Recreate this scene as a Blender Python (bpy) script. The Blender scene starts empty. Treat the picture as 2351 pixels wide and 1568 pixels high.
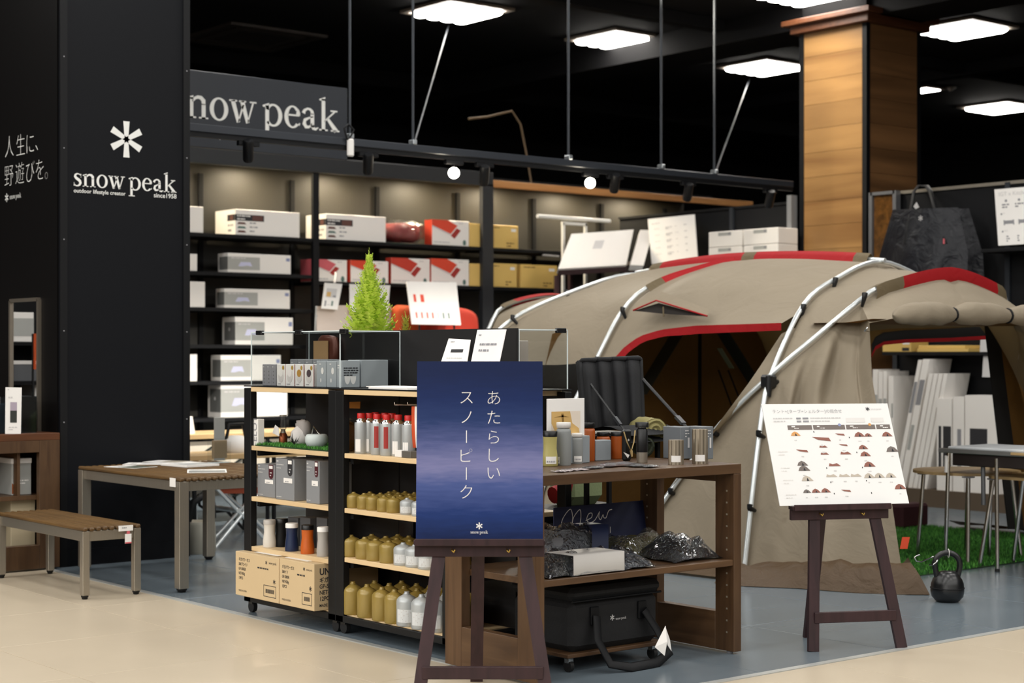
import bpy, bmesh, math, random
from mathutils import Vector, Matrix, noise
random.seed(7)
S = bpy.context.scene
COL = S.collection
# ------------------------------------------------------------------ camera, world, exposure
F, CX, HY, EYE = 3873.0, 1175.5, 812.0, 1.4          # focal length in px, horizon row, eye height
YAW = math.atan2(.634, .773)
c_, s_ = math.cos(YAW), math.sin(YAW)
cam = bpy.data.objects.new('camera', bpy.data.cameras.new('camera')); COL.objects.link(cam)
cam.location = (0, 0, EYE); cam.rotation_euler = (math.pi/2, 0, -YAW)
cam.data.sensor_width = 36; cam.data.lens = F/2351*36; cam.data.shift_y = 28/2351
cam.data.dof.use_dof = True; cam.data.dof.focus_distance = 8.1; cam.data.dof.aperture_fstop = 2.9
S.camera = cam
W_ = bpy.data.worlds.new('world'); S.world = W_; W_.use_nodes = True
W_.node_tree.nodes['Background'].inputs[0].default_value = (.9, .95, 1, 1)
W_.node_tree.nodes['Background'].inputs[1].default_value = .022
S.view_settings.view_transform = 'Standard'; S.view_settings.look = 'None'
S.view_settings.exposure = 0.22; S.view_settings.gamma = 1; S.view_settings.use_curve_mapping = False
S.cycles.use_denoising = True
S.cycles.max_bounces = 8; S.cycles.transparent_max_bounces = 24
S.cycles.sample_clamp_indirect = 6
CEIL = 5.0
LAMP = 17.0                                           # radiance of the ceiling luminaires
def area(name, loc, sx, sy, watts, rot=(0, 0, 0), col=(1, .96, .9)):
    l = bpy.data.lights.new(name, 'AREA'); l.shape = 'RECTANGLE'; l.size = sx; l.size_y = sy; l.energy = watts; l.color = col
    o = bpy.data.objects.new(name, l); o.location = loc; o.rotation_euler = rot; COL.objects.link(o); return o
# rows of ceiling luminaires over the walkways and behind the viewer (outside the picture)
for ix in range(-2, 6):
    for iy in range(-1, 6):
        x, y = .8 + ix*2.2, -.1 + iy*2.52
        if iy > 3 and x > 11 or (iy == 4 and ix == 5): continue
        area('ceiling_lamp', (x, y, CEIL-.05), .72, .72, LAMP*math.pi*.52, col=(1, .975, .93))
# long rows of the same luminaires farther along the two walkways
for i in range(4): area('ceiling_lamp_row', (-6.5-2.6*i, 5, CEIL-.05), .7, 22, LAMP*46, col=(1, .975, .93))
for i in range(3): area('ceiling_lamp_row', (4, -5.5-2.6*i, CEIL-.05), 20, .7, LAMP*12, col=(1, .975, .93))
# ------------------------------------------------------------------ pixel helpers (rays from the viewpoint met with planes of the room)
def W(px, py, d):
    k = (px-CX)/F; x = k*d
    return Vector((c_*x+s_*d, -s_*x+c_*d, EYE-(py-HY)/F*d))
def oZ(px, py, z=0.): return W(px, py, (EYE-z)*F/(py-HY))
def oX(px, py, X): return W(px, py, X/(s_+c_*(px-CX)/F))
def oY(px, py, Y): return W(px, py, Y/(c_-s_*(px-CX)/F))
def P(p):
    d = s_*p[0]+c_*p[1]; x = c_*p[0]-s_*p[1]
    return (CX+F*x/d, HY+(EYE-p[2])*F/d)
V = Vector
# ------------------------------------------------------------------ materials
def lin(h):
    if not isinstance(h, str): return tuple(h)+(1,)
    h = h.lstrip('#'); o = []
    for i in (0, 2, 4):
        v = int(h[i:i+2], 16)/255
        o.append(v/12.92 if v <= .04045 else ((v+.055)/1.055)**2.4)
    return tuple(o)+(1,)
_mc = {}
def mat(name, col, rough=.5, metal=0., var=.06, vs=6., bump=0., bs=60., spec=.5, coat=0., stretch=(1, 1, 1), bd=.01):
    if name in _mc: return _mc[name]
    m = bpy.data.materials.new(name); m.use_nodes = True; _mc[name] = m
    nt = m.node_tree; b = nt.nodes['Principled BSDF']; L = nt.links
    col = lin(col)
    b.inputs['Roughness'].default_value = rough; b.inputs['Metallic'].default_value = metal
    b.inputs['Specular IOR Level'].default_value = spec
    if coat: b.inputs['Coat Weight'].default_value = coat; b.inputs['Coat Roughness'].default_value = .12
    tc = nt.nodes.new('ShaderNodeTexCoord'); mp = nt.nodes.new('ShaderNodeMapping'); mp.inputs['Scale'].default_value = stretch
    L.new(tc.outputs['Object'], mp.inputs[0])
    n = nt.nodes.new('ShaderNodeTexNoise'); n.inputs['Scale'].default_value = vs; n.inputs['Detail'].default_value = 5
    L.new(mp.outputs[0], n.inputs[0])
    mx = nt.nodes.new('ShaderNodeMix'); mx.data_type = 'RGBA'
    mx.inputs[6].default_value = tuple(max(0, v*(1-var)) for v in col[:3])+(1,)
    mx.inputs[7].default_value = tuple(min(1, v*(1+var)) for v in col[:3])+(1,)
    L.new(n.outputs[0], mx.inputs[0]); L.new(mx.outputs[2], b.inputs['Base Color'])
    if bump:
        n2 = nt.nodes.new('ShaderNodeTexNoise'); n2.inputs['Scale'].default_value = bs; n2.inputs['Detail'].default_value = 4
        L.new(mp.outputs[0], n2.inputs[0])
        bp = nt.nodes.new('ShaderNodeBump'); bp.inputs['Strength'].default_value = bump; bp.inputs['Distance'].default_value = bd; n2.inputs['Distortion'].default_value = 1.2 if bd > .02 else 0
        L.new(n2.outputs[0], bp.inputs['Height']); L.new(bp.outputs[0], b.inputs['Normal'])
    return m
def wood(name, c1, c2, axis=0, sc=5., rough=.45, bump=.05, spec=.4, ring=3.):
    if name in _mc: return _mc[name]
    m = mat(name, c1, rough=rough, var=0, spec=spec); nt = m.node_tree; b = nt.nodes['Principled BSDF']; L = nt.links
    tc = nt.nodes.new('ShaderNodeTexCoord'); mp = nt.nodes.new('ShaderNodeMapping')
    st = [sc*4]*3; st[axis] = sc*.35; mp.inputs['Scale'].default_value = st
    L.new(tc.outputs['Object'], mp.inputs[0])
    n = nt.nodes.new('ShaderNodeTexNoise'); n.inputs['Scale'].default_value = 1; n.inputs['Detail'].default_value = 7; n.inputs['Distortion'].default_value = .6
    L.new(mp.outputs[0], n.inputs[0])
    oi = nt.nodes.new('ShaderNodeObjectInfo')
    r = nt.nodes.new('ShaderNodeValToRGB'); r.color_ramp.elements[0].position = .3; r.color_ramp.elements[1].position = .7
    r.color_ramp.elements[0].color = lin(c1); r.color_ramp.elements[1].color = lin(c2)
    L.new(n.outputs[0], r.inputs[0])
    hs = nt.nodes.new('ShaderNodeHueSaturation'); ma = nt.nodes.new('ShaderNodeMapRange'); ma.inputs[3].default_value = .88; ma.inputs[4].default_value = 1.1
    L.new(oi.outputs['Random'], ma.inputs[0]); L.new(ma.outputs[0], hs.inputs['Value'])
    L.new(r.outputs[0], hs.inputs['Color']); L.new(hs.outputs[0], b.inputs['Base Color'])
    bp = nt.nodes.new('ShaderNodeBump'); bp.inputs['Strength'].default_value = bump; bp.inputs['Distance'].default_value = .004
    L.new(n.outputs[0], bp.inputs['Height']); L.new(bp.outputs[0], b.inputs['Normal'])
    return m
def emit(name, col, st):
    if name in _mc: return _mc[name]
    m = bpy.data.materials.new(name); m.use_nodes = True; _mc[name] = m
    b = m.node_tree.nodes['Principled BSDF']
    b.inputs['Base Color'].default_value = (.8, .8, .8, 1)
    b.inputs['Emission Color'].default_value = lin(col); b.inputs['Emission Strength'].default_value = st
    return m
def clear(name, tint='#f4f8f8', refl=1.0, rough=.02, bump=0., bs=30., base=.04):
    """thin clear sheet: what it does not mirror passes straight through"""
    if name in _mc: return _mc[name]
    m = bpy.data.materials.new(name); m.use_nodes = True; _mc[name] = m
    nt = m.node_tree; L = nt.links; nt.nodes.remove(nt.nodes['Principled BSDF']); out = nt.nodes['Material Output']
    t = nt.nodes.new('ShaderNodeBsdfTransparent'); t.inputs[0].default_value = lin(tint)
    g = nt.nodes.new('ShaderNodeBsdfGlossy'); g.inputs['Roughness'].default_value = rough
    fr = nt.nodes.new('ShaderNodeLayerWeight'); fr.inputs[0].default_value = .5
    pw_ = nt.nodes.new('ShaderNodeMath'); pw_.operation = 'POWER'; pw_.inputs[1].default_value = 4.; L.new(fr.outputs['Facing'], pw_.inputs[0])
    mu = nt.nodes.new('ShaderNodeMath'); mu.operation = 'MULTIPLY_ADD'; mu.inputs[1].default_value = .8*refl; mu.inputs[2].default_value = base; mu.use_clamp = True
    L.new(pw_.outputs[0], mu.inputs[0])
    mx = nt.nodes.new('ShaderNodeMixShader'); L.new(mu.outputs[0], mx.inputs[0]); L.new(t.outputs[0], mx.inputs[1]); L.new(g.outputs[0], mx.inputs[2])
    L.new(mx.outputs[0], out.inputs[0])
    if bump:
        tc = nt.nodes.new('ShaderNodeTexCoord'); n = nt.nodes.new('ShaderNodeTexNoise'); n.inputs['Scale'].default_value = bs; n.inputs['Detail'].default_value = 3; n.inputs['Distortion'].default_value = 1.5
        L.new(tc.outputs['Object'], n.inputs[0])
        bp = nt.nodes.new('ShaderNodeBump'); bp.inputs['Strength'].default_value = bump; bp.inputs['Distance'].default_value = .03
        L.new(n.outputs[0], bp.inputs['Height']); L.new(bp.outputs[0], g.inputs['Normal']); L.new(bp.outputs[0], fr.inputs['Normal'])
    return m
# ------------------------------------------------------------------ mesh builder
class MB:
    def __init__(s): s.v = []; s.f = []; s.m = []; s.s = []
    def add(s, vs, fs, mi=0, sm=False):
        o = len(s.v); s.v += [tuple(v) for v in vs]
        for f in fs: s.f.append([i+o for i in f]); s.m.append(mi); s.s.append(sm)
        return s
    def box(s, x0, x1, y0, y1, z0, z1, mi=0, b=0.):
        if x1 < x0: x0, x1 = x1, x0
        if y1 < y0: y0, y1 = y1, y0
        if z1 < z0: z0, z1 = z1, z0
        if b <= 0:
            vs = [(x, y, z) for x in (x0, x1) for y in (y0, y1) for z in (z0, z1)]
            return s.add(vs, [(0, 1, 3, 2), (4, 6, 7, 5), (0, 4, 5, 1), (2, 3, 7, 6), (0, 2, 6, 4), (1, 5, 7, 3)], mi)
        b = min(b, (x1-x0)*.45, (y1-y0)*.45, (z1-z0)*.45)
        vs = []; idx = {}
        for i, x in enumerate((x0, x1)):
            for j, y in enumerate((y0, y1)):
                for k, z in enumerate((z0, z1)):
                    dx, dy, dz = (b, -b)[i], (b, -b)[j], (b, -b)[k]
                    for a, p in enumerate(((x, y+dy, z+dz), (x+dx, y, z+dz), (x+dx, y+dy, z))):
                        idx[i, j, k, a] = len(vs); vs.append(p)
        I = idx; fs = []
        q = ((0, 0), (0, 1), (1, 1), (1, 0))
        for i in (0, 1):
            fs.append([I[(i,)+t+(0,)] for t in q]); fs.append([I[t[0], i, t[1], 1] for t in q]); fs.append([I[t+(i, 2)] for t in q])
        for i in (0, 1):
            for j in (0, 1):
                fs.append([I[i, j, 0, 0], I[i, j, 1, 0], I[i, j, 1, 1], I[i, j, 0, 1]])
                fs.append([I[i, 0, j, 0], I[i, 1, j, 0], I[i, 1, j, 2], I[i, 0, j, 2]])
                fs.append([I[0, i, j, 1], I[1, i, j, 1], I[1, i, j, 2], I[0, i, j, 2]])
                for k in (0, 1): fs.append([I[i, j, k, 0], I[i, j, k, 1], I[i, j, k, 2]])
        return s.add(vs, fs, mi)
    def bar(s, p, q, w, h, mi=0, up=(0, 0, 1)):
        p, q = V(p), V(q); d = (q-p).normalized(); u = V(up)
        if abs(d.dot(u)) > .98: u = V((1, 0, 0))
        a = d.cross(u).normalized()*w/2; e = a.cross(d).normalized()*h/2
        vs = [p-a-e, p+a-e, p+a+e, p-a+e, q-a-e, q+a-e, q+a+e, q-a+e]
        return s.add(vs, [(0, 3, 2, 1), (4, 5, 6, 7), (0, 1, 5, 4), (1, 2, 6, 5), (2, 3, 7, 6), (3, 0, 4, 7)], mi)
    def tube(s, pts, r, n=8, mi=0, closed=False, flat=1., up=(0, 0, 1)):
        pts = [V(p) for p in pts]; N = len(pts); vs = []; fs = []
        rs = r if isinstance(r, (list, tuple)) else [r]*N
        ref = None
        for i, p in enumerate(pts):
            a = pts[(i-1) % N] if (closed or i) else p; b = pts[(i+1) % N] if (closed or i < N-1) else p
            t = (b-a).normalized()
            if ref is None:
                u = V(up); u = u if abs(t.dot(u)) < .95 else V((1, 0, 0)); ref = (u-t*u.dot(t)).normalized()
            else: ref = (ref-t*ref.dot(t)).normalized()
            o = t.cross(ref)
            for j in range(n):
                an = 2*math.pi*j/n; vs.append(p+(ref*math.cos(an)*flat+o*math.sin(an))*rs[i])
        M = N if closed else N-1
        for i in range(M):
            for j in range(n):
                k = (i+1) % N; fs.append((i*n+j, i*n+(j+1) % n, k*n+(j+1) % n, k*n+j))
        s.add(vs, fs, mi, True)
        if not closed: s.add([vs[j] for j in range(n)], [list(range(n))[::-1]], mi); s.add(vs[-n:], [list(range(n))], mi)
        return s
    def lathe(s, prof, c=(0, 0, 0), n=20, mi=0, sm=True):
        vs = []; fs = []
        for r, z in prof:
            for j in range(n):
                a = 2*math.pi*j/n; vs.append((c[0]+r*math.cos(a), c[1]+r*math.sin(a), c[2]+z))
        for i in range(len(prof)-1):
            for j in range(n): fs.append((i*n+j, i*n+(j+1) % n, (i+1)*n+(j+1) % n, (i+1)*n+j))
        s.add(vs, fs, mi, sm)
        s.add(vs[:n], [list(range(n))[::-1]], mi); s.add(vs[-n:], [list(range(n))], mi)
        return s
    def poly(s, pts, thick, mi=0):
        """a flat outline given thickness along a vector"""
        pts = [V(p) for p in pts]; t = V(thick); n = len(pts)
        s.add(pts+[p+t for p in pts], [list(range(n)), list(range(n, 2*n))[::-1]]+[(i, i+n, (i+1) % n+n, (i+1) % n) for i in range(n)], mi)
        return s
    def grid(s, rows, mi=0, sm=True, thick=None):
        R = len(rows); C = len(rows[0]); vs = [p for r in rows for p in r]
        fs = [(i*C+j, i*C+j+1, (i+1)*C+j+1, (i+1)*C+j) for i in range(R-1) for j in range(C-1)]
        return s.add(vs, fs, mi, sm)
    def xf(s, M):
        s.v = [tuple(M @ V(v)) for v in s.v]; return s
    def mesh(s, name, mats):
        me = bpy.data.meshes.new(name); me.from_pydata(s.v, [], s.f)
        for m in (mats if isinstance(mats, (list, tuple)) else [mats]): me.materials.append(m)
        me.polygons.foreach_set('material_index', s.m); me.polygons.foreach_set('use_smooth', s.s)
        bm = bmesh.new(); bm.from_mesh(me); bmesh.ops.recalc_face_normals(bm, faces=bm.faces[:]); bm.to_mesh(me); bm.free()
        me.update(); return me
def put(name, mesh, parent=None, loc=(0, 0, 0), rot=(0, 0, 0), label=None):
    o = bpy.data.objects.new(name, mesh); COL.objects.link(o); o.location = loc; o.rotation_euler = rot
    if parent: o.parent = parent
    if label: o['label'] = label
    return o
def part(name, mb, mats, parent, label=None, stuff=False):
    """geometry given in the room's coordinates, parented to a thing without moving it"""
    o = put(name, None or mb.mesh(name, mats), parent, label=label)
    if parent is not None:
        p, M = parent, Matrix()
        while p: M = p.matrix_basis @ M if p is parent else p.matrix_basis @ M; p = p.parent
        o.data.transform(M.inverted())
    if stuff or name in ('print', 'label'): o['kind'] = 'stuff'
    return o
def lpart(name, mb, mats, parent, label=None):       # geometry already in the thing's own coordinates
    o = put(name, mb.mesh(name, mats), parent, label=label)
    if name == 'print': o['kind'] = 'stuff'
    return o
def thing(name, label, cat, loc=(0, 0, 0), rz=0., group=None):
    o = bpy.data.objects.new(name, None); COL.objects.link(o); o.empty_display_size = .05
    o.location = loc; o.rotation_euler = (0, 0, rz); o['label'] = label; o['category'] = cat
    if group: o['group'] = group
    return o
def solo(name, label, cat, mb, mats, group=None):
    o = put(name, mb.mesh(name, mats)); o['label'] = label; o['category'] = cat
    if group: o['group'] = group
    return o
def struct(name, mb, mats, parent=None):
    o = part(name, mb, mats, parent)
    if parent is None: o['kind'] = 'structure'
    return o
def dup(root, loc, rz=None, label=None, group=None):
    def cp(o, par):
        c = o.copy(); COL.objects.link(c); c.parent = par
        for ch in o.children: cp(ch, c)
        return c
    r = cp(root, None); r.location = loc
    if rz is not None: r.rotation_euler = (0, 0, rz)
    if label: r['label'] = label
    if group: r['group'] = group
    return r
# ------------------------------------------------------------------ printing and lettering
class Fr:
    """a flat printable face: origin, right and up vectors (unit), normal towards the viewer"""
    def __init__(s, o, u, v):
        s.o = V(o); s.u = V(u).normalized(); s.v = V(v).normalized(); s.n = s.u.cross(s.v).normalized()
    def at(s, a, b, h=.0012): return s.o+s.u*a+s.v*b+s.n*h
    def rect(s, mb, a0, b0, a1, b1, mi=0, h=.0012): return mb.add([s.at(a0, b0, h), s.at(a1, b0, h), s.at(a1, b1, h), s.at(a0, b1, h)], [(0, 1, 2, 3)], mi)
    def shape(s, mb, pts, mi=0, h=.0012): return mb.add([s.at(a, b, h) for a, b in pts], [list(range(len(pts)))], mi)
    def put2d(s, mb, vf, a, b, sc, mi=0, h=.0016, sx=1.): return mb.add([s.at(a+x*sc*sx, b+y*sc, h) for x, y in vf[0]], vf[1], mi)
    def lines(s, mb, a0, b0, w, n, pitch, th, mi=0, seed=1, h=.0014, gaps=True):
        """rows of print too small to read: broken dashes"""
        rnd = random.Random(seed)
        for i in range(n):
            x = a0; end = a0+w*(1 if i < n-1 else .6)
            while x < end-th:
                l = min(end-x, th*rnd.uniform(.8, 3.2)); s.rect(mb, x, b0-i*pitch, x+l, b0-i*pitch+th, mi, h); x += l+th*rnd.uniform(.3, .8)
_tc = {}
def glyphs(txt, off=0.):
    """the builtin lettering as flat outlines, 1 unit = the body height"""
    k = (txt, off)
    if k in _tc: return _tc[k]
    cu = bpy.data.curves.new('t', 'FONT'); cu.body = txt; cu.size = 1; cu.offset = off; cu.resolution_u = 3
    o = bpy.data.objects.new('t', cu); COL.objects.link(o)
    me = o.to_mesh(); r = ([(v.co.x, v.co.y) for v in me.vertices], [list(p.vertices) for p in me.polygons])
    o.to_mesh_clear(); bpy.data.objects.remove(o); bpy.data.curves.remove(cu)
    _tc[k] = r; return r
def span(vf):
    xs = [p[0] for p in vf[0]] or [0]; ys = [p[1] for p in vf[0]] or [0]
    return min(xs), max(xs), min(ys), max(ys)
def centred(vf):
    a, b, c, d = span(vf); return ([(x-(a+b)/2, y-(c+d)/2) for x, y in vf[0]], vf[1])
def ribbon(pts, ws):
    vs = []; fs = []
    n = len(pts)
    for i, (x, y) in enumerate(pts):
        a = pts[max(0, i-1)]; b = pts[min(n-1, i+1)]; dx, dy = b[0]-a[0], b[1]-a[1]; l = math.hypot(dx, dy) or 1
        w = ws[i] if isinstance(ws, (list, tuple)) else ws
        vs += [(x-dy/l*w/2, y+dx/l*w/2), (x+dy/l*w/2, y-dx/l*w/2)]
    for i in range(n-1): fs.append([2*i, 2*i+1, 2*i+3, 2*i+2])
    return vs, fs
def join2d(items):
    vs = []; fs = []
    for v, f in items:
        o = len(vs); vs += v; fs += [[i+o for i in q] for q in f]
    return vs, fs
def rc(x0, y0, x1, y1): return ([(x0, y0), (x1, y0), (x1, y1), (x0, y1)], [[0, 1, 2, 3]])
def pl(*pts): return (list(pts), [list(range(len(pts)))])
def ring(cx, cy, rx, ry, ix, iy, a0=0, a1=360, n=28, tilt=0):
    vs = []; fs = []
    for i in range(n+1):
        a = math.radians(a0+(a1-a0)*i/n); t = math.radians(tilt)
        vs += [(cx+rx*math.cos(a), cy+ry*math.sin(a)), (cx+ix*math.cos(a+t), cy+iy*math.sin(a+t))]
    for i in range(n): fs.append([2*i, 2*i+1, 2*i+3, 2*i+2])
    return vs, fs
def serif_letters():
    T = .2                                             # stem
    g = {}
    g['o'] = (1.0, [ring(.5, .5, .47, .52, .26, .44)])
    g['n'] = (1.08, [rc(.12, 0, .12+T, .9), pl((.0, .9), (.32, 1.0), (.32, .82), (.02, .82)), rc(0, 0, .46, .07), rc(.6, 0, 1.06, .07), rc(.73, 0, .93, .66),
                    ribbon([(.28, .72), (.4, .88), (.55, .94), (.7, .92), (.82, .8), (.83, .62)], [.06, .13, .15, .18, .21, .2])])
    g['s'] = (.78, [ribbon([(.64, .72), (.6, .86), (.48, .95), (.33, .96), (.2, .88), (.17, .75), (.26, .63), (.42, .53), (.56, .42), (.61, .28), (.54, .12), (.4, .04), (.24, .04), (.13, .13), (.09, .28)],
                           [.06, .06, .08, .11, .16, .2, .22, .23, .22, .2, .16, .11, .09, .07, .06]), pl((.58, .95), (.67, .97), (.67, .68), (.61, .68)), pl((.06, .3), (.12, .3), (.13, .02), (.06, .02))])
    g['w'] = (1.42, [ribbon([(.18, .97), (.47, .0)], [.22, .17]), ribbon([(.47, .02), (.72, .8)], [.06, .1]), ribbon([(.66, .97), (.95, .0)], [.22, .17]), ribbon([(.95, .02), (1.23, .95)], [.06, .09]),
                     rc(0, .92, .4, .99), rc(.5, .92, .86, .99), rc(1.06, .92, 1.4, .99)])
    g['p'] = (1.1, [rc(.14, -.45, .14+T, .9), pl((.0, .9), (.34, 1.02), (.34, .82), (.02, .82)), rc(0, -.5, .52, -.43), ring(.56, .48, .48, .52, .27, .43, -140, 150, 24)])
    g['e'] = (.9, [ring(.47, .5, .44, .52, .23, .44, 40, 320, 26), ribbon([(.8, .14), (.86, .24)], [.12, .04]), rc(.2, .54, .82, .62), pl((.66, .62), (.87, .56), (.88, .7), (.8, .88), (.72, .84), (.68, .74))])
    g['a'] = (.98, [rc(.52, .1, .72, .74), ribbon([(.14, .72), (.2, .86), (.36, .95), (.5, .93), (.6, .84), (.63, .7)], [.2, .14, .1, .12, .16, .19]), ribbon([(.66, .6), (.42, .52), (.22, .42), (.18, .24), (.28, .1), (.42, .1), (.56, .2), (.6, .3)], [.05, .09, .16, .2, .17, .12, .07, .05]),
                    ribbon([(.62, .2), (.68, .06), (.8, .03), (.95, .12)], [.18, .16, .12, .04])])
    g['k'] = (1.12, [rc(.13, 0, .13+T, 1.48), pl((.0, 1.46), (.33, 1.58), (.33, 1.4), (.02, 1.4)), rc(0, 0, .47, .07), ribbon([(.28, .44), (.86, .93)], [.06, .08]), ribbon([(.46, .58), (.94, .02)], [.14, .24]), rc(.62, .92, 1.0, .99), rc(.64, 0, 1.12, .07)])
    return g
_SL = serif_letters()
def serif(txt, sp=.02):
    items = []; x = 0
    for ch in txt:
        if ch == ' ': x += .28; continue
        w, sh = _SL[ch]
        for v, f in sh: items.append(([(p[0]+x, p[1]) for p in v], f))
        x += w+sp
    v, f = join2d(items); return ([(p[0]/x, p[1]/x) for p in v], f)         # normalised to width 1
def star2d():
    it = []
    for k in range(6):
        a = math.radians(90+60*k); ca, sa = math.cos(a), math.sin(a)
        pts = [(-.11, 0), (-.19, 1), (.19, 1), (.11, 0)]
        # widths across the arm, flaring outwards
        it.append(pl(*[(ca*q-sa*p, sa*q+ca*p) for p, q in pts]))
    v, f = join2d(it); return ([(x/2, y/2) for x, y in v], f)               # normalised to height 1
STAR = star2d(); WORDMARK = serif('snow peak')
# ================================================================== materials in use
black = mat('black_paint', '#0b0c0f', .55, spec=.25); blackm = mat('black_metal', '#17181b', .4, .3); void = mat('black_matte', '#08080a', .8, spec=.2)
white = mat('white_card', '#efece8', .5, var=.02); whitep = mat('white_paint', '#f2f2ee', .5, var=.02); boardw = mat('matt_board', '#e6e5e3', .55, var=.01)
ink = mat('grey_ink', '#8c8c90', .7); inkd = mat('dark_ink', '#26262a', .7); inkl = mat('pale_ink', '#c9c7c6', .7)
steel = mat('brushed_steel', '#a59d90', .34, .72, var=.1, stretch=(30, 30, 1)); chrome = mat('chrome', '#d8d8d6', .16, 1., var=.02)
alu = mat('aluminium_pole', '#e4eaec', .25, .6, var=.03)
rubber = mat('black_rubber', '#0c0c0d', .7); blackp = mat('black_plastic', '#0d0e10', .35)
beech = wood('beech_board', '#d6b88c', '#e2c79c', 1, 4); brownw = wood('walnut_board', '#483220', '#5e452e', 2, 6, rough=.42); brownh = wood('walnut_board_along', '#483220', '#5e452e', 0, 6, rough=.42)
darkw = wood('stained_wood', '#2a191c', '#3a2427', 2, 7, rough=.5); slatw = wood('teak_slat', '#4c3822', '#73562f', 1, 6, rough=.5)
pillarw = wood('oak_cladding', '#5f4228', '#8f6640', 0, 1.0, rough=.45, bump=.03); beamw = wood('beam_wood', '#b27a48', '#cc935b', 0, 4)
bamboo = wood('bamboo_board', '#b89a6c', '#c7a97c', 0, 4, rough=.4)
acry = clear('acrylic', '#fafbfb', 1.0, .02, base=.025); acrye = mat('acrylic_edge', '#dfe9ea', .15, var=.02)  # edge colour is whitish to paint in the light acrylic edges catch
wrapm = clear('plastic_wrap', '#f2f4f6', 1.5, .12, bump=.9, bs=22, base=.06)
silverp = mat('silver_can', '#b4b8b9', .36, .3, var=.04); goldp = mat('gold_can', '#97803e', .33, .12, var=.05, coat=.3); redp = mat('red_plastic', '#c31d1a', .4)
wrapm2 = clear('glossy_wrap', '#e6eaee', 2.2, .07, bump=1., bs=34, base=.1)
greyb = mat('grey_box', '#7f8285', .6, var=.03); greyd = mat('dark_grey_box', '#56585c', .6, var=.03); greyl = mat('pale_grey_print', '#a9aaa6', .6)
whiteb = mat('white_box', '#efebe6', .55, var=.015); kraft = mat('kraft_card', '#cdb48c', .65, var=.03); goldb = mat('yellow_card', '#dcb969', .6, var=.03)
redo = mat('orange_red_print', '#d8452a', .55); redd = mat('dark_red_print', '#a02c25', .55); pinkr = mat('rose_print', '#d0616a', .55)
inkbr = mat('brown_ink', '#5e3a32', .6); inkgn = mat('green_ink', '#54726a', .6); inkbl = mat('blue_ink', '#8a93b8', .6); lav = mat('lavender_print', '#c9cbe6', .6)
tanp = mat('tan_print', '#cfa968', .6); tanpd = mat('brown_print', '#7d5a2c', .6)
M_orange = mat('orange_enamel', '#c05a14', .4); M_navy = mat('navy_enamel', '#17284a', .35); M_khaki = mat('khaki_enamel', '#b7ad6c', .45)
# ================================================================== floor: beige walkway, grey shop floor, metal edge
beige_t = mat('beige_tile', '#c4b6a0', .3, var=.05, vs=3, bump=.02, bs=4, spec=.45)
grey_t = mat('grey_tile', '#69747c', .24, var=.12, vs=2.2, bump=.03, bs=3, spec=.5, stretch=(.4, 2.2, 1))
grout = mat('floor_joint', '#453c33', .8)
EX, EY = 4.62, 5.01
fl = struct('floor', MB().box(-17, 26, -14, 24, -.06, -.006), grout)
def inview(x0, x1, y0, y1):
    for i in range(4):
        for j in range(4):
            q = (x0+(x1-x0)*i/3, y0+(y1-y0)*j/3, 0)
            if s_*q[0]+c_*q[1] > 1.5:
                p = P(q)
                if -150 < p[0] < 2500 and p[1] < 1720: return True
    return False
def tiles(x0, x1, y0, y1, sx, sy, ox, oy, m, cut=None):
    ms = {}
    i = math.floor((x0-ox)/sx)
    while ox+i*sx < x1:
        j = math.floor((y0-oy)/sy)
        while oy+j*sy < y1:
            a, b = max(x0, ox+i*sx), min(x1, ox+(i+1)*sx); c, d = max(y0, oy+j*sy), min(y1, oy+(j+1)*sy)
            j += 1
            if b-a < .02 or d-c < .02 or not inview(a, b, c, d): continue
            k = (round(b-a, 3), round(d-c, 3), m.name)
            if k not in ms: ms[k] = MB().box(-(b-a)/2+.002, (b-a)/2-.002, -(d-c)/2+.002, (d-c)/2-.002, -.006, 0, 0, .0008).mesh('floor_tile', m)
            put('floor_tile', ms[k], fl, ((a+b)/2, (c+d)/2, 0))
        i += 1
tiles(-4, EX-.022, 1, 16, .92, .92, 5.94, .4, beige_t); tiles(EX-.022, 16, -2, EY-.022, .92, .92, 5.94, .43, beige_t)
tiles(EX+.022, 14, EY+.022, 19, .9, .9, EX+.022, EY+.022, grey_t)
edge = mat('metal_floor_edge', '#d3d6d4', .3, .5)
struct('trim_1', MB().box(EX-.02, EX+.02, EY-.02, 16, -.006, .003), edge); struct('trim_2', MB().box(EX+.02, 16, EY-.02, EY+.02, -.006, .003), edge)
# ================================================================== shell
struct('ceiling', MB().box(-17, 26, -14, 24, CEIL, CEIL+.1), void)
for i, (x0, x1, y0, y1, h) in enumerate([(-2, 24, 12.6, 12.75, .12), (-2, 24, 17.6, 17.8, .2), (13.3, 13.98, 5, 22, .26), (17.6, 17.8, 5, 22, .14)]):
    struct('trim_%d' % (3+i), MB().box(x0, x1, y0, y1, CEIL-h, CEIL), void)
struct('wall_back', MB().box(-17, 26, 20, 20.1, 0, CEIL), void); struct('wall_right', MB().box(24, 24.1, -14, 20, 0, CEIL), void)
struct('wall_left', MB().box(-17.1, -17, -14, 20, 0, CEIL), mat('pale_wall', '#b8b2a8', .8)); struct('wall_front', MB().box(-17, 24, -14.1, -14, 0, CEIL), mat('pale_wall', '#b8b2a8', .8))
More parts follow.
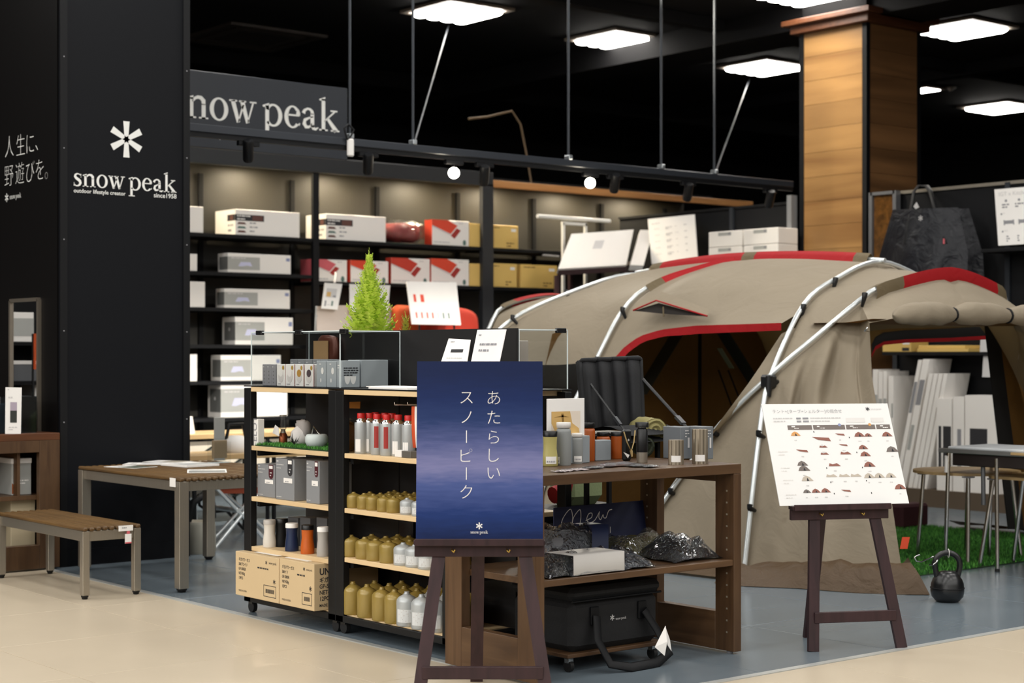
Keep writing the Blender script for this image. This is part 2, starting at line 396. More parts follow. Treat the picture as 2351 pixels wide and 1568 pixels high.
# ---- black square pillar with white lettering
charc = mat('charcoal_panel', '#07090f', .6, spec=.2, var=.08, vs=3); charcw = mat('brown_black_panel', '#080606', .5, spec=.25, var=.15, vs=3)
pil = struct('column', MB().box(4.73, 5.66, 10.43, 11.9, 0, CEIL-.002), charc); pil['label'] = 'black square pillar with white star and lettering, left of the shelves'
struct('face_panel', MB().box(4.72, 4.73, 10.47, 11.9, 0, CEIL-.002), charcw, pil)
m = MB()
for x in (4.72, 5.62): m.box(x, x+.05, 10.42, 10.43, .0, CEIL-.002)
struct('edge_strip', m, black, pil); struct('kick_board', MB().box(4.77, 5.62, 10.42, 10.43, 0, .11), charc, pil)
scr = MB()
for z in (.35, .95, 1.55, 2.15, 2.75, 3.35):
    for x in (4.745, 5.645): scr.lathe([(.006, 0), (.004, .003)], n=8).xf(Matrix()) if False else scr.box(x-.004, x+.004, 10.417, 10.42, z-.004, z+.004)
struct('screw_heads', scr, ink, pil)
pf = Fr(oY(133, 1300, 10.43), (1, 0, 0), (0, 0, 1)); pf.o = V((0, 10.43, 0)); pf.n = V((0, -1, 0))
def on_pillar(px, py): q = oY(px, py, 10.43); return q.x, q.z
def fit(fr, mb, vf, x0, x1, zb, mi=0, sc_y=None, h=.002):
    a, b, c, d = span(vf); w = (x1-x0)/(b-a); sy = sc_y or w
    return mb.add([fr.at(x0+(x-a)*w, zb+y*sy, h) for x, y in vf[0]], vf[1], mi)
m = MB(); x, z = on_pillar(290, 320); pf.put2d(m, STAR, x, z, .243, h=.002); struct('star_emblem', m, whitep, pil)
m = MB(); x0, z0 = on_pillar(169, 427); x1, _ = on_pillar(405, 440); fit(pf, m, WORDMARK, x0, x1, z0)
struct('lettering', m, whitep, pil)
m = MB(); x0, z0 = on_pillar(169, 440); x1, _ = on_pillar(288, 448); fit(pf, m, glyphs('outdoor lifestyle creator', .012), x0, x1, z0-.004)
x0, z0 = on_pillar(353, 452); x1, _ = on_pillar(405, 456); fit(pf, m, glyphs('since1958', .012), x0, x1, z0-.002); struct('lettering', m, whitep, pil)
# left face: two rows of brush lettering
lf = Fr((4.72, 0, 0), (0, -1, 0), (0, 0, 1)); lf.n = V((-1, 0, 0))
def on_left(px, py): q = oX(px, py, 4.72); return -q.y, q.z
def vchars(fr, mb, txt, spots, conv, size, mi=0, off=-.02, sx=1.):
    for ch, (px, py) in zip(txt, spots):
        a, b = conv(px, py); fr.put2d(mb, centred(glyphs(ch, off)), a, b, size, mi, .002, sx)
m = MB(); vchars(lf, m, '人生に、', [(22, 336), (48, 332), (70, 330), (85, 339)], on_left, .165)
vchars(lf, m, '野遊びを。', [(21, 404), (46, 397), (70, 394), (92, 389), (107, 403)], on_left, .165)
struct('lettering', m, whitep, pil)
m = MB(); a, b = on_left(16, 454); lf.put2d(m, STAR, a, b, .06, h=.002); a0, b0 = on_left(23, 455); a1, _ = on_left(49, 450); fit(lf, m, WORDMARK, a0, a1, b0-.008, sc_y=.2); struct('lettering', m, whitep, pil)
# ---- mirror on its left face
mir = thing('mirror', 'tall narrow mirror in thin steel frame on the black pillar', 'mirror', (4.71, 11.0, .9))
ya, yb = oX(26, 800, 4.71).y, oX(90, 800, 4.71).y; zt = oX(57, 689, 4.71).z
m = MB(); w = .012
for y in (ya, yb): m.box(4.695, 4.72, y-w, y+w, .88, zt)
m.box(4.695, 4.72, yb, ya, zt-w, zt+w); m.box(4.695, 4.72, yb, ya, .88, .9)
part('frame', m, mat('mirror_frame', '#8d8478', .35, .7), mir)
part('glass', MB().box(4.708, 4.712, yb, ya, .9, zt), mat('mirror_glass', '#e8e8e8', .01, 1., var=0), mir)
# ---- wooden pillar, clad in horizontal boards
K2 = 1.1436; ax, ay = 13.22, 10.62; aw = .85; zt = 4.66
wp = struct('pillar', MB().box(ax+.015, ax+aw-.015, ay+.015, ay+aw-.015, 0, CEIL-.002), void); wp['label'] = 'square pillar clad in wide oak boards with dark cornice behind the tent'
pillarw_lit = wood('oak_cladding_lit', '#76522d', '#ab8350', 1, 1.0, rough=.42, bump=.03)  # paler copy of the oak: the left face's stronger light put into its colour
n = 19; hb = zt/n
for k in range(n):
    struct('plank', MB().box(ax, ax+.015, ay+.05, ay+aw-.05, k*hb+.001, (k+1)*hb-.001, 0, .002), pillarw_lit, wp)
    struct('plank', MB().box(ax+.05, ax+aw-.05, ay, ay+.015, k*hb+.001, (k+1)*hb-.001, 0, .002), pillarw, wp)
m = MB()
for x, y in ((ax-.006, ay-.006), (ax-.006, ay+aw-.05), (ax+aw-.05, ay-.006), (ax+aw-.05, ay+aw-.05)): m.box(x, x+.056, y, y+.056, 0, zt)
struct('corner_trim', m, black, wp)
cw = wood('cornice_wood', '#4a2a18', '#5f3820', 0, 5)
struct('cornice', MB().box(ax-.075, ax+aw+.075, ay-.075, ay+aw+.075, zt, zt+.135, 0, .006), cw, wp)
struct('cornice', MB().box(ax-.14, ax+aw+.14, ay-.14, ay+aw+.14, zt+.135, CEIL-.26, 0, .006), cw, wp)
# ================================================================== ceiling luminaires
lampm = emit('lamp_tube', '#fff9f0', LAMP); housing = mat('lamp_housing', '#8a8178', .5)
def luminaire():
    t = thing('ceiling_light', '', 'ceiling light', (0, 0, 0), group=None)
    m = MB(); w = .40
    for a in (-1, 1): m.box(a*w-.03, a*w+.03, -w-.03, w+.03, -.03, 0); m.box(-w+.03, w-.03, a*w-.03, a*w+.03, -.03, 0)
    lpart('frame', m, housing, t); lpart('reflector', MB().box(-.37, .37, -.37, .37, -.006, 0), white, t)
    me = MB().tube([(0, -.36, 0), (0, -.30, -.0), (0, .30, 0), (0, .36, 0)], [.055, .088, .088, .055], 10, flat=.45).mesh('lamp_tube', lampm)
    for i in range(4): put('lamp_tube', me, t, (-.27+.18*i, 0, -.042))
    return t
lum0 = luminaire(); first = True
for px, py, dy, lab in [(1050, 28, 0, 'square ceiling light above the hanging sign end of the track'), (1418, 92, 0, 'square ceiling light above the middle of the lighting track'), (1755, 155, 0, 'square ceiling light just left of the wooden pillar, low over the track'),
                    (2210, 68, 0, 'square ceiling light just right of the wooden pillar top'), (2295, 247, 0, 'lowest square ceiling light, beyond the wooden pillar over the black bag'), (1845, -14, 0, 'square ceiling light cut off above the pillar cornice')]:
    q = oZ(px, py, CEIL-.03)
    o = lum0 if first else dup(lum0, (0, 0, 0)); first = False
    o.location = (q.x, q.y, CEIL); o['label'] = lab; o['group'] = 'square ceiling lights'
sm = thing('ceiling_light', 'tiny far ceiling light beside the pillar edge', 'ceiling light', oZ(2122, 202, CEIL)); lpart('frame', MB().box(-.2, .2, -.2, .2, -.03, 0), housing, sm); lpart('lamp_tube', MB().box(-.15, .15, -.15, .15, -.04, -.03), lampm, sm)
q = oZ(2183, 200, CEIL); det = thing('smoke_detector', 'small round white detector on the dark ceiling', 'detector', q); lpart('base', MB().lathe([(.07, -.02), (.075, 0)], n=16), housing, det); lpart('sensor', MB().lathe([(.02, -.05), (.05, -.02)], n=16), housing, det)
q = oZ(578, 84, CEIL); ac = thing('air_conditioner', 'dark square air conditioner cassette flush in the black ceiling', 'air conditioner', q)
dk = mat('dark_grille', '#1a1614', .6); m = MB()
for w0, w1 in ((.62, .52), (.44, .36)):
    for a in (-1, 1): m.box(a*(w0+w1)/2-.05, a*(w0+w1)/2+.05, -w0, w0, -.03, 0); m.box(-w1, w1, a*(w0+w1)/2-.05, a*(w0+w1)/2+.05, -.03, 0)
lpart('frame', m, mat('cassette_frame', '#37302b', .6), ac); lpart('grille', MB().box(-.36, .36, -.36, .36, -.015, 0), dk, ac)
for i in range(9): lpart('slat', MB().box(-.34, .34, -.32+i*.08, -.30+i*.08, -.028, -.012), dk, ac)
# faint conduit bend
pl_ = bpy.data.lights.new('pillar_spot', 'SPOT'); pl_.energy = 300; pl_.spot_size = .95; pl_.spot_blend = .8; pl_.shadow_soft_size = .1; pl_.color = (1, .9, .72)
po_ = bpy.data.objects.new('pillar_spot', pl_); COL.objects.link(po_); po_.location = (10.6, 10.9, 4.9); po_.rotation_euler = (V((13.2, 11.05, 3.3))-V((10.6, 10.9, 4.9))).to_track_quat('-Z', 'Y').to_euler()
cd = solo('cable', 'thin brown cable hanging in a bend in the dark above the beam', 'cable', MB().tube([oY(*p, 13.2) for p in [(1075, 273), (1120, 268), (1145, 262), (1175, 255), (1195, 285), (1208, 350), (1220, 420)]], .012, 6), mat('brown_cable', '#5d4a33', .7))
# ================================================================== lighting track with hangers and spots
TY, TZ = 11.0, 3.05
tr = thing('lighting_track', 'black truss rail hung on thin rods in front of the shelves', 'lighting track', (9, TY, TZ))
rail = mat('rail_grey', '#30343b', .4, .3)
part('rail', MB().box(5.9, 12.55, TY-.03, TY+.03, TZ-.03, TZ+.03, 0, .005), rail, tr)
part('power_rail', MB().box(5.9, 12.55, TY-.02, TY+.02, TZ-.065, TZ-.03), black, tr)
for px in (803, 948, 1305, 1518, 1640):
    x = oY(px, 380, TY).x; part('hanger_rod', MB().tube([(x, TY, TZ+.03), (x, TY, CEIL)], .012, 6), mat('rod_grey', '#3a3e44', .5, .4), tr)
    part('clamp', MB().box(x-.02, x+.02, TY-.035, TY+.035, TZ+.03, TZ+.07, 0, .005), mat('clamp_zinc', '#aeb4b8', .35, .8), tr)
for a, b in (((952, 325), (1031, 55)), ((1642, 398), (1722, 178))):
    p0 = oY(*a, TY); p1 = oZ(*b, CEIL); part('brace_wire', MB().tube([p0, p1], .009, 6), mat('rod_grey', '#3a3e44', .5, .4), tr)
q = oY(797, 340, TY); part('socket_box', MB().box(q.x-.03, q.x+.03, TY-.06, TY-.031, q.z-.07, q.z+.07, 0, .01), white, tr)
part('hanging_cord', MB().tube([oY(*p, TY-.05) for p in [(797, 320), (790, 295), (800, 285), (812, 298), (806, 312), (797, 320)]], .009, 6), black, tr)
lit = emit('lit_lens', '#fff2d8', 60.)
def spot(px, py, aim, labl, on=False):
    x = oY(px, py, TY).x; z = oY(px, py, TY).z
    t = thing('track_spotlight', labl, 'spotlight', (x, TY, TZ-.065), group='spotlights on the track')
    d = V(aim).normalized(); c = V((x, TY, z))
    part('adapter', MB().box(x-.09, x+.09, TY-.02, TY+.02, TZ-.1, TZ-.065, 0, .004), black, t)
    part('arm', MB().tube([(x, TY, TZ-.1), (x, TY, z+.02)], .012, 6), black, t)
    L = .085 if not on else .06
    part('lamp_body', MB().tube([c-d*L, c-d*L*.8, c+d*L*.8, c+d*L], [.034, .042, .042, .038], 14), blackm, t)
    part('lens', MB().tube([c+d*(L-.01), c+d*(L+.004)], .036 if not on else .046, 14), lit if on else mat('dark_lens', '#2a2c30', .2), t)
    if on:
        l = bpy.data.lights.new('spot_beam', 'SPOT'); l.energy = 60; l.spot_size = 1.0; l.spot_blend = .6; l.shadow_soft_size = .05; l.color = (1, .93, .8)
        o = bpy.data.objects.new('spot_beam', l); COL.objects.link(o); o.location = c+d*(L+.03); o.rotation_euler = d.to_track_quat('-Z', 'Y').to_euler()
    return t
back = (.35, .6, -1.0)
for px, py, lab in [(570, 345, 'black spotlight hanging below the wall sign lettering'), (845, 375, 'black spotlight right of the white socket box'), (1112, 402, 'black spotlight just right of the first lit lamp'), (1412, 420, 'black spotlight just right of the second lit lamp'), (1580, 440, 'black spotlight over the white stand box'), (1768, 456, 'black spotlight nearest the wooden pillar')]:
    spot(px, py, back, lab)
    l = bpy.data.lights.new('spot_beam', 'SPOT'); l.energy = 250; l.spot_size = 1.15; l.spot_blend = .7; l.shadow_soft_size = .06; l.color = (1, .94, .84)
    o = bpy.data.objects.new('spot_beam', l); COL.objects.link(o); q = oY(px, py, TY); o.location = q+V((.05, .1, -.17)); o.rotation_euler = V((0, .75, -.75)).to_track_quat('-Z', 'Y').to_euler()
tocam = V((0, 0, 1.2))
for px, py, lab in [(1042, 397, 'lit spotlight facing out, left one of two glowing lamps'), (1355, 420, 'lit spotlight facing out, by the wood beam over the white stand')]:
    c = oY(px, py, TY); spot(px, py, tocam-c, lab, True)
# ================================================================== wall sign
sg = thing('wall_sign', 'dark sign board with large pale serif lettering, partly behind the pillar', 'sign', (7, 12.05, 3.2))
part('board', MB().box(5.75, 8.03, 12.0, 12.06, 3.05, 3.66, 0, .004), mat('sign_board', '#1c222c', .5), sg)
sf = Fr((0, 12.0, 0), (1, 0, 0), (0, 0, 1)); sf.n = V((0, -1, 0))
xn = oY(437, 250, 12.).x; xk = oY(779, 300, 12.).x; zb = oY(700, 296, 12.).z
m = MB(); a, b, _, _ = span(WORDMARK); f0 = .80/7.62                      # the first letter stands behind the pillar
wd = (xk-xn)/(1-f0); fit(sf, m, WORDMARK, xk-wd, xk, zb); part('lettering', m, whitep, sg)
m = MB(); fit(sf, m, glyphs('outdoor lifestyle creator', .01), xn-.1, xn+.55, zb-.14); fit(sf, m, glyphs('since1958', .01), xk-.33, xk, zb-.14); part('lettering', m, whitep, sg)
# ================================================================== long black wall shelf at the back
K = 1.136
def kz(z): return max(0., EYE+(z-EYE)*K)
def kb(x0, x1, y0, y1, z0, z1, mi=0, b=0.): return MB().box(x0*K, x1*K, y0, y1, kz(z0), kz(z1), mi, b)
YF, YB = 14.2, 14.68
panel = mat('shelf_back_panel', '#2c2a25', .5, var=.05)
SH = [kz(z) for z in (2.405, 2.085, 1.785, 1.475, 1.17, .86)]
ws = thing('shelf_unit', 'long black wall shelf with posts, boards and lit top behind the cart', 'shelf', (9.5, YB, 0))
m = kb(5.3, 13.0, YB, YB+.03, 0, 3.09); part('back_panel', m, panel, ws)
for x in (5.75, 8.02): part('post', kb(x-.03, x+.03, YF-.03, YF+.01, 0, 2.99), black, ws)
part('post', kb(9.86, 9.99, YF-.05, YF+.01, 0, 3.0), mat('post_grey', '#24262a', .5), ws)
for x in (6.2, 7.125, 8.045, 8.967, 9.911, 10.87, 11.79, 12.7): part('bracket_rail', kb(x-.02, x+.02, YB-.03, YB, .3, 2.95), black, ws)
fas = mat('fascia', '#191c20', .5)
part('fascia', kb(5.3, 9.99, YF-.05, YF-.01, 2.98, 3.115, 0, .004), fas, ws)
part('light_beam', kb(9.99, 13.6, YF-.04, YF+.0, 2.98, 3.045, 0, .003), beamw, ws)
part('top_board', kb(5.3, 13.0, YF-.01, YB, 3.045, 3.07), black, ws)
for x0, x1 in ((5.6, 7.99), (8.05, 9.86), (9.99, 11.75)):
    for k, z in enumerate(SH):
        if x0 > 8 and k in (2, 3): continue
        if x0 > 9.9 and k > 1: continue
        zz = z-.057 if (x0 > 8 and k == 1) else z
        part('shelf_board', MB().box(x0*K, x1*K, YF-.02, YB-.03, zz-.034, zz, 0, .002), black, ws)
warm = emit('shelf_light_strip', '#ffe0a8', 9.)
for x in (6.65, 7.6, 8.5, 9.45, 10.4, 11.35, 12.3):
    part('light_strip', MB().box(x*K-.2, x*K+.2, YF+.13, YF+.17, kz(3.045)-.015, kz(3.045)), warm, ws)
    area('shelf_lamp', (x*K, YF+.15, kz(3.045)-.03), 0.22, .05, 15, col=(1, .84, .58))
# ---- boxes: front face read as (left, top, right, bottom) in the picture at the front plane, side = left end of the side face
def sbox(name, label, z, px0, py0, px1, py1, side=None, yf=YF, m=None, ms=None, group='cartons on the wall shelf', cat='box', x0=None, deco=None, dep=.38):
    a = oY(px0, py0, yf); b = oY(px1, py1, yf)
    X0 = x0 if x0 is not None else a.x; h = a.z-b.z
    if side is not None: dep = max(.1, min(.43, oX(side, py0, X0).y-yf))
    t = thing(name, label, cat, ((X0+b.x)/2, yf+dep/2, z), group=group)
    part('carton', MB().box(X0, b.x, yf, yf+dep, z, z+h, 0, .004), m or whiteb, t)
    fr = Fr((X0, yf, z), (1, 0, 0), (0, 0, 1)); sd = Fr((X0, yf+dep, z), (0, -1, 0), (0, 0, 1))
    if deco: deco(t, fr, b.x-X0, h, sd, dep)
    return t
def d_tent(t, fr, w, h, sd, dep):                    # black band with red roof pictures
    p = MB(); fr.rect(p, .0, h*.56, w*.44, h*.8, 0); fr.rect(p, w*.26, h*.58, w*.42, h*.78, 1, .0016); fr.lines(p, .02, h*.72, w*.2, 2, .03, .012, 2, 3, .002)
    for i, c in enumerate((1, 3, 1)): fr.shape(p, [(w*.03, h*(.42-.16*i)), (w*.05, h*(.5-.16*i)), (w*.14, h*(.5-.16*i)), (w*.17, h*(.42-.16*i))], c)
    fr.lines(p, w*.22, h*.46, w*.12, 3, h*.16, .012, 4, 5); sd.rect(p, dep*.62, h*.56, dep, h*.8, 0); sd.rect(p, dep*.74, h*.59, dep*.9, h*.77, 1, .0016); sd.lines(p, dep*.65, h*.35, dep*.3, 2, .05, .02, 4, 8)
    part('print', p, [inkd, inkbr, white, inkgn, ink], t)
def d_grey(t, fr, w, h, sd, dep):                    # wide grey picture label of a white table
    p = MB(); fr.rect(p, 0, h*.16, w*.5, h*.82, 0); sd.rect(p, dep*.18, h*.16, dep, h*.82, 2)
    fr.shape(p, [(w*.16, h*.34), (w*.2, h*.56), (w*.35, h*.56), (w*.38, h*.34), (w*.3, h*.38), (w*.22, h*.33)], 1, .0018)
    fr.rect(p, w*.92, h*.68, w*.98, h*.84, 3); fr.lines(p, w*.05, h*.72, w*.38, 1, .03, .012, 4, 2, .002); sd.lines(p, dep*.5, h*.5, dep*.2, 1, .05, .03, 4, 8, .002)
    part('print', p, [greyl, lav, mat('dim_grey_print', '#6d6e6c', .6), inkbl, inkl], t)
def d_red(c):
    def f(t, fr, w, h, sd, dep):                     # a folded red quilt on white
        p = MB(); fr.shape(p, [(0, h*.78), (0, h), (w*.42, h), (w*.68, h*.8), (w*.5, h*.46)], 0)
        fr.shape(p, [(w*.02, h*.74), (w*.5, h*.42), (w*.68, h*.76), (w*.76, h*.6), (w*.6, h*.3), (w*.02, h*.7)][:0] or [(w*.6, h*.28), (w*.5, h*.4), (w*.66, h*.7), (w*.77, h*.62)], 1, .0017)
        fr.shape(p, [(0, h*.77), (w*.5, h*.44), (w*.49, h*.41), (0, h*.73)], 2, .0019)
        fr.shape(p, [(w*.87+.022*math.cos(q*.7), h*.14+.03*math.sin(q*.7)) for q in range(9)], 3); fr.lines(p, w*.05, h*.1, w*.7, 1, .02, .012, 2, 4); fr.lines(p, w*.72, h*.88, w*.22, 1, .02, .01, 2, 6)
        sd.rect(p, 0, 0, dep, h, 0)
        part('print', p, [c, redd, inkl, inkgn], t)
    return f
def d_gold(t, fr, w, h, sd, dep):
    p = MB(); fr.rect(p, w*.76, h*.74, w*.92, h*.86, 0); fr.lines(p, w*.08, h*.86, w*.5, 1, .02, .012, 1, 3); fr.lines(p, w*.6, h*.2, w*.25, 2, .03, .014, 1, 5)
    part('print', p, [white, tanpd], t)
R = 0
sbox('carton_box', 'plain white box half hidden by the pillar on the top shelf', SH[0], 437, 462, 467, 524, x0=6.45*K)
sbox('carton_box', 'large white box with tent pictures, left on the top shelf', SH[0], 540, 472, 688, 539, 494, deco=d_tent)
sbox('carton_box', 'large white box with tent pictures, crossing the thin post on the top shelf', SH[0], 748, 484, 886, 551, 702, deco=d_tent, yf=YF+.02)
sbox('carton_box', 'white box with orange quilt picture alone on the top shelf', SH[0], 992, 499, 1077, 562, 975, deco=d_red(redo))
sbox('carton_box', 'small yellow card box on top shelf, left of the thick post', SH[0], 1080, 511, 1104, 566, m=goldb, dep=.4, x0=9.74*K)
sbox('carton_box', 'yellow card box on top shelf, right of the thick post', SH[0], 1121, 513, 1190, 570, m=goldb, deco=d_gold)
sbox('carton_box', 'low white box half hidden by the pillar on the second shelf', SH[1], 437, 579, 453, 619, x0=6.45*K)
sbox('carton_box', 'long white box with grey table picture on the second shelf', SH[1], 523, 577, 668, 627, 500, deco=d_grey)
Z2 = SH[1]-.057
sbox('carton_box', 'white box with rose quilt picture beside the thin post', Z2, 716, 580, 797, 634, 690, deco=d_red(pinkr), yf=YF+.02)
sbox('carton_box', 'white box with orange quilt picture behind the tip of the green plant', Z2, 805, 583, 892, 637, deco=d_red(redo))
sbox('carton_box', 'white box with red quilt picture between plant and another quilt box', Z2, 898, 576, 987, 639, 886, deco=d_red(mat('red_print', '#c23a28', .55)))
sbox('carton_box', 'white box with orange quilt picture next to the small yellow box on the second shelf', Z2, 990, 580, 1077, 644, deco=d_red(redo))
sbox('carton_box', 'small yellow card box on second shelf, left of the thick post', Z2, 1080, 591, 1104, 644, m=goldb, x0=9.74*K)
sbox('carton_box', 'yellow card box on second shelf, right of the thick post', Z2, 1121, 592, 1187, 649, m=goldb, deco=d_gold)
sbox('carton_box', 'yellow card box at the right end of the second shelf', Z2, 1196, 596, 1280, 653, m=goldb, deco=d_gold)
sbox('carton_box', 'tall white box half hidden by the pillar on the third shelf', SH[2], 437, 638, 471, 698, x0=6.45*K)
sbox('carton_box', 'long white box with grey table picture on the third shelf', SH[2], 515, 655, 666, 703, 495, deco=d_grey)
sbox('carton_box', 'bulky white box with grey picture behind the display case top', SH[3], 540, 726, 673, 791, 510, deco=d_grey)
sbox('carton_box', 'white box half hidden by the pillar on the fifth shelf', SH[4], 437, 814, 453, 876, x0=6.45*K)
sbox('carton_box', 'long white box with grey picture seen through the display case', SH[4], 507, 818, 645, 876, 484, deco=d_grey)
sbox('carton_box', 'biggest white box, lowest on the shelf behind the cart post', SH[5], 507, 906, 660, 982, 477, deco=d_grey)
# red bedding in a clear bag
def blob(c, r, n=14, k=10, seed=0, amp=.12, flatz=0.):
    m = MB(); rows = []
    for i in range(k+1):
        th = math.pi*i/k; row = []
        for j in range(n+1):
            ph = 2*math.pi*j/n; d = V((math.sin(th)*math.cos(ph), math.sin(th)*math.sin(ph), math.cos(th)))
            e = V([math.copysign(abs(v)**.6, v) for v in d])
            s = 1+amp*noise.noise(d*2.2+V((seed, 0, 0))); p = V((c[0]+e.x*r[0]*s, c[1]+e.y*r[1]*s, c[2]+e.z*r[2]*s))
            if p.z < c[2]-r[2]: p.z = c[2]-r[2]
            row.append(p)
        rows.append(row)
    return m.grid(rows)
a, b = oY(892, 555, YF+.05), oY(972, 505, YF+.05); cz = SH[0]
t = thing('bedding_bag', 'dark red bedding folded in a clear bag on the top shelf', 'bedding', ((a.x+b.x)/2, YF+.2, cz))
part('bedding', blob(((a.x+b.x)/2, YF+.2, cz+.115), ((b.x-a.x)/2, .17, .108), 16, 10, 3), mat('red_bedding', '#8c2f2c', .7), t); part('bag', blob(((a.x+b.x)/2+.02, YF+.2, cz+.125), ((b.x-a.x)/2+.03, .19, .123), 16, 10, 5, .16), wrapm, t)
# ---- things hanging / standing in the middle bay
def card(name, label, cat, corners, thick, m, deco=None, group=None):
    """a rigid card through four corners (bottom left, bottom right, top right, top left)"""
    c = [V(p) for p in corners]; u = (c[1]-c[0]); v = (c[3]-c[0]); n = u.cross(v).normalized()
    t = thing(name, label, cat, c[0], group=group)
    part('card', MB().poly(c, -n*thick), m, t)
    if deco:
        f = Fr(c[0], u, v); f.v = v.normalized(); f.n = n; deco(t, f, u.length, v.length)
    return t
def d_notes(t, f, w, h):
    p = MB(); f.rect(p, w*.16, h*.45, w*.8, h*.8, 0); f.rect(p, w*.2, h*.48, w*.45, h*.66, 1, .0016); f.rect(p, w*.6, h*.47, w*.78, h*.54, 2, .0016); f.rect(p, w*.14, h*.1, w*.24, h*.32, 2); f.rect(p, w*.56, h*.13, w*.66, h*.32, 3)
    f.rect(p, w*.3, h*.15, w*.5, h*.18, 4)
    part('print', p, [inkl, tanp, ink, inkgn, inkl], t)
Y = 13.8
card('price_card', 'small tilted white leaflet hanging left of the green plant', 'leaflet', [oY(738, 708, Y), oY(775, 711, Y), oY(786, 652, Y), oY(746, 649, Y)], .006, white, d_notes)
solo('hanging_clip', 'thin pale clip strip holding the leaflet by the plant', 'clip', MB().tube([oY(768, 650, Y), oY(771, 634, Y+.05), oY(770, 626, Y+.3)], .012, 6), inkl)
card('price_card', 'white rounded leaflet half hidden behind the green plant', 'leaflet', [oY(803, 718, Y), oY(890, 722, Y), oY(896, 655, Y), oY(803, 652, Y)], .006, white)
m = MB(); rows = []
for i in range(7):
    rows.append([oY(727+24*j, 701+i*22+(3 if j in (0, 6) else 0), 13.86+.02*math.sin(i*1.3+j)) for j in range(8)])
lin_ = mat('beige_canvas', '#b9aca3', .85, bump=.2, bs=200)
t = thing('lounge_chair', 'beige canvas chair back behind the leaflet and plant', 'chair', oY(800, 1000, 13.97)); part('backrest', m.grid(rows), lin_, t); part('frame', MB().tube([oY(727, 703, 13.88), oY(720, 900, 13.97)], .014, 6), alu, t)
part('frame', MB().tube([oY(896, 703, 13.88), oY(890, 900, 13.97)], .014, 6), alu, t)
def d_lineup(t, f, w, h):
    p = MB()
    for i, (x, c, ww) in enumerate([(.1, 0, .05), (.24, 0, .1), (.66, 2, .03), (.78, 2, .03)]): f.rect(p, w*x, h*.52, w*(x+ww), h*.7, c)
    for x, y in ((.45, .66), (.45, .54), (.45, .46), (.86, .74), (.86, .62), (.86, .5)): f.lines(p, w*x, h*y, w*.07, 2, .012, .008, 1, int(x*9+y*50))
    for i in range(7): f.rect(p, w*(.1+.11*i), h*.14, w*(.13+.11*i), h*.28, 0 if i < 4 else (3 if i == 4 else 2))
    for y in (.28, .2, .1): f.lines(p, w*.85, h*y, w*.05, 1, .01, .008, 3, int(y*100))
    part('print', p, [redo, ink, inkgn, inkl], t)
card('range_board', 'tilted white board of red and green sleeping bag pictures', 'sign', [oY(946, 744, 13.5), oY(1058, 746, 13.5), oY(1048, 648, 13.68), oY(933, 646, 13.68)], .01, white, d_lineup)
rb = [o for o in COL.objects if o.name.startswith('range_board')][0]
for px in (960, 1040): part('support_rod', MB().tube([(oY(px, 740, 13.58).x, 13.56, 0), (oY(px, 740, 13.58).x, 13.56, oY(px, 730, 13.56).z)], .01, 6), black, rb)
orange_f = mat('orange_fabric', '#c8501c', .8, bump=.2, bs=40); red_f = mat('red_fabric', '#b3301d', .8, bump=.2, bs=40)
def cushion(name, label, x0, y0, x1, y1, Yp, m, dz=0.):
    a, b = oY(x0, y1, Yp), oY(x1, y0, Yp); c = (a+b)/2
    return solo(name, label, 'cushion', blob(c, ((b.x-a.x)/2, .12, (b.z-a.z)/2), 18, 12, x0*.01, .08), m)
ps = thing('display_plinth', 'black low display block under the orange cushions', 'plinth', (10.3, 13.8, 0)); part('block', MB().box(9.72, 11.08, 13.62, 14.13, 0, oY(1000, 788, 13.86).z, 0, .005), black, ps)
a = oY(905, 782, 13.86).z
cushion('cushion', 'orange cushion behind the small yellow plant', 898, 702, 955, 790, 13.86, orange_f); cushion('cushion', 'red cushion behind the tilted white board', 960, 708, 1093, 792, 13.92, red_f)
# items at the right end of the shelf: lamp frame, white pieces
fr_ = thing('display_rack', 'pale metal display frame with long white tube in front of shelf end', 'frame', oY(1290, 700, 13.86))
part('post', MB().bar(oY(1293, 512, 13.86), oY(1293, 760, 13.86), .03, .03), whitep, fr_); part('post', MB().bar(oY(1344, 512, 13.86), oY(1344, 760, 13.86), .03, .03), whitep, fr_)
part('rail', MB().bar(oY(1290, 512, 13.86), oY(1346, 516, 13.86), .03, .03), whitep, fr_); part('tube', MB().tube([oY(1234, 496, 13.86), oY(1400, 508, 13.86)], .022, 8), whitep, fr_)
card('paper', 'pale folded paper on the second shelf right end', 'paper', [oY(1245, 585, 14.17), oY(1284, 588, 14.17), oY(1283, 580, 14.3), oY(1256, 578, 14.3)], .01, inkl)
st = thing('display_stand', 'dark wooden stand holding the sloped white box', 'stand', oY(1380, 760, 13.5))
Y0 = 13.3; A, B, Cc, Dd = oY(1281, 617, Y0), oY(1438, 608, Y0-.1), oY(1455, 527, Y0+.35), oY(1312, 537, Y0+.42)
part('shelf', MB().poly([A-V((0, 0, .02)), B-V((0, 0, .02)), Cc-V((0, 0, .35)), Dd-V((0, 0, .35))], V((0, 0, -.05))), darkw, st)
for q in (A, B, Cc-V((0, 0, .33)), Dd-V((0, 0, .33))): part('leg', MB().bar((q.x, q.y+.02, 0), (q.x, q.y+.02, q.z-.07), .04, .04), darkw, st)
n = (B-A).cross(Dd-A).normalized()
t = thing('carton_box', 'wide white box lying sloped on the dark wooden stand', 'box', A); part('carton', MB().poly([A, B, Cc, Dd], -n*.06), whiteb, t)
f = Fr(A, B-A, Dd-A); f.v = (Dd-A).normalized(); f.n = n; p = MB(); w, h = (B-A).length, (Dd-A).length; f.rect(p, w*.4, h*.52, w*.54, h*.76, 0); part('print', p, [inkl], t)
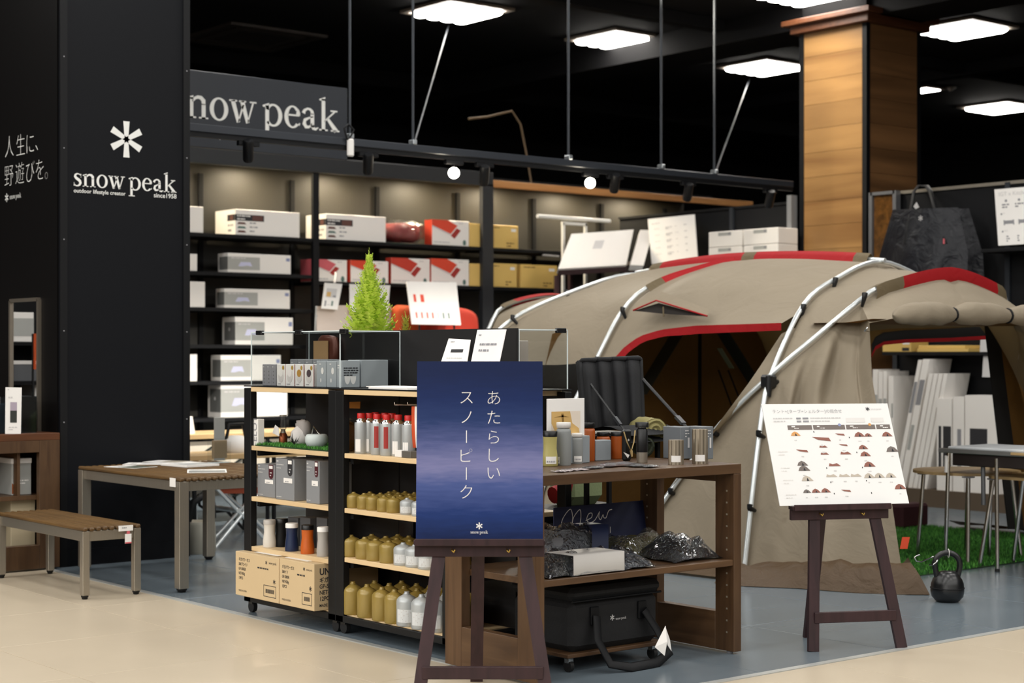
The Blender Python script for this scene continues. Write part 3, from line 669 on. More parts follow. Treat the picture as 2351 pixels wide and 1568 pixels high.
t = thing('carton_box', 'narrow white box leaning beside the sloped wide box', 'box', B); part('carton', MB().poly([B+V((.06, 0, 0)), B+V((.2, -.06, 0)), Cc+V((.24, -.06, .0)), Cc+V((.1, 0, 0))], -n*.07), whiteb, t)
# ================================================================== partition wall on the right with shelves
PX = 13.15
pw = thing('display_shelf', 'black partition with shelf boards along the right side behind the tent', 'shelf', (PX, 10.5, 0))
dpan = mat('partition_panel', '#0d0e11', .65, spec=.25)
for y0, y1 in ((5.2, 7.1), (7.12, 8.93), (8.96, 10.2), (11.56, 12.33), (12.35, 14.1)): part('panel', MB().box(PX, PX+.05, y0, y1, 0, 2.93, 0, .003), dpan, pw)
part('top_rail', MB().box(PX-.02, PX+.07, 5.2, 10.2, 2.93, 2.96), steel, pw); part('top_rail', MB().box(PX-.02, PX+.07, 11.56, 14.1, 2.93, 2.955), black, pw)
for y in (7.11, 8.945, 10.2, 12.34): part('post', MB().box(PX-.03, PX+.06, y-.025, y+.025, 0, 2.95), mat('post_steel', '#33373d', .4, .4), pw)
y = oX(1816, 500, PX).y; part('post', MB().box(PX-.03, PX+.06, y-.03, y+.03, 0, 3.02), mat('post_pale', '#85878a', .45, .3), pw)
for y0, y1, z in ((5.4, 9.0, oX(2330, 570, 12.9).z), (11.57, 12.85, oX(1787, 521, 12.83).z-.328), (7.6, 10.1, oX(2120, 808, 12.9).z)): part('shelf_board', MB().box(PX-.35, PX, y0, y1, z-.03, z, 0, .002), black, pw)
part('plinth', MB().box(PX-.44, PX, 6.6, 10.2, .0, .16), mat('plinth_brown', '#57493a', .6), pw)
SB = oX(1787, 521, 12.83).z-.328
# white drawer boxes on that shelf (2 x 2)
for i, (p0, p1) in enumerate([(1626, 1704), (1706, 1787)]):
    for k in range(2):
        y1, y0 = oX(p0, 560, 12.83).y, oX(p1, 560, 12.83).y; z = SB+k*.165
        t = thing('storage_box', ['lower', 'upper'][k]+' white storage box with grey label, '+['far from', 'close to'][i]+' the wooden pillar', 'box', (12.95, (y0+y1)/2, z), group='white storage boxes beside the pillar')
        part('carton', MB().box(12.83, 13.13, y0+.004, y1-.004, z, z+.162, 0, .006), whiteb, t)
        f = Fr((12.83, y1, z), (0, -1, 0), (0, 0, 1)); p = MB(); w = y1-y0; f.rect(p, w*.3, .115, w*.68, .15, 0); f.rect(p, w*.6, .12, w*.66, .145, 1, .0018); part('label', p, [greyl, ink], t)
def d_tables(t, f, w, h):
    p = MB(); f.lines(p, w*.08, h*.86, w*.3, 1, .02, .012, 0, 2)
    for r in range(5): f.lines(p, w*.12, h*(.74-.14*r), w*.2, 1, .02, .012, 1, r); f.lines(p, w*.38, h*(.74-.14*r), w*.14, 2, .018, .014, 0, 9+r); f.lines(p, w*.58, h*(.74-.14*r), w*.12, 1, .02, .012, 1, 20+r); f.lines(p, w*.78, h*(.74-.14*r), w*.12, 1, .02, .014, 0, 30+r)
    part('print', p, [inkl, mat('faint_ink', '#dcd9d6', .6)], t)
card('info_board', 'white product chart board leaning on the partition right of the sloped box', 'sign', [oX(1496, 606, 12.85), oX(1601, 592, 12.85), oX(1594, 492, 13.01), oX(1487, 503, 13.01)], .012, white, d_tables)
# kitchen chart, writing and little drawings
def d_kitchen(t, f, w, h):
    p = MB(); f.put2d(p, glyphs('IGT x Kitchen System'), w*.07, h*.87, .055, 0)
    for i in range(3):
        f.shape(p, [(w*(.2+.24*i)+.014*math.cos(q), h*.78+.014*math.sin(q)) for q in range(6)], 1); f.lines(p, w*(.12+.24*i), h*.7, w*.16, 2, .025, .014, 1, i)
    for y, s in ((.55, 3), (.24, 4)): f.shape(p, [(w*.1+.01*math.cos(q), h*y+.01*math.sin(q)) for q in range(6)], 1); f.lines(p, w*.13, h*y, w*.1, 1, .02, .012, 2, s)
    for i, x in enumerate((.13, .4, .7)):
        f.rect(p, w*x, h*.37, w*(x+.18+.03*i), h*.43, 3); f.rect(p, w*x, h*.35, w*x+.012, h*.44, 1, .0016); f.rect(p, w*(x+.17+.03*i), h*.35, w*(x+.17+.03*i)+.012, h*.44, 1, .0016)
    for i in range(4): f.lines(p, w*(.16+.2*i), h*.14, w*.06, 3, .022, .012, 1, 40+i)
    part('print', p, [inkl, ink, mat('faint_ink', '#dcd9d6', .6), ink], t)
card('kitchen_chart', 'white kitchen system chart on the partition at right picture edge', 'sign', [oX(2292, 564, 12.87), oX(2420, 556, 12.87), oX(2411, 424, 13.), oX(2283, 435, 13.)], .012, white, d_kitchen)
t = thing('mirror', 'dim mirror with painted wood reflection and grey frame beside the black bag', 'mirror', oX(2028, 600, 13.05))
yA, yB = oX(2001, 500, 13.05).y, oX(2056, 500, 13.05).y; z0, z1 = oX(2028, 640, 13.05).z, oX(2028, 440, 13.05).z; m = MB()
for y in (yA, yB): m.box(13.03, 13.1, y-.02, y+.02, z0, z1)
m.box(13.03, 13.1, yB, yA, z1-.03, z1); part('frame', m, mat('frame_grey', '#6c6d70', .4, .4), t); part('glass', MB().box(13.06, 13.09, yB, yA, z0, z1-.03), wood('painted_wood_reflection', '#3a2612', '#6b4720', 0, 3, rough=.2), t)  # the wood reflected in the glass is painted as its colour
# black tote bag hanging from the partition
bagm = mat('black_nylon', '#10121a', .42, var=.1, bump=.5, bs=7, spec=.35, bd=.04)
t = thing('tote_bag', 'large black nylon tote bag hanging on the partition right of the pillar', 'bag', oX(2120, 600, 12.55))
m = MB(); rows = []
out = [(2060, 482), (2035, 540), (2022, 600), (2030, 640)]; top = [(2060, 484), (2100, 478), (2145, 476), (2190, 474)]
for i in range(9):
    v = i/8; row = []
    for j in range(15):
        u = j/14; wv = 1+.35*min(v*1.6, 1)
        px = 2125+(u-.5)*150*wv-(6*v); py = 481-5*u+v*165
        row.append(oX(px, py, 12.77-.22*math.sin(math.pi*u)*(.4+.6*v)-.03*math.sin(u*17+v*4)*v))
    rows.append(row)
part('body', m.grid(rows), bagm, t); m = MB()
part('body_back', MB().grid([[p+V((.16+.1*v, 0, 0)) for p in r] for v, r in zip([i/8 for i in range(9)], rows)]), bagm, t)
strap = MB().tube([oX(2078, 560, 12.65), oX(2090, 490, 12.71), oX(2098, 440, 12.9), oX(2108, 427, 13.05), oX(2128, 427, 13.05), oX(2136, 440, 12.9), oX(2150, 488, 12.71), oX(2170, 560, 12.65)], .022, 8, flat=.4)
part('handle', strap, black, t); part('tag', MB().poly([oX(2097, 474, 12.65), oX(2104, 464, 12.65), oX(2110, 476, 12.65), oX(2102, 480, 12.65)], V((.004, 0, 0))), inkl, t)
p = MB(); q = oX(2115, 501, 12.33); lf2 = Fr(q, (0, -1, 0), (0, 0, 1)); lf2.put2d(p, STAR, 0, 0, .05, h=.01); part('emblem', p, inkl, t)
part('zip_pull', MB().tube([oX(2167, 548, 12.51), oX(2167, 560, 12.51)], .008, 6), pinkr, t)
# flat cartons and papers on the shelf under the tent roof line
zs = oX(2120, 808, 12.9).z
t = thing('carton_box', 'flat yellow card box with a black label, on the shelf seen through the tent', 'box', oX(2060, 805, 12.9)); y1, y0 = oX(2029, 800, 12.85).y, oX(2094, 800, 12.85).y
part('carton', MB().box(12.83, 13.1, y0, y1, zs, zs+.1, 0, .004), goldb, t); f = Fr((12.83, y1, zs), (0, -1, 0), (0, 0, 1)); p = MB(); f.rect(p, (y1-y0)*.7, .01, (y1-y0)*.95, .04, 0); f.rect(p, (y1-y0)*.72, .07, (y1-y0)*.96, .095, 1); part('label', p, [inkd, white], t)
y1, y0 = oX(2107, 800, 12.85).y, oX(2224, 800, 12.85).y
for k in range(2):
    t = thing('carton_box', ['lower', 'upper'][k]+' thin yellow card sleeve, right of the flat labelled box', 'box', (12.95, (y0+y1)/2, zs+k*.031), group='thin yellow sleeves on the shelf'); part('carton', MB().box(12.84+.02*k, 13.1, y0+.05*k, y1, zs+k*.031, zs+k*.031+.03, 0, .003), goldb, t)
# white flat-pack boxes standing on the plinth, seen through the tent opening: (left, top, width) of front edge, lean, depth
zp = .16
def flat(label, pxl, pxr, pyt, lean, dep, xf, marks):
    yl, yr = oX(pxl, 1120, xf).y, oX(pxr, 1120, xf).y; zt = oX((pxl+pxr)/2, pyt, xf).z
    t = thing('flat_box', label, 'box', (xf, (yl+yr)/2, zp), group='white flat boxes stacked upright behind the tent')
    h = zt-zp; sh = -lean
    m = MB(); vs = []
    for z, o in ((zp, 0), (zt, sh)):
        for x in (xf, xf+dep): vs += [(x, yr+.004+o, z), (x, yl-.004+o, z)]
    m.add(vs, [(0, 1, 3, 2), (4, 5, 7, 6), (0, 1, 5, 4), (2, 3, 7, 6), (0, 2, 6, 4), (1, 3, 7, 5)]); part('carton', m, whiteb, t)
    p = MB(); up = V((0, sh, h)); f = Fr((xf, yl-.004, zp), (0, -1, 0), up); f.v = up.normalized(); f.n = V((-1, 0, 0)); w = yl-yr-.008
    for a, b, c, d, mi in marks: f.rect(p, w*a, h*b, w*c, h*d, mi)
    if marks: part('label', p, [greyl, inkd, ink], t)
flat('leftmost white flat box beside the tent opening edge', 2003, 2016, 848, 0, .33, 12.80, [(.2, .5, .9, .78, 0)])
flat('white flat box with grey strip, second from the tent edge', 2016, 2027, 853, 0, .33, 12.79, [(.1, .5, .9, .76, 0)])
flat('white flat box with grey strip, third from the tent edge', 2027, 2037, 852, 0, .33, 12.79, [(.1, .5, .9, .76, 0)])
flat('broad upright white box left of the leaning ones', 2039, 2052, 863, 0, .34, 12.77, [(.6, .62, .9, .75, 0)])
flat('tall leaning white box, left of the leaning pair', 2053, 2063, 826, .27, .34, 12.76, [(.1, .6, .9, .85, 2)])
flat('tall leaning white box, right of the leaning pair', 2064, 2080, 824, .27, .34, 12.76, [(.1, .66, .9, .86, 2), (.1, .3, .6, .5, 0)])
for i in range(4): flat(['first', 'second', 'third', 'fourth'][i]+' of four plain leaning white boxes before the dark labelled box', 2084+11*i, 2094.5+11*i, 857, .235, .34, 12.74, [])
flat('short white box with dark picture label behind the stove table', 2150, 2186, 915, 0, .3, 12.72, [(.12, .2, .3, .7, 1), (.42, .2, .95, .7, 1)])
flat('white box with blue grey strip, right of the dark labelled box', 2187, 2214, 911, 0, .3, 12.72, [(.4, .2, .75, .66, 2)])
flat('wide white box with large dark picture, rightmost in the row', 2215, 2290, 908, 0, .3, 12.72, [(.15, .24, .7, .66, 1)])
for i, (px, py) in enumerate(((2262, 788), (2268, 840))):
    a = oX(px, py, 12.81); card('price_card', ['upper', 'lower'][i]+' pale price paper seen through the tent', 'leaflet', [a+V((0, .06, -.1)), a+V((0, -.06, -.1)), a+V((.02, -.06, .1)), a+V((.02, .06, .1))], .004, inkl)
# ================================================================== the rolling display cart (two bays)
CX0, CX1, CY0, CY1, DIV = 4.68, 5.42, 6.15, 8.0, 5.08
cart = thing('display_cart', 'black rolling display cart of two bays with pale beech shelves', 'cart', (5.05, 7.07, 0))
fr_m = mat('cart_frame', '#0e0f11', .5, spec=.3)
def post(x, y0, y1): part('post', MB().box(x, x+.04, y0, y1, .06, 1.215, 0, .003), fr_m, cart)
bays = [(7.135, 8.0), (6.15, 7.0)]
for a, b in ((7.93, 8.0), (7.102, 7.17), (7.034, 7.1), (6.15, 6.215)):
    post(CX0, a, b); post(CX1-.04, a, b)
LV = {0: (.904, .63, .362), 1: (.904, .631, .386)}
for i, (a, b) in enumerate(((7.102, 8.0), (6.15, 7.1))):
    part('top_board', MB().box(CX0+.002, CX1-.002, a+.07, b-.07, 1.196, 1.222, 0, .002), beech, cart)
    part('top_tray', MB().box(CX0, CX1, a, b, 1.2225, 1.228), fr_m, cart)
    for z in LV[i]: part('shelf_board', MB().box(CX0+.004, CX1-.004, a+.072, b-.072, z-.024, z, 0, .002), beech, cart)
    for z in LV[i]:
        for y in (a+.072, b-.1): part('shelf_bracket', MB().box(CX0+.04, CX1-.04, y, y+.028, z-.055, z-.0245), fr_m, cart)
    part('base_frame', MB().box(CX0, CX1, a, b, .06, .094, 0, .003), fr_m, cart); part('base_board', MB().box(CX0+.02, CX1-.02, a+.07, b-.07, .0941, .099), beech, cart)
    part('spine_panel', MB().box(DIV-.008, DIV+.008, a+.005, b-.005, .1, 1.521), mat('spine_panel', '#121011', .5), cart)
    for x in (CX0+.035, CX1-.035):
        for y in (a+.035, b-.035):
            m = MB().tube([(x-.012, y, .03), (x+.012, y, .03)], .03, 14); o = part('caster', m, rubber, cart); part('fork', MB().box(x-.016, x+.016, y-.02, y+.02, .045, .06), blackp, o)
Z0 = 1.2285
# ---- clear display cases on top
def case(label, x0, x1, y0, y1, nclip):
    t = thing('display_case', label, 'display case', ((x0+x1)/2, (y0+y1)/2, Z0)); h = 1.512-Z0
    for bx in ((x0, x0+.004, y0, y1, Z0, Z0+h), (x1-.004, x1, y0, y1, Z0, Z0+h), (x0, x1, y0, y0+.004, Z0, Z0+h), (x0, x1, y1-.004, y1, Z0, Z0+h), (x0, x1, y0, y1, Z0+h, Z0+h+.004)): part('clear_panel', MB().box(*bx), acry, t)
    m = MB(); e = .0022
    for x in (x0, x1):
        for y in (y0, y1): m.box(x-e, x+e, y-e, y+e, Z0, Z0+h)
        m.box(x-e, x+e, y0, y1, Z0+h, Z0+h+.005)
    for y in (y0, y1): m.box(x0, x1, y-e, y+e, Z0+h, Z0+h+.005)
    part('painted_edge_glints', m, acrye, t)  # light caught along the acrylic edges, painted as pale strips
    return t, h
t, h = case('long clear acrylic case of small boxes on the cart', 4.70, 5.068, 7.09, 7.955, 3)
for px in (596, 686, 789):
    y = oX(px, 760, 4.70).y; o = part('hinge_clip', MB().box(4.692, 4.712, y-.03, y+.03, Z0+h-.012, Z0+h+.012, 0, .003), blackp, t)
    m = MB()
    for k in (-1, 0, 1): m.box(4.690, 4.692, y+k*.018-.004, y+k*.018+.004, Z0+h-.006, Z0+h+.002)
    part('screw', m, chrome, o)
t, h = case('smaller clear acrylic case behind the blue poster, by the chair', 5.095, 5.40, 6.16, 7.0, 1)
y = 6.16; x = oY(1288, 758, 6.16).x; part('hinge_clip', MB().box(x-.03, x+.03, y-.008, y+.012, Z0+h-.012, Z0+h+.012, 0, .003), blackp, t)
t = thing('carton_box', 'tall beige box inside the smaller clear case', 'box', (5.2, 6.4, Z0)); part('carton', MB().box(5.115, 5.19, 6.2, 6.9, Z0, Z0+.235, 0, .004), mat('beige_box', '#a59c92', .6), t)
# ---- boxes in the long case
def bx(name, label, x0, x1, y0, y1, z, h, m, deco=None, group=None, cat='box', pn='carton'):
    t = thing(name, label, cat, ((x0+x1)/2, (y0+y1)/2, z), group=group)
    part(pn, MB().box(x0, x1, y0, y1, z, z+h, 0, .0025), m, t)
    if deco:
        f = Fr((x0, y1, z), (0, -1, 0), (0, 0, 1)); s = Fr((x0, y0, z), (1, 0, 0), (0, 0, 1))
        deco(t, f, y1-y0, h, s, x1-x0)
    return t
def ell(cx, cy, rx, ry, n=14, a0=0, a1=360): return [(cx+rx*math.cos(math.radians(a0+(a1-a0)*i/n)), cy+ry*math.sin(math.radians(a0+(a1-a0)*i/n))) for i in range(n)]
def d_egg(c):
    def f(t, f, w, h, s, d):
        p = MB(); f.shape(p, ell(w*.5, h*.42, w*.3, h*.26), 0); f.shape(p, ell(w*.5, h*.6, w*.25, h*.17), 1, .0017); f.shape(p, ell(w*.78, h*.84, w*.12, h*.1), 2, .0017); f.lines(p, w*.2, h*.08, w*.6, 1, .01, .004, 3, 3); s.rect(p, 0, 0, .004, h, 4); part('print', p, [mat('egg_grey', '#d9d3cf', .6), c, mat('ochre', '#b7923f', .6), ink, redd], t)
    return f
def d_dots(t, f, w, h, s, d):
    p = MB(); f.lines(p, w*.2, h*.86, w*.5, 1, .01, .004, 0, 2)
    for k in range(4): f.shape(p, ell(w*.5, h*(.15+.17*k), w*.1, h*.035, 8), 1)
    part('print', p, [inkl, mat('dim', '#6a6866', .6)], t)
def d_bulb(t, f, w, h, s, d):
    p = MB(); f.lines(p, w*.35, h*.86, w*.3, 1, .01, .005, 0, 2); f.shape(p, ell(w*.66, h*.62, w*.14, h*.13), 0); f.shape(p, ell(w*.5, h*.26, w*.06, h*.08), 0); part('print', p, [white], t)
yy = lambda px: oX(px, 870, 4.73).y
for i, (a, b) in enumerate(((602, 612), (612, 623), (623, 633))): bx('small_box', ['first', 'second', 'third'][i]+' small dark grey box from the left end of the case', 4.73, 4.83, yy(b)+.001, yy(a)-.001, Z0, .115, mat('grey_small_box', '#8f8e92', .6), d_dots, 'small grey boxes in the case')
for i, (a, b, c, n) in enumerate(((635, 655, whiteb, 'the pale left'), (655, 676, mat('egg_pale', '#efe9e6', .6), 'the pale right'), (677, 697, mat('egg_tan', '#b98a3c', .6), 'an ochre topped'), (699, 720, mat('egg_dark', '#4a3b42', .6), 'a dark topped'))): bx('small_box', 'white box showing %s egg lamp in the case' % n, 4.73, 4.82, yy(b)+.001, yy(a)-.001, Z0, .116, whiteb, d_egg(c), 'white egg lamp boxes in the case')
for i in range(5): bx('small_box', '%s of five grey boxes behind the egg lamp boxes' % ['first', 'second', 'third', 'fourth', 'last'][i], 4.86, 4.94, 7.82-.075*i-.07, 7.82-.075*i, Z0, .142, greyb, d_dots, 'grey boxes in the back row of the case')
cg = mat('grey_lamp_box', '#a6acb0', .55)
for i, (a, b) in enumerate(((726, 748), (749, 772))): bx('lamp_box', ['left', 'right'][i]+' grey lamp box with white bulb picture beside the egg boxes', 4.73, 4.86, yy(b)+.001, yy(a)-.001, Z0, .135, cg, d_bulb, 'grey lamp boxes in the case')
def d_bowl(t, f, w, h, s, d):
    p = MB()
    for a in (.3, .62): s.shape(p, ell(d*a, h*.4, d*.16, h*.28, 10, 180, 360)+[(d*(a+.16), h*.42), (d*(a-.16), h*.42)], 0)
    s.lines(p, d*.1, h*.7, d*.8, 4, .012, .006, 1, 4); f.lines(p, w*.2, h*.8, w*.5, 2, .012, .005, 0, 2); part('print', p, [white, inkd], t)
bx('lamp_box', 'grey box printed with two white bowls near the case corner', 4.73, 4.84, 7.12, yy(773)-.001, Z0, .137, cg, d_bowl)
bx('lamp_box', 'plain long grey box at the right end of the case', 4.86, 5.03, 7.14, 7.26, Z0, .14, cg, None)
bgt = thing('product_bag', 'brown foil product bag hanging inside the long case', 'bag', (5.04, 7.6, 1.3)); y1, y0 = oX(731, 800, 5.05).y, oX(778, 800, 5.05).y
part('bag', blob((5.045, (y0+y1)/2, 1.41), (.02, (y1-y0)/2, .09), 10, 8, 2, .1), mat('brown_foil', '#5a2f22', .3, .3), bgt); part('label', MB().box(5.018, 5.022, y0+.06, y1, 1.34, 1.47), mat('kraft_label', '#9a7a52', .6), bgt)
t = thing('catalogue', 'thin white booklets lying on the cart edge beside the blue poster', 'booklet', (4.8, 6.9, Z0)); part('booklet', MB().box(4.69, 4.85, 6.5, oX(846, 890, 4.69).y, Z0, Z0+.008), white, t); part('booklet', MB().box(4.70, 4.87, 6.52, 6.86, Z0+.0081, Z0+.013), whiteb, t)
# ---- leaflets on stands behind the poster
def d_leaf(t, f, w, h):
    p = MB(); f.lines(p, w*.12, h*.92, w*.2, 1, .01, .006, 0, 3); f.rect(p, w*.22, h*.72, w*.62, h*.78, 1); f.lines(p, w*.15, h*.6, w*.5, 4, .03, .006, 2, 5); f.rect(p, w*.6, h*.3, w*.84, h*.55, 2); f.rect(p, w*.62, h*.32, w*.82, h*.53, 3, .002)
    for x in (.15, .42): f.shape(p, ell(w*x, h*.12, .008, .011), 1)
    part('print', p, [ink, inkd, inkl, white], t)
def d_leaf2(t, f, w, h):
    p = MB(); f.lines(p, w*.1, h*.9, w*.16, 1, .01, .006, 0, 3); f.lines(p, w*.2, h*.74, w*.6, 2, .03, .01, 0, 4); f.rect(p, w*.24, h*.12, w*.62, h*.44, 1); f.lines(p, w*.5, h*.2, w*.08, 2, .02, .01, 2, 6, .002)
    part('print', p, [ink, mat('mauve_photo', '#bba4a2', .5), white], t)
a0, a1 = oX(992, 888, 4.82), oX(1062, 888, 4.80); b0, b1 = oX(1030, 777, 4.99), oX(1080, 780, 4.97)
card('leaflet', 'white curling leaflet with dark heading above the poster', 'leaflet', [(a0.x, a0.y, Z0+.0005), (a1.x, a1.y, Z0+.0005), b1, b0], .003, white, d_leaf)
a0, a1 = oX(1068, 888, 4.74), oX(1132, 888, 4.72); b0, b1 = oX(1096, 757, 4.84), oX(1162, 756, 4.82)
card('leaflet', 'taller glossy white leaflet with mauve photo above the poster', 'leaflet', [(a0.x, a0.y, Z0+.0005), (a1.x, a1.y, Z0+.0005), b1, b0], .003, mat('gloss_white', '#f4f2f2', .12), d_leaf2)
# ---- artificial cypress behind the spine panel
def conifer(name, label, c, h, r, m, dark, n, potm, seed, pot=True):
    t = thing(name, label, 'plant', c); rnd = random.Random(seed)
    if pot: lpart('pot', MB().lathe([(.045, 0), (.06, .11), (.055, .11), (.05, .1)], n=16), potm, t)
    lpart('stem', MB().tube([(0, 0, .09), (0, 0, h*.9)], [.008, .003], 6), mat('stem_brown', '#4b4a22', .8), t)
    f = MB()
    for k in range(n):
        v = (k+.5)/n; z = .15+(h-.19)*v; rr = r*(1-v)**.7*(.55+.45*min(1, v*5+.3)); a = k*2.399+rnd.uniform(-.3, .3)
        L = max(rr*rnd.uniform(.8, 1.15), .03); up = .55+1.1*v; d = V((math.cos(a), math.sin(a), up)).normalized(); s = V((-math.sin(a), math.cos(a), 0)); b = V((0, 0, z-.02))
        seg = 9
        for q in range(seg):                          # feathery sprig: paired leaflets along a bent spine
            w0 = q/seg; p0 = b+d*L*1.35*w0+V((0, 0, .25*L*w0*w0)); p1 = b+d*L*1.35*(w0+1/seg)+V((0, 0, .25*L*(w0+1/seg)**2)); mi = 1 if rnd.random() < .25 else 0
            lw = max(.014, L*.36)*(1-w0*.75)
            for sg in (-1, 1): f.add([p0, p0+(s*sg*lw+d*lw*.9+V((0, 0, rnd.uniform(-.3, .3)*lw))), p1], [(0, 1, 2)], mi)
    tip = V((0, 0, h)); 
    for q in range(10):
        a = q*1.1; z = h-.16+.016*q; w = .022*(1-q/11)
        f.add([(0, 0, z), (w*math.cos(a), w*math.sin(a), z+.03), (0, 0, z+.02)], [(0, 1, 2)], 0)
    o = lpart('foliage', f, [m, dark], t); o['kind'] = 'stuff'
    return t
lime = mat('lime_leaf', '#cbe055', .6, var=.25, vs=20); limed = mat('lime_leaf_deep', '#a9c63f', .6, var=.25, vs=20)  # two lime tones, mixed at random among the leaflets
def translucent(m, f):
    b = m.node_tree.nodes['Principled BSDF']; b.inputs['Subsurface Weight'].default_value = f; b.inputs['Subsurface Radius'].default_value = (.02, .03, .01)
q = oX(848, 750, 5.2); conifer('potted_cypress', 'lime green artificial cypress standing behind the clear case', (5.2, q.y, Z0), oX(848, 572, 5.2).z-Z0, .15, lime, limed, 420, black, 4)
q = oX(931, 750, 5.22); conifer('potted_plant', 'small yellow green plant behind the black panel, left of the chart board', (5.25, oX(931, 750, 5.25).y, Z0), oX(931, 712, 5.25).z-Z0, .075, mat('yellow_leaf', '#a9a53a', .6, var=.2), mat('yellow_leaf_dark', '#7f7a22', .6), 60, black, 9)
# ================================================================== goods on the left bay
zA, zB, zC, zD = .9045, .6305, .3625, .0995
turf_g = mat('turf_green', '#2f6a24', .8, var=.3, vs=60)
def turf(name, label, x0, x1, y0, y1, z, n, hgt, seed=1, cat='mat', w=.0025):
    t = thing(name, label, cat, ((x0+x1)/2, (y0+y1)/2, z)); part('backing', MB().box(x0, x1, y0, y1, z, z+.006), mat('turf_backing', '#1e3a18', .9), t)
    rnd = random.Random(seed); m = MB()
    for i in range(n):
        x, y = rnd.uniform(x0, x1), rnd.uniform(y0, y1); a = rnd.uniform(0, 6.28); hh = hgt*rnd.uniform(.6, 1.1); dx, dy = math.cos(a)*w, math.sin(a)*w; lx, ly = rnd.uniform(-1, 1)*hh*.5, rnd.uniform(-1, 1)*hh*.5
        m.add([(x-dx, y-dy, z+.006), (x+dx, y+dy, z+.006), (x+lx, y+ly, z+.006+hh)], [(0, 1, 2)], rnd.randrange(2))
    o = part('pile', m, [turf_g, mat('turf_light', '#559a3a', .8, var=.2)], t); o['kind'] = 'stuff'; return t
turf('turf_mat', 'small piece of artificial grass on the cart shelf', 4.69, 5.05, 7.18, 7.9, zA, 5000, .016, 2)
zt_ = zA+.006
t = thing('price_sign', 'narrow white upright sign with sideways letters at the cart post', 'sign', (4.71, 7.895, zA)); yl, yr = oX(580, 990, 4.70).y, oX(592, 990, 4.70).y
part('card', MB().box(4.70, 4.74, yr, yl, zA, oX(586, 962, 4.70).z, 0, .002), white, t); f = Fr((4.70, yl, zA), (0, -1, 0), (0, 0, 1)); p = MB(); v, fa = glyphs('ELOT'); f.put2d(p, ([(-y, x) for x, y in v], fa), .045, .02, .058, 0); part('lettering', p, ink, t)
glassm = clear('lamp_glass', '#eef2f2', 1.4, .03, base=.08)
def at(px, py, X): return oX(px, py, X)
q = at(650, 1020, 4.84); t = thing('gas_lantern', 'slim glass and steel gas lantern with paper tag on the turf', 'lantern', (4.84, q.y, zt_)); zz = [at(650, y, 4.84).z for y in (953, 985, 1003)]
lpart('base', MB().lathe([(.022, 0), (.024, .045), (.016, .06)], n=14), mat('copper_base', '#8a4a2a', .35, .7), t); lpart('burner', MB().lathe([(.016, .06), (.012, .075), (.014, zz[1]-zt_)], n=12), steel, t)
lpart('glass', MB().lathe([(.017, zz[1]-zt_), (.017, zz[0]-zt_-.004)], n=14), glassm, t); lpart('cap', MB().lathe([(.019, zz[0]-zt_-.006), (.019, zz[0]-zt_)], n=14), steel, t)
lpart('price_tag', MB().poly([(-.05, .03, .06), (-.05, -.04, .045), (-.05, -.035, .09), (-.05, .0, .105)], V((.002, 0, 0))), white, t)
q = at(693, 1018, 4.86); t = thing('soft_lantern', 'white bulb shaped fabric lantern with grey cloth hood on the turf', 'lantern', (4.86, q.y, zt_))
lpart('shade', MB().lathe([(.02, 0), (.05, .012), (.062, .04), (.055, .075), (.03, .1), (.012, .11)], n=20), mat('white_shade', '#e5e1de', .6), t); lpart('hood', blob((.0, -.015, .085), (.03, .05, .05), 12, 8, 6, .3), mat('grey_cloth', '#a8a29f', .85), t)
m = MB(); fl_ = mat('dark_plant', '#14160f', .7)
for k in range(9):
    a = k*.7; m.add([(0, 0, .012), (.02*math.cos(a-.2), .02*math.sin(a-.2), .03), (.036*math.cos(a), .036*math.sin(a), .02+.03*(k % 3)), (.02*math.cos(a+.2), .02*math.sin(a+.2), .03)], [(0, 1, 2, 3)])
m.tube([(0, 0, 0), (0, 0, .02)], .004, 6); q = at(676, 1024, 4.74); o = solo('small_plant', 'tiny dark star leaved plant at the shelf front beside white lantern', 'plant', m, fl_); o.location = (4.74, q.y, zt_)
q = at(727, 1028, 4.79); t = thing('bowl_lantern', 'pale rounded bowl lamp with wire handle on the turf by the post', 'lantern', (4.79, q.y, zt_))
lpart('bowl', MB().lathe([(.03, 0), (.05, .008), (.06, .03), (.06, .055), (.052, .068), (.045, .07)], n=22), mat('pale_blue_shade', '#c9d2d0', .5), t); lpart('handle', MB().tube([(0, .05, .06), (0, .03, .11), (0, -.01, .08), (0, -.05, .062)], .003, 6), chrome, t)
# grey cookware boxes
def d_cook(c):
    def f(t, f, w, h, s, d):
        p = MB(); f.lines(p, w*.06, h*.92, w*.2, 1, .01, .006, 0, 2); f.lines(p, w*.06, h*.84, w*.4, 2, .018, .004, 0, 4)
        f.shape(p, [(w*.66, h)]+[(w*.66+w*.13*(1-math.cos(a)), h*.7-w*.13*math.sin(a)) for a in [math.pi*q/8 for q in range(9)]]+[(w*.92, h)], 1, .0014); f.rect(p, w*.69, h*.88, w*.89, h*.97, 2, .002); f.lines(p, w*.74, h*.74, w*.1, 2, .014, .006, 0, 7, .002); f.rect(p, w*.45, h*.42, w*.92, h*.54, 2, .0018); f.lines(p, w*.55, h*.44, w*.3, 1, .01, .006, 3, 8, .0022); f.lines(p, w*.06, h*.06, w*.5, 1, .01, .004, 0, 9)
        part('print', p, [inkl, c, white, ink], t)
    return f
gm = mat('slate_box', '#85878a', .6, var=.03)
bx('cookware_box', 'shortest grey box with wine red pot picture, left on the shelf', 4.72, 4.9, at(631, 1100, 4.72).y, at(591, 1100, 4.72).y, zB, at(610, 1066, 4.72).z-zB, gm, d_cook(mat('wine_print', '#4a1620', .5)), 'grey cookware boxes')
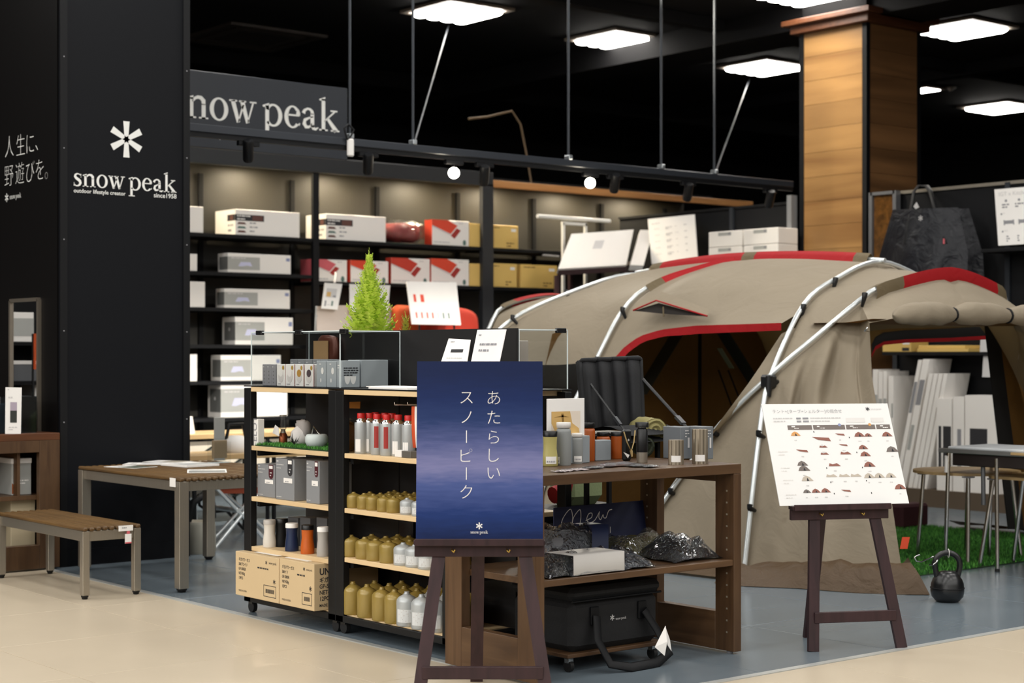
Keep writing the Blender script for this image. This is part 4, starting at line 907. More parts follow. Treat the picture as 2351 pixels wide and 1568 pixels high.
bx('cookware_box', 'tallest grey box with black pot picture, middle of three', 4.70, 4.88, at(675, 1100, 4.70).y, at(633, 1100, 4.70).y, zB, at(650, 1053, 4.70).z-zB, gm, d_cook(inkd), 'grey cookware boxes')
bx('cookware_box', 'grey box with dark red pot picture next to the centre post', 4.70, 4.9, at(733, 1100, 4.70).y, at(703, 1100, 4.70).y, zB, at(715, 1058, 4.70).z-zB, gm, d_cook(mat('wine_print', '#4a1620', .5)), 'grey cookware boxes')
# tumblers
def bottle(name, label, x, y, z, prof, m, cap=None, capm=None, tag=None, cat='bottle', group=None):
    t = thing(name, label, cat, (x, y, z), group=group); lpart('body', MB().lathe(prof, n=22), m, t)
    if cap: lpart('cap', MB().lathe(cap, n=22), capm, t)
    if tag:
        b = MB(); r, z0, z1, a0, a1 = tag; g = []
        for zz_ in (z0, z1): g.append([(r*math.cos(a0+(a1-a0)*q/6), r*math.sin(a0+(a1-a0)*q/6), zz_) for q in range(7)])
        b.grid(g); lpart('price_label', b, white, t); b = MB()
        for q in range(5): a = a0+(a1-a0)*(q+.6)/6; b.add([((r+.0008)*math.cos(a+d), (r+.0008)*math.sin(a+d), zq) for d, zq in ((0, z0+.006), (.12, z0+.006), (.12, z0+.014), (0, z0+.014))], [(0, 1, 2, 3)])
        lpart('print', b, ink, t)
    return t
def mug(label, px, X, m, capm, h, r=.036, cap=.024, capped=True):
    q = at(px, 1260, X); pr = [(r*.97, 0), (r, .006), (r*1.0, h*.22), (r*.82, h*.55), (r*.86, h*.8), (r*.9, h-cap)]
    return bottle('tumbler', label, X, q.y, zC, pr, m, [(r*.93, h-cap), (r*.93, h-.004), (r*.86, h)], capm, group='tumblers on the cart')
mug('white tumbler with grey cap at the left post', 619, 4.74, mat('cream_enamel', '#d9d3c9', .4), mat('grey_cap', '#b5afa8', .45), .146)
mug('black tumbler behind the navy one', 647, 4.80, black, blackp, .152); mug('navy blue tumbler with white cap', 670, 4.735, M_navy, white, .146); mug('orange tumbler with black cap on the cart', 706, 4.735, M_orange, blackp, .148)
mug('pale grey tumbler with white cap by the centre post', 742, 4.735, mat('warm_grey_enamel', '#aaa59f', .4), white, .15, .034)
for i, (px, X) in enumerate(((672, 4.88), (700, 4.87), (738, 4.88))): bx('small_box', ['left', 'middle', 'right'][i]+' dark grey box behind the tumblers', X, X+.09, at(px, 1200, X).y-.05, at(px, 1200, X).y+.05, zC, .15+.01*i, greyd, None, 'dark boxes behind the tumblers')
# shipping cartons with black printing
def d_ship(lines, sidel=None):
    def f(t, f, w, h, s, d):
        p = MB(); SZ_ = .021
        for k, l in enumerate(lines):
            g = glyphs(l, .012); f.put2d(p, ([(x*.8, y) for x, y in g[0]], g[1]), w*.08, h*(.8-.105*k), SZ_, 0, .001)
        g = glyphs('MADE IN KOREA'); f.put2d(p, ([(x*.8, y) for x, y in g[0]], g[1]), w*.08, h*.1, .014, 0, .001)
        f.put2d(p, STAR, w*.72, h*.86, .02, 0, .001); fit(f, p, WORDMARK, w*.78, w*.95, h*.84, h=.001); f.lines(p, w*.52, h*.7, w*.42, 1, .01, .008, 0, 6, .001)
        f.put2d(p, star2d(), w*.9, h*.46, .026, 0, .001)
        a0, a1, b0, b1 = w*.66, w*.94, h*.1, h*.36
        for r_ in ((a0, b0, a1, b0+.003), (a0, b1-.003, a1, b1), (a0, b0, a0+.003, b1), (a1-.003, b0, a1, b1)): f.rect(p, *r_, 0, .001)
        x = a0+.02; rn = random.Random(3)
        while x < a1-.02: ww = rn.choice((.0015, .003, .004)); f.rect(p, x, b0+.02, x+ww, b1-.02, 0, .001); x += ww+.0025
        if sidel:
            for txt, xx, yy_, sz in sidel: g = glyphs(txt, .02); s.put2d(p, ([(x_*.9, y) for x_, y in g[0]], g[1]), d*xx, h*yy_, sz, 0, .001)
        part('print', p, inkd, t)
    return f
Xc = 4.625
t = bx('shipping_carton', 'brown shipping carton with black print, left on the cart base', Xc, 5.02, at(640, 1350, Xc).y, 7.995, zD, .235, kraft, d_ship(['ギガパワーガス', '500プロイソ', 'GP-500GR', 'NET450g', '12PCS']), 'brown cartons on the cart base')
t = bx('shipping_carton', 'brown shipping carton with large UN print beside the centre post', Xc, 5.02, at(721, 1370, Xc).y, at(641, 1350, Xc).y-.003, zD, .238, kraft, d_ship(['ギガパワーガス', '500イソ', 'GP-500SR', 'NET420g', '12PCS'], [('UN 2', .08, .76, .048), ('ギガパワ', .08, .60, .03), ('GP-500', .08, .47, .03), ('NET42', .08, .34, .03), ('12PCS', .08, .21, .03), ('MADE IN', .08, .08, .02)]), 'brown cartons on the cart base')
card('price_card', 'small white price card clipped on the brown cartons', 'price card', [at(640, 1313, 4.66), at(659, 1316, 4.66), at(662, 1301, 4.67), at(643, 1297, 4.67)], .002, white)
t = thing('leaflet', 'loose white papers lying on top of the cartons', 'leaflet', (4.8, 7.5, .338)); part('sheet', MB().box(4.66, 4.76, 7.62, 7.86, zD+.2381, zD+.2395), white, t); part('sheet', MB().box(4.66, 4.75, 7.33, 7.55, zD+.2383, zD+.2397), white, t)
# ================================================================== goods on the right bay
zA, zB, zC, zD = .9045, .6315, .3865, .0995
def canister(label, x, y, z, r, h, m, group, tag=0, red=False):
    t = thing('gas_canister', label, 'gas canister', (x, y, z), group=group)
    lpart('body', MB().lathe([(r*.95, 0), (r, .005), (r, h*.7), (r*.96, h*.765), (r*.82, h*.83), (r*.52, h*.885), (r*.34, h*.915)], n=22), m, t)
    lpart('neck', MB().lathe([(r*.3, h*.9152), (r*.33, h*.945), (r*.24, h*.955), (r*.24, h)], n=12), m, t)
    return t
def labelled(t, r, h, marks=True):
    g = [[(r*1.003*math.cos(a), r*1.003*math.sin(a), z) for a in [math.pi*(.95+.5*q/8) for q in range(9)]] for z in (h*.12, h*.5)]
    b = MB().grid(g); lpart('label', b, mat('label_silver', '#d6d8d8', .5), t); b = MB(); rn = random.Random(int(r*1e4+h*1e3))
    for k in range(14): a = math.pi*(1+.4*rn.random()); z = h*(.14+.34*rn.random()); b.add([(r*1.006*math.cos(a+d), r*1.006*math.sin(a+d), z+e) for d, e in ((0, 0), (.1, 0), (.1, .005), (0, .005))], [(0, 1, 2, 3)])
    lpart('print', b, inkl, t)
def row(z, X, spots, r, h, m, lab, group, lbl=()):
    protos = {}
    for i, (px, kind, what) in enumerate(spots):
        y = at(px, 1300, X).y if px > 100 else px
        mm = silverp if kind else goldp
        key = kind
        if key not in protos: protos[key] = canister(what, X, y, z, r, h, mm, group); t = protos[key]
        else: t = dup(protos[key], (X, y, z), label=what)
    return protos
nth = ['first', 'second', 'third', 'fourth', 'fifth', 'sixth', 'seventh', 'eighth']
def bank(z, r, h, front, nback, desc, group, pitch=None, sx=None):
    """front row (picture column, silver?) then rows behind it"""
    X = 4.735; P0 = {}
    def mk(x, y, kind, lab):
        if kind not in P0: P0[kind] = canister(lab, x, y, z, r, h, silverp if kind else goldp, group); return P0[kind]
        return dup(P0[kind], (x, y, z), label=lab)
    ys = []
    for i, (px, kind) in enumerate(front):
        y = at(px, 1300, X).y; ys.append((y, kind)); t = mk(X, y, kind, '%s %s in the front row, %s from the centre post' % (desc, 'silver canister' if kind else 'gold canister', nth[i]))
        if kind: labelled(t, r, h) if kind not in mk.__dict__ else None; mk.__dict__[kind] = 1
    st = (ys[0][0]-ys[-1][0])/(len(ys)-1)
    for rr in range(1, nback+1):
        x = X+(sx or 2.1*r)*rr
        if x+r > DIV-.01: break
        for i, (y, kind) in enumerate(ys):
            yb = y-(.35*st if rr % 2 else 0)
            if yb < 6.23+r*0 or yb > 7.02: continue
            mk(x, yb, kind if rr < 2 else 0, '%s %s, row %s behind the front, %s from the centre post' % (desc, 'silver canister' if kind and rr < 2 else 'gold canister', ['two', 'three', 'four'][rr-1], nth[i]))
bank(zB, .036, .078, [(812, 0), (836, 0), (857, 0), (882, 0), (904, 0), (935, 1), (962, 1), (990, 1)], 3, 'small squat', 'small canisters on the cart')
bank(zC, .0475, .107, [(806, 0), (838, 0), (863, 0), (893, 0), (926, 1), (953, 1), (982, 1)], 2, 'medium', 'medium canisters on the cart')
bank(zD, .05, .162, [(810, 0), (843, 0), (877, 0), (906, 0), (934, 1), (968, 1), (1000, 1)], 2, 'tall', 'tall canisters on the cart base')
# slim gas cylinders with red caps
P0 = {}
for i, (px, X, red) in enumerate([(829, 4.74, 0), (848, 4.78, 0), (866, 4.74, 1), (888, 4.735, 1), (914, 4.76, 0), (938, 4.74, 0), (884, 4.86, 0), (862, 4.88, 0), (900, 4.85, 0)]):
    y = at(px, 1030, X).y; lab = '%s slim silver gas cylinder with red cap %s' % (nth[i % 6], 'in the front row' if i < 6 else 'in the row behind')
    t = thing('gas_cylinder', lab, 'gas cylinder', (X, y, zA), group='slim gas cylinders') if red not in P0 else None
    if t:
        r = .0325; lpart('body', MB().lathe([(r*.94, 0), (r, .004), (r, .148), (r*.96, .155)], n=20), silverp, t); lpart('shoulder', MB().lathe([(r*.94, .1555), (r*.9, .163), (r*.62, .172), (r*.6, .174)], n=20), chrome, t)
        lpart('cap', MB().lathe([(r*.6, .1745), (r*.62, .196), (r*.56, .2)], n=16), redp, t)
        if red:
            g = [[(r*1.004*math.cos(a), r*1.004*math.sin(a), z) for a in [math.pi*(1.15+.22*q/4) for q in range(5)]] for z in (.035, .14)]; lpart('red_panel', MB().grid(g), redd, t)
        else:
            g = [[(r*1.004*math.cos(a), r*1.004*math.sin(a), z) for a in [math.pi*(.98+.3*q/4) for q in range(5)]] for z in (.01, .072)]; lpart('price_label', MB().grid(g), white, t)
        P0[red] = t
    else: dup(P0[red], (X, y, zA), label=lab)
t = thing('foil_pack', 'gold brown goods in a clear bag at the left of the gas cylinders', 'bag', (4.8, 6.98, zA)); y = at(802, 1000, 4.80).y
part('contents', blob((4.80, y, zA+.075), (.03, .035, .075), 12, 9, 4, .25), mat('amber_foil', '#94642a', .3, .2), t); part('bag', blob((4.795, y, zA+.08), (.038, .045, .08), 12, 9, 8, .3), wrapm, t)
t = thing('header_card', 'amber card of a hanging pack above the cylinders', 'price card', at(815, 940, 4.95)); part('card', MB().poly([at(793, 937, 5.0), at(826, 938, 5.0), at(827, 922, 5.0), at(796, 923, 5.0)], V((.004, 0, 0))), mat('amber_card', '#a86a1e', .5), t)
for i, px in enumerate((906, 936)):
    q = at(px, 929, 4.74); solo('display_hook', ['left', 'right'][i]+' bare chrome hook over the gas cylinders', 'hook', MB().tube([q+V((0, 0, .012)), q, (DIV-.01, q.y-.004, q.z-.01)], .0035, 6), chrome, 'display hooks')
t = thing('hang_card', 'orange and white curved card hanging from a hook beside the poster', 'price card', at(950, 930, 4.75)); m = MB(); g = []
for i in range(8): v = i/7; g.append([at(945+3*v+6*(v*v-v)*-1-6*v*(1-v)*2+w_*(12 if w_ else 0), 933+95*v, 4.745-.02*math.sin(v*3)) for w_ in (0, .6, 1)])
part('card', m.grid([[r[0], r[1]] for r in g]), mat('orange_card', '#c84a1e', .5), t); part('back_sheet', MB().grid([[r[1], r[2]+V((0, -.02, 0))] for r in g]), white, t)
t = bx('small_box', 'small white and grey carton at the shelf front before the cylinders', 4.695, 4.76, at(921, 1040, 4.695).y, at(906, 1040, 4.695).y, zA, .034, white, None); bx('small_box', 'small dark silver carton beside the white one', 4.697, 4.76, at(942, 1040, 4.697).y, at(922, 1040, 4.697).y-.001, zA, .033, mat('dark_silver', '#6b6863', .4, .3), None)
for i, y in enumerate((6.93, 6.78)): bx('clear_box', ['left', 'right'][i]+' dark clear topped box standing behind the medium canisters', 4.99, 5.06, y-.06, y+.06, zC, .17, mat('smoke_box', '#1a1718', .2), None, 'dark boxes behind canisters')
# ================================================================== walnut display table on the corner
tb = thing('display_table', 'walnut display table with open framed ends and a shelf, right of the cart', 'table', (5.2, 5.73, 0))
BX0, BX1, BY0, BY1, BZ = 4.565, 5.822, 5.41, 6.04, .887
wv, wh = brownw, brownh
wy = wood('walnut_board_deep', '#483220', '#5e452e', 1, 6, rough=.42)
part('top', MB().box(BX0, BX1, BY0, BY1, BZ-.045, BZ, 0, .002), wh, tb)
for x0, x1 in ((BX0, BX0+.05), (BX1-.05, BX1)):
    for y0, y1 in ((BY0, BY0+.12), (BY1-.12, BY1)): part('stile', MB().box(x0, x1, y0, y1, .012, BZ-.0455, 0, .002), wv, tb)
    part('end_rail', MB().box(x0, x1, BY0+.1205, BY1-.1205, .012, .19, 0, .002), wy, tb); part('end_rail', MB().box(x0, x1, BY0+.1205, BY1-.1205, .80, BZ-.0455, 0, .002), wy, tb)
    for y in (BY0+.05, BY1-.05): part('foot', MB().lathe([(.015, 0), (.015, .012)], ((x0+x1)/2, y, 0), 10), ink, tb)
part('shelf', MB().box(BX0+.0505, BX1-.0505, BY0+.005, BY1-.005, .413, .442, 0, .002), wh, tb)
for x, sx in ((BX1-.05, -1), (BX0+.05, 1)):
    for y in (BY0+.045, BY1-.05):
        m = MB()
        for k in range(13):
            z = .1+.055*k
            if abs(z-.43) > .03: m.box(x, x+sx*.002, y-.004, y+.004, z-.004, z+.004)
        o = part('shelf_pin_holes', m, mat('pin_metal', '#b9b2a2', .4, .6), tb); o['kind'] = 'stuff'
# ---- goods on the table top
TT = BZ+.0005
def tbottle(label, px, py, prof, m, cap, capm, tag=None, name='bottle'):
    q = oZ(px, py, TT); return bottle(name, label, q.x, q.y, TT, prof, m, cap, capm, tag, 'bottle', 'bottles on the walnut table')
def bpx(px, py): q = oZ(px, py, TT); return F/(s_*q.x+c_*q.y)           # px per metre there
s = bpx(1293, 1073)
def bot(h, r): return [(r*.94, 0), (r, .006), (r, h*.78), (r*.93, h*.84), (r*.72, h*.865)]
def cap_(h, r): return [(r*.72, h*.8655), (r*.95, h*.875), (r*.97, h*.985), (r*.93, h)]
grs = mat('satin_grey', '#8a8d8c', .45); orb = mat('burnt_orange', '#a04d16', .4)
TA = math.pi*1.1; TB = math.pi*1.55
tbottle('khaki tumbler with black lid and price label, first from the blue poster', 1263, 1070, [(.032, 0), (.036, .004), (.034, .05), (.030, .08), (.031, .115), (.033, .134)], M_khaki, [(.033, .1345), (.034, .158), (.032, .16)], blackp, (.0372, .012, .045, TA, TB), 'tumbler')
tbottle('tall grey bottle with white lid', 1294, 1068, bot(.197, .0345), grs, cap_(.197, .0345), white, (.0355, .01, .04, math.pi*.75, TA))
tbottle('small grey bottle with white lid and price label', 1325, 1064, bot(.142, .027), grs, cap_(.142, .027), white, (.0278, .01, .036, TA, TB))
tbottle('tall orange bottle with black lid', 1350, 1058, bot(.182, .034), orb, cap_(.182, .034), blackp)
tbottle('short orange bottle with black lid', 1385, 1054, bot(.13, .033), orb, cap_(.13, .033), blackp)
tbottle('straight orange tumbler with black lid, beside the green roll', 1415, 1053, [(.026, 0), (.028, .004), (.027, .05), (.0275, .11)], orb, [(.0275, .1105), (.029, .128), (.027, .13)], blackp, None, 'tumbler')
t = tbottle('black flask with steel foot and tan cord near the green roll', 1474, 1062, [(.026, .05), (.027, .055), (.027, .15), (.018, .165)], blackp, [(.031, .166), (.032, .188), (.03, .19)], blackp, None, 'flask')
lpart('foot', MB().lathe([(.0255, 0), (.026, .004), (.026, .0495)], n=20), steel, t); lpart('neck', MB().lathe([(.0185, .155), (.0185, .1655)], n=16), chrome, t)
q = oZ(1458, 1058, TT); t = thing('cord_pouch', 'black pouch with knotted tan cord beside the steel footed flask', 'pouch', (q.x-.02, q.y+.04, TT)); part('pouch', MB().box(q.x-.05, q.x, q.y+.02, q.y+.045, TT, TT+.15, 0, .008), blackp, t)
d = V((-s_*.0, -.02, 0)); part('cord', MB().tube([(q.x-.062, q.y+.012, TT+.14), (q.x-.045, q.y+.008, TT+.09), (q.x-.02, q.y+.006, TT+.045), (q.x, q.y+.008, TT+.09), (q.x+.012, q.y+.012, TT+.145)], .0035, 6), mat('tan_cord', '#b79d6b', .8), t)
part('tassel', MB().tube([(q.x-.02, q.y+.006, TT+.05), (q.x-.018, q.y+.002, TT+.02)], [.008, .004], 6), mat('tan_cord', '#b79d6b', .8), t); part('price_tag', MB().poly([(q.x-.075, q.y+.0, TT+.045), (q.x-.05, q.y-.004, TT+.015), (q.x-.04, q.y-.004, TT+.03)], V((0, .003, 0))), white, t)
p = MB(); f = Fr((q.x-.05, q.y+.02, TT), (1, 0, 0), (0, 0, 1)); f.put2d(p, STAR, .025, .1, .012, 0); part('emblem', p, white, t)
q = oZ(1505, 1050, TT); t = thing('rolled_jacket', 'olive and dark green rolled jacket between flask and grey boxes', 'clothing', (q.x, q.y+.1, TT))
olive = mat('olive_cloth', '#8a8253', .8, bump=.3, bs=20); dgreen = mat('dark_green_cloth', '#2a3020', .8, bump=.3, bs=20)
def roll(c0, c1, r, m, par, nm):
    g = MB(); rows = []; a = (V(c1)-V(c0)); u = a.normalized(); w = V((0, 0, 1)); o = u.cross(w)
    for i in range(9):
        v = i/8; rows.append([V(c0)+a*v+(o*math.cos(t_)+w*math.sin(t_))*r*(1+.1*noise.noise(V((v*4, math.cos(t_)*1.5, math.sin(t_)*1.5+r*90)))) for t_ in [2*math.pi*j/16 for j in range(17)]])
    g.grid(rows)
    for rr, e in ((rows[0], -1), (rows[-1], 1)):
        c = sum(rr[:-1], V())/16
        for k in range(5): f0, f1 = 1-.2*k, 1-.2*(k+1); g.grid([[c+(p_-c)*f0+u*e*(.006 if k % 2 else -.004) for p_ in rr], [c+(p_-c)*max(f1, .02)+u*e*(.006 if (k+1) % 2 else -.004) for p_ in rr]])
    return part(nm, g, m, par)
roll((q.x+.05, q.y+.05, TT+.13), (q.x+.12, q.y+.24, TT+.13), .062, olive, t, 'upper_roll'); roll((q.x-.05, q.y+.03, TT+.055), (q.x+.1, q.y+.22, TT+.055), .054, dgreen, t, 'lower_roll')
def steelcup(label, px, py, h, r):
    q = oZ(px, py, TT); t = thing('steel_cup_stack', label, 'cups', (q.x, q.y, TT), group='steel cup stacks')
    n = 28; m = MB(); vs = []
    for z in (0, h):
        for j in range(n): a = 2*math.pi*j/n; rr = r*(1 if j % 2 else .93); vs.append((rr*math.cos(a), rr*math.sin(a), z))
    m.add(vs, [(j, (j+1) % n, n+(j+1) % n, n+j) for j in range(n)]+[list(range(n))[::-1], list(range(n, 2*n))]); lpart('body', m, mat('pleated_steel', '#b3a896', .3, .85), t)
    g = [[(r*1.02*math.cos(a), r*1.02*math.sin(a), z) for a in [math.pi*(1.05+.4*k/5) for k in range(6)]] for z in (.012, .042)]; lpart('price_label', MB().grid(g), white, t)
steelcup('short pleated steel cup with price label in front of the grey box', 1552, 1066, .113, .036); steelcup('tall pleated steel cup beside the right grey box', 1607, 1064, .16, .037)
def d_panel(t, f, w, h, s, d):
    p = MB(); s.lines(p, d*.4, h*.86, d*.35, 3, .014, .005, 0, 4); s.rect(p, d*.62, h*.34, d*.78, h*.66, 0); part('print', p, [inkl], t)
gbx = mat('grey_product_box', '#6d7277', .5)
q = oZ(1567, 1055, TT); bx('grey_box', 'left grey product box behind the short steel cup', q.x+.015, q.x+.095, q.y+.03, q.y+.15, TT, .156, gbx, d_panel, 'grey product boxes on the table'); q = oZ(1622, 1056, TT); bx('grey_box', 'right grey product box behind the tall steel cup', q.x+.015, q.x+.09, q.y+.04, q.y+.16, TT, .158, gbx, d_panel, 'grey product boxes on the table')
# flat packs in clear film along the front edge
def pack(label, px, py, w, d, rz, h, m, group='film wrapped flat packs'):
    q = oZ(px, py, TT); t = thing('flat_pack', label, 'pack', (q.x, q.y, TT), rz, group)
    g = MB(); rows = []
    for i in range(7): rows.append([(w*(j/8-.5), d*(i/6-.5), h*(.5+.5*math.sin(math.pi*j/8)*math.sin(math.pi*i/6))+.002*math.sin(j*2.1+i*1.7)) for j in range(9)])
    g.grid(rows); lpart('pack', g, m, t); lpart('film', MB().grid([[(x*1.08, y*1.08, z+.0025) for x, y, z in r] for r in rows]), wrapm, t)
pkm = mat('plum_pack', '#3b2a35', .5); pkd = mat('dark_pack', '#23242a', .5); pkr = mat('white_red_pack', '#b9a9a8', .5)
for i, (px, py, w, d, rz, h, m, lab) in enumerate([(1290, 1083, .1, .07, .2, .008, pkr, 'pale film wrapped pack nearest the poster at the table edge'), (1325, 1080, .1, .07, -.1, .008, pkr, 'pale film wrapped pack, second along the table edge'), (1362, 1076, .1, .07, .1, .01, pkd, 'dark film wrapped pack at the edge below the orange bottles'), (1398, 1072, .12, .08, .4, .018, pkm, 'plum film wrapped pack, thickest of the row'), (1432, 1070, .1, .08, 0, .02, pkm, 'plum film wrapped pack leaning by the flask'), (1462, 1072, .1, .07, .5, .014, pkd, 'dark film wrapped pack in front of the flask'), (1492, 1073, .09, .06, .3, .01, pkd, 'dark film wrapped pack nearest the steel cups')]): pack(lab, px, py, w, d, rz, h, m)
# grey boxes, photo frame and legless chair at the back of the table
q0 = oY(1247, 1000, 5.93); q1 = oY(1300, 1000, 5.93); q2 = oY(1345, 1000, 5.93)
for a, b, n in ((q0.x, q1.x, 'left'), (q1.x, q2.x, 'right')): bx('grey_box', 'pale grey box under the framed photo, %s one' % n, a+.001, b-.001, 5.9, 6.03, TT, .128, mat('pale_grey_box', '#8b9297', .5), None, 'grey boxes under the photo')
t = thing('photo_frame', 'white mounted photo of tan cloth standing on the grey boxes', 'picture', (q1.x, 5.93, TT+.129)); a, b = oY(1257, 969, 5.92), oY(1342, 969, 5.92)
zt_ = oY(1300, 915, 5.92).z; part('card', MB().box(a.x, b.x, 5.92, 5.928, TT+.1285, zt_, 0, .001), white, t); f = Fr((a.x, 5.92, TT+.1285), (1, 0, 0), (0, 0, 1)); w, h = b.x-a.x, zt_-TT-.1285; p = MB()
f.rect(p, w*.1, h*.04, w*.88, h*.66, 0); f.shape(p, [(w*.1, h*.66), (w*.1, h*.35), (w*.24, h*.04), (w*.86, h*.04), (w*.84, h*.2), (w*.66, h*.34), (w*.6, h*.66)], 1, .0016); f.shape(p, [(w*.36, h*.6), (w*.42, h*.6), (w*.44, h*.3), (w*.36, h*.08), (w*.32, h*.06), (w*.39, h*.3)], 2, .0019); f.shape(p, [(w*.16, h*.5), (w*.4, h*.56), (w*.58, h*.5), (w*.4, h*.51)], 2, .0019)
part('print', p, [mat('photo_beige', '#e5d8c8', .5), tanp, mat('tan_fold', '#8a6a35', .5)], t)
q = oY(1380, 990, 5.97); bx('grey_box', 'low grey box behind the short orange bottle', q.x-.03, q.x+.07, 5.975, 6.035, TT, .098, mat('pale_grey_box', '#8b9297', .5), None)
# plinth box + legless folding chair
bkm = mat('black_cloth', '#0d0e12', .85, bump=.15, bs=60)
pb = thing('display_riser', 'black thin legged riser carrying the black floor chair', 'stand', (5.7, 6.3, 0)); part('top', MB().box(5.46, 5.98, 6.08, 6.5, .985, 1.0, 0, .003), black, pb)
for x in (5.47, 5.95):
    for y in (6.1, 6.46): part('leg', MB().box(x, x+.02, y, y+.02, 0, .9848), black, pb)
ch = thing('floor_chair', 'black legless folding chair with padded ribs and side straps behind the bottles', 'chair', oY(1430, 985, 6.2))
rows = []; YC = 6.42
for i in range(9):
    v = i/8; row = []
    for j in range(33):
        u = j/32; px = 1333+137*u+v*8*(1-u)+6*v; py = 828+v*158-6*u+ (4 if j in (0, 32) else 0)
        bul = abs(math.sin(u*4*math.pi)); row.append(oY(px, py, YC-.05*bul*(.4 if i in (0, 8) else 1)-.16*v))
    rows.append(row)
part('backrest', MB().grid(rows), bkm, ch); part('backrest_cover', MB().grid([[p_+V((.01, .05, 0)) for p_ in r] for r in rows]), bkm, ch)
part('backrest_rim', MB().tube([r[0] for r in rows[::-1]]+rows[0]+[r[-1] for r in rows], .014, 8), bkm, ch)
s0, s1 = rows[-1][0], rows[-1][-1]; fw = V((.02, -.16, -.02)); rr = []
for i in range(6):
    v = i/5; rr.append([s0+(s1-s0)*(j/12)+V((.04*v, -.26*v, .035*math.sin(math.pi*v)-.015*v)) for j in range(13)])
part('seat', MB().grid(rr), bkm, ch); part('seat_base', MB().grid([[p_-V((0, 0, .035)) for p_ in r] for r in rr]), bkm, ch)
for j, (a, b) in enumerate(((rows[1][0], rr[-1][0]+V((.0, 0, .0))), (rows[2][-1], rr[-1][-1]+V((.05, 0, 0))))):
    o = part('side_strap', MB().tube([a, a+(b-a)*.5, b], .014 if j else .007, 6, flat=.3), mat('strap_black', '#101114', .6), ch); c = a+(b-a)*.78; part('buckle', MB().bar(c-(b-a).normalized()*.03, c+(b-a).normalized()*.03, .03 if j else .016, .015), mat('buckle_grey', '#3a3c40', .3), o)
# goods wrapped in film on the lower shelf
SZ = .4425
def wrapped(label, px0, px1, py, Y, h, d, m, band=None, seed=1):
    a, b = oY(px0, py, Y), oY(px1, py, Y); cx = (a.x+b.x)/2; w = b.x-a.x
    t = thing('wrapped_garment', label, 'clothing', (cx, Y+d/2, SZ), group='film wrapped garments on the table shelf')
    def sheet(gr, e, mm, nm):
        rows = []
        for i in range(13):
            v = i/12; row = []
            for j in range(15):
                u = j/14; ed = min(1, 4*min(u, 1-u)+.02)*min(1, 4*min(v, 1-v)+.02); nz = noise.noise(V((u*4+seed, v*4, seed*.7)))
                row.append(V((cx+(u-.5)*w*gr, Y+v*d*gr-(gr-1)*d/2, SZ+max(.002, h*(ed**.5)*(.85+e*nz)+(gr-1)*.1*ed))))
            rows.append(row)
        return part(nm, MB().grid(rows), mm, t), rows
    sheet(1, .25, m, 'garment'); sheet(1.06, .6, wrapm2, 'film')
    if band:
        r_ = []
        for v in (-.005, .0, .3, .6): r_.append([V((cx+(u-.5)*w*band[1]+band[2], Y+v*d-(.004 if v < .1 else 0), SZ+(.006 if v < 0 else h*1.12))) for u in (0, .5, 1)])
        part('paper_band', MB().grid(r_), band[0], t)
    return t
wrapped('black film wrapped garment at far left of the shelf beside the front post', 1262, 1315, 1335, 5.43, .075, .2, mat('charcoal_cloth', '#1d1e22', .8), None, 3)
wrapped('grey garment with wide white paper band at the shelf front', 1315, 1432, 1322, 5.43, .08, .3, mat('mid_grey_cloth', '#4a4b4e', .8), (mat('band_white', '#aeaaa5', .5), 1.0, -.0), 1)
wrapped('slate blue film wrapped garment right of the paper band', 1434, 1505, 1315, 5.44, .075, .26, mat('slate_cloth', '#3c4149', .8), None, 5)
wrapped('olive garment in glossy film in the middle of the shelf', 1440, 1580, 1278, 5.72, .105, .26, mat('olive_garment', '#6a6236', .8), None, 7)
wrapped('black garment in shiny film at the right end of the shelf', 1550, 1660, 1280, 5.48, .1, .3, mat('black_garment', '#121316', .8), None, 9)
wrapped('grey folded garment with navy tag at back left of the shelf', 1262, 1400, 1275, 5.76, .15, .22, mat('pale_grey_cloth', '#77777a', .8), (mat('navy_tag', '#1d2748', .5), .28, .12), 11)
wrapped('black film wrapped garment seen through the table end frame', 1105, 1200, 1310, 5.78, .08, .2, mat('charcoal_cloth', '#1d1e22', .8), None, 13) if False else None
# navy poster behind the shelf goods
pn = mat('navy_poster', '#1a2148', .45); a, b, c, d = oY(1272, 1330, 5.98), oY(1508, 1320, 5.98), oY(1483, 1148, 6.02), oY(1272, 1166, 6.02)
zb = .4425; a.z = b.z = zb
def d_new(t, f, w, h):
    p = MB(); k = h/.21
    st = [[(.02, .11), (.03, .15), (.06, .185), (.07, .15), (.066, .115), (.075, .15), (.1, .18), (.105, .15), (.1, .112)], [(.125, .13), (.15, .142), (.152, .16), (.138, .158), (.13, .135), (.142, .12), (.165, .13), (.185, .165)], [(.185, .165), (.182, .14), (.19, .13), (.2, .15), (.203, .138), (.213, .136), (.225, .165), (.24, .17)]]
    for s_t in st:
        pts = []
        for i in range(len(s_t)-1):
            p0 = s_t[max(0, i-1)]; p1 = s_t[i]; p2 = s_t[i+1]; p3 = s_t[min(len(s_t)-1, i+2)]
            for q in range(6): tt = q/6; pts.append(tuple(.5*((2*p1[n_])+(-p0[n_]+p2[n_])*tt+(2*p0[n_]-5*p1[n_]+4*p2[n_]-p3[n_])*tt*tt+(-p0[n_]+3*p1[n_]-3*p2[n_]+p3[n_])*tt**3) for n_ in (0, 1)))
        pts.append(s_t[-1]); v, fa = ribbon([(x*1.5+.01, y*k*.98+.02) for x, y in pts], .0045); p.add([f.at(x, y, .002) for x, y in v], fa, 0)
    f.put2d(p, glyphs('2 0 2 1', -.015), w*.36, h*.4, .045, 0); part('lettering', p, [white], t)
card('poster', 'navy poster with handwritten New behind the wrapped garments', 'poster', [a, b, c, d], .006, pn, d_new)
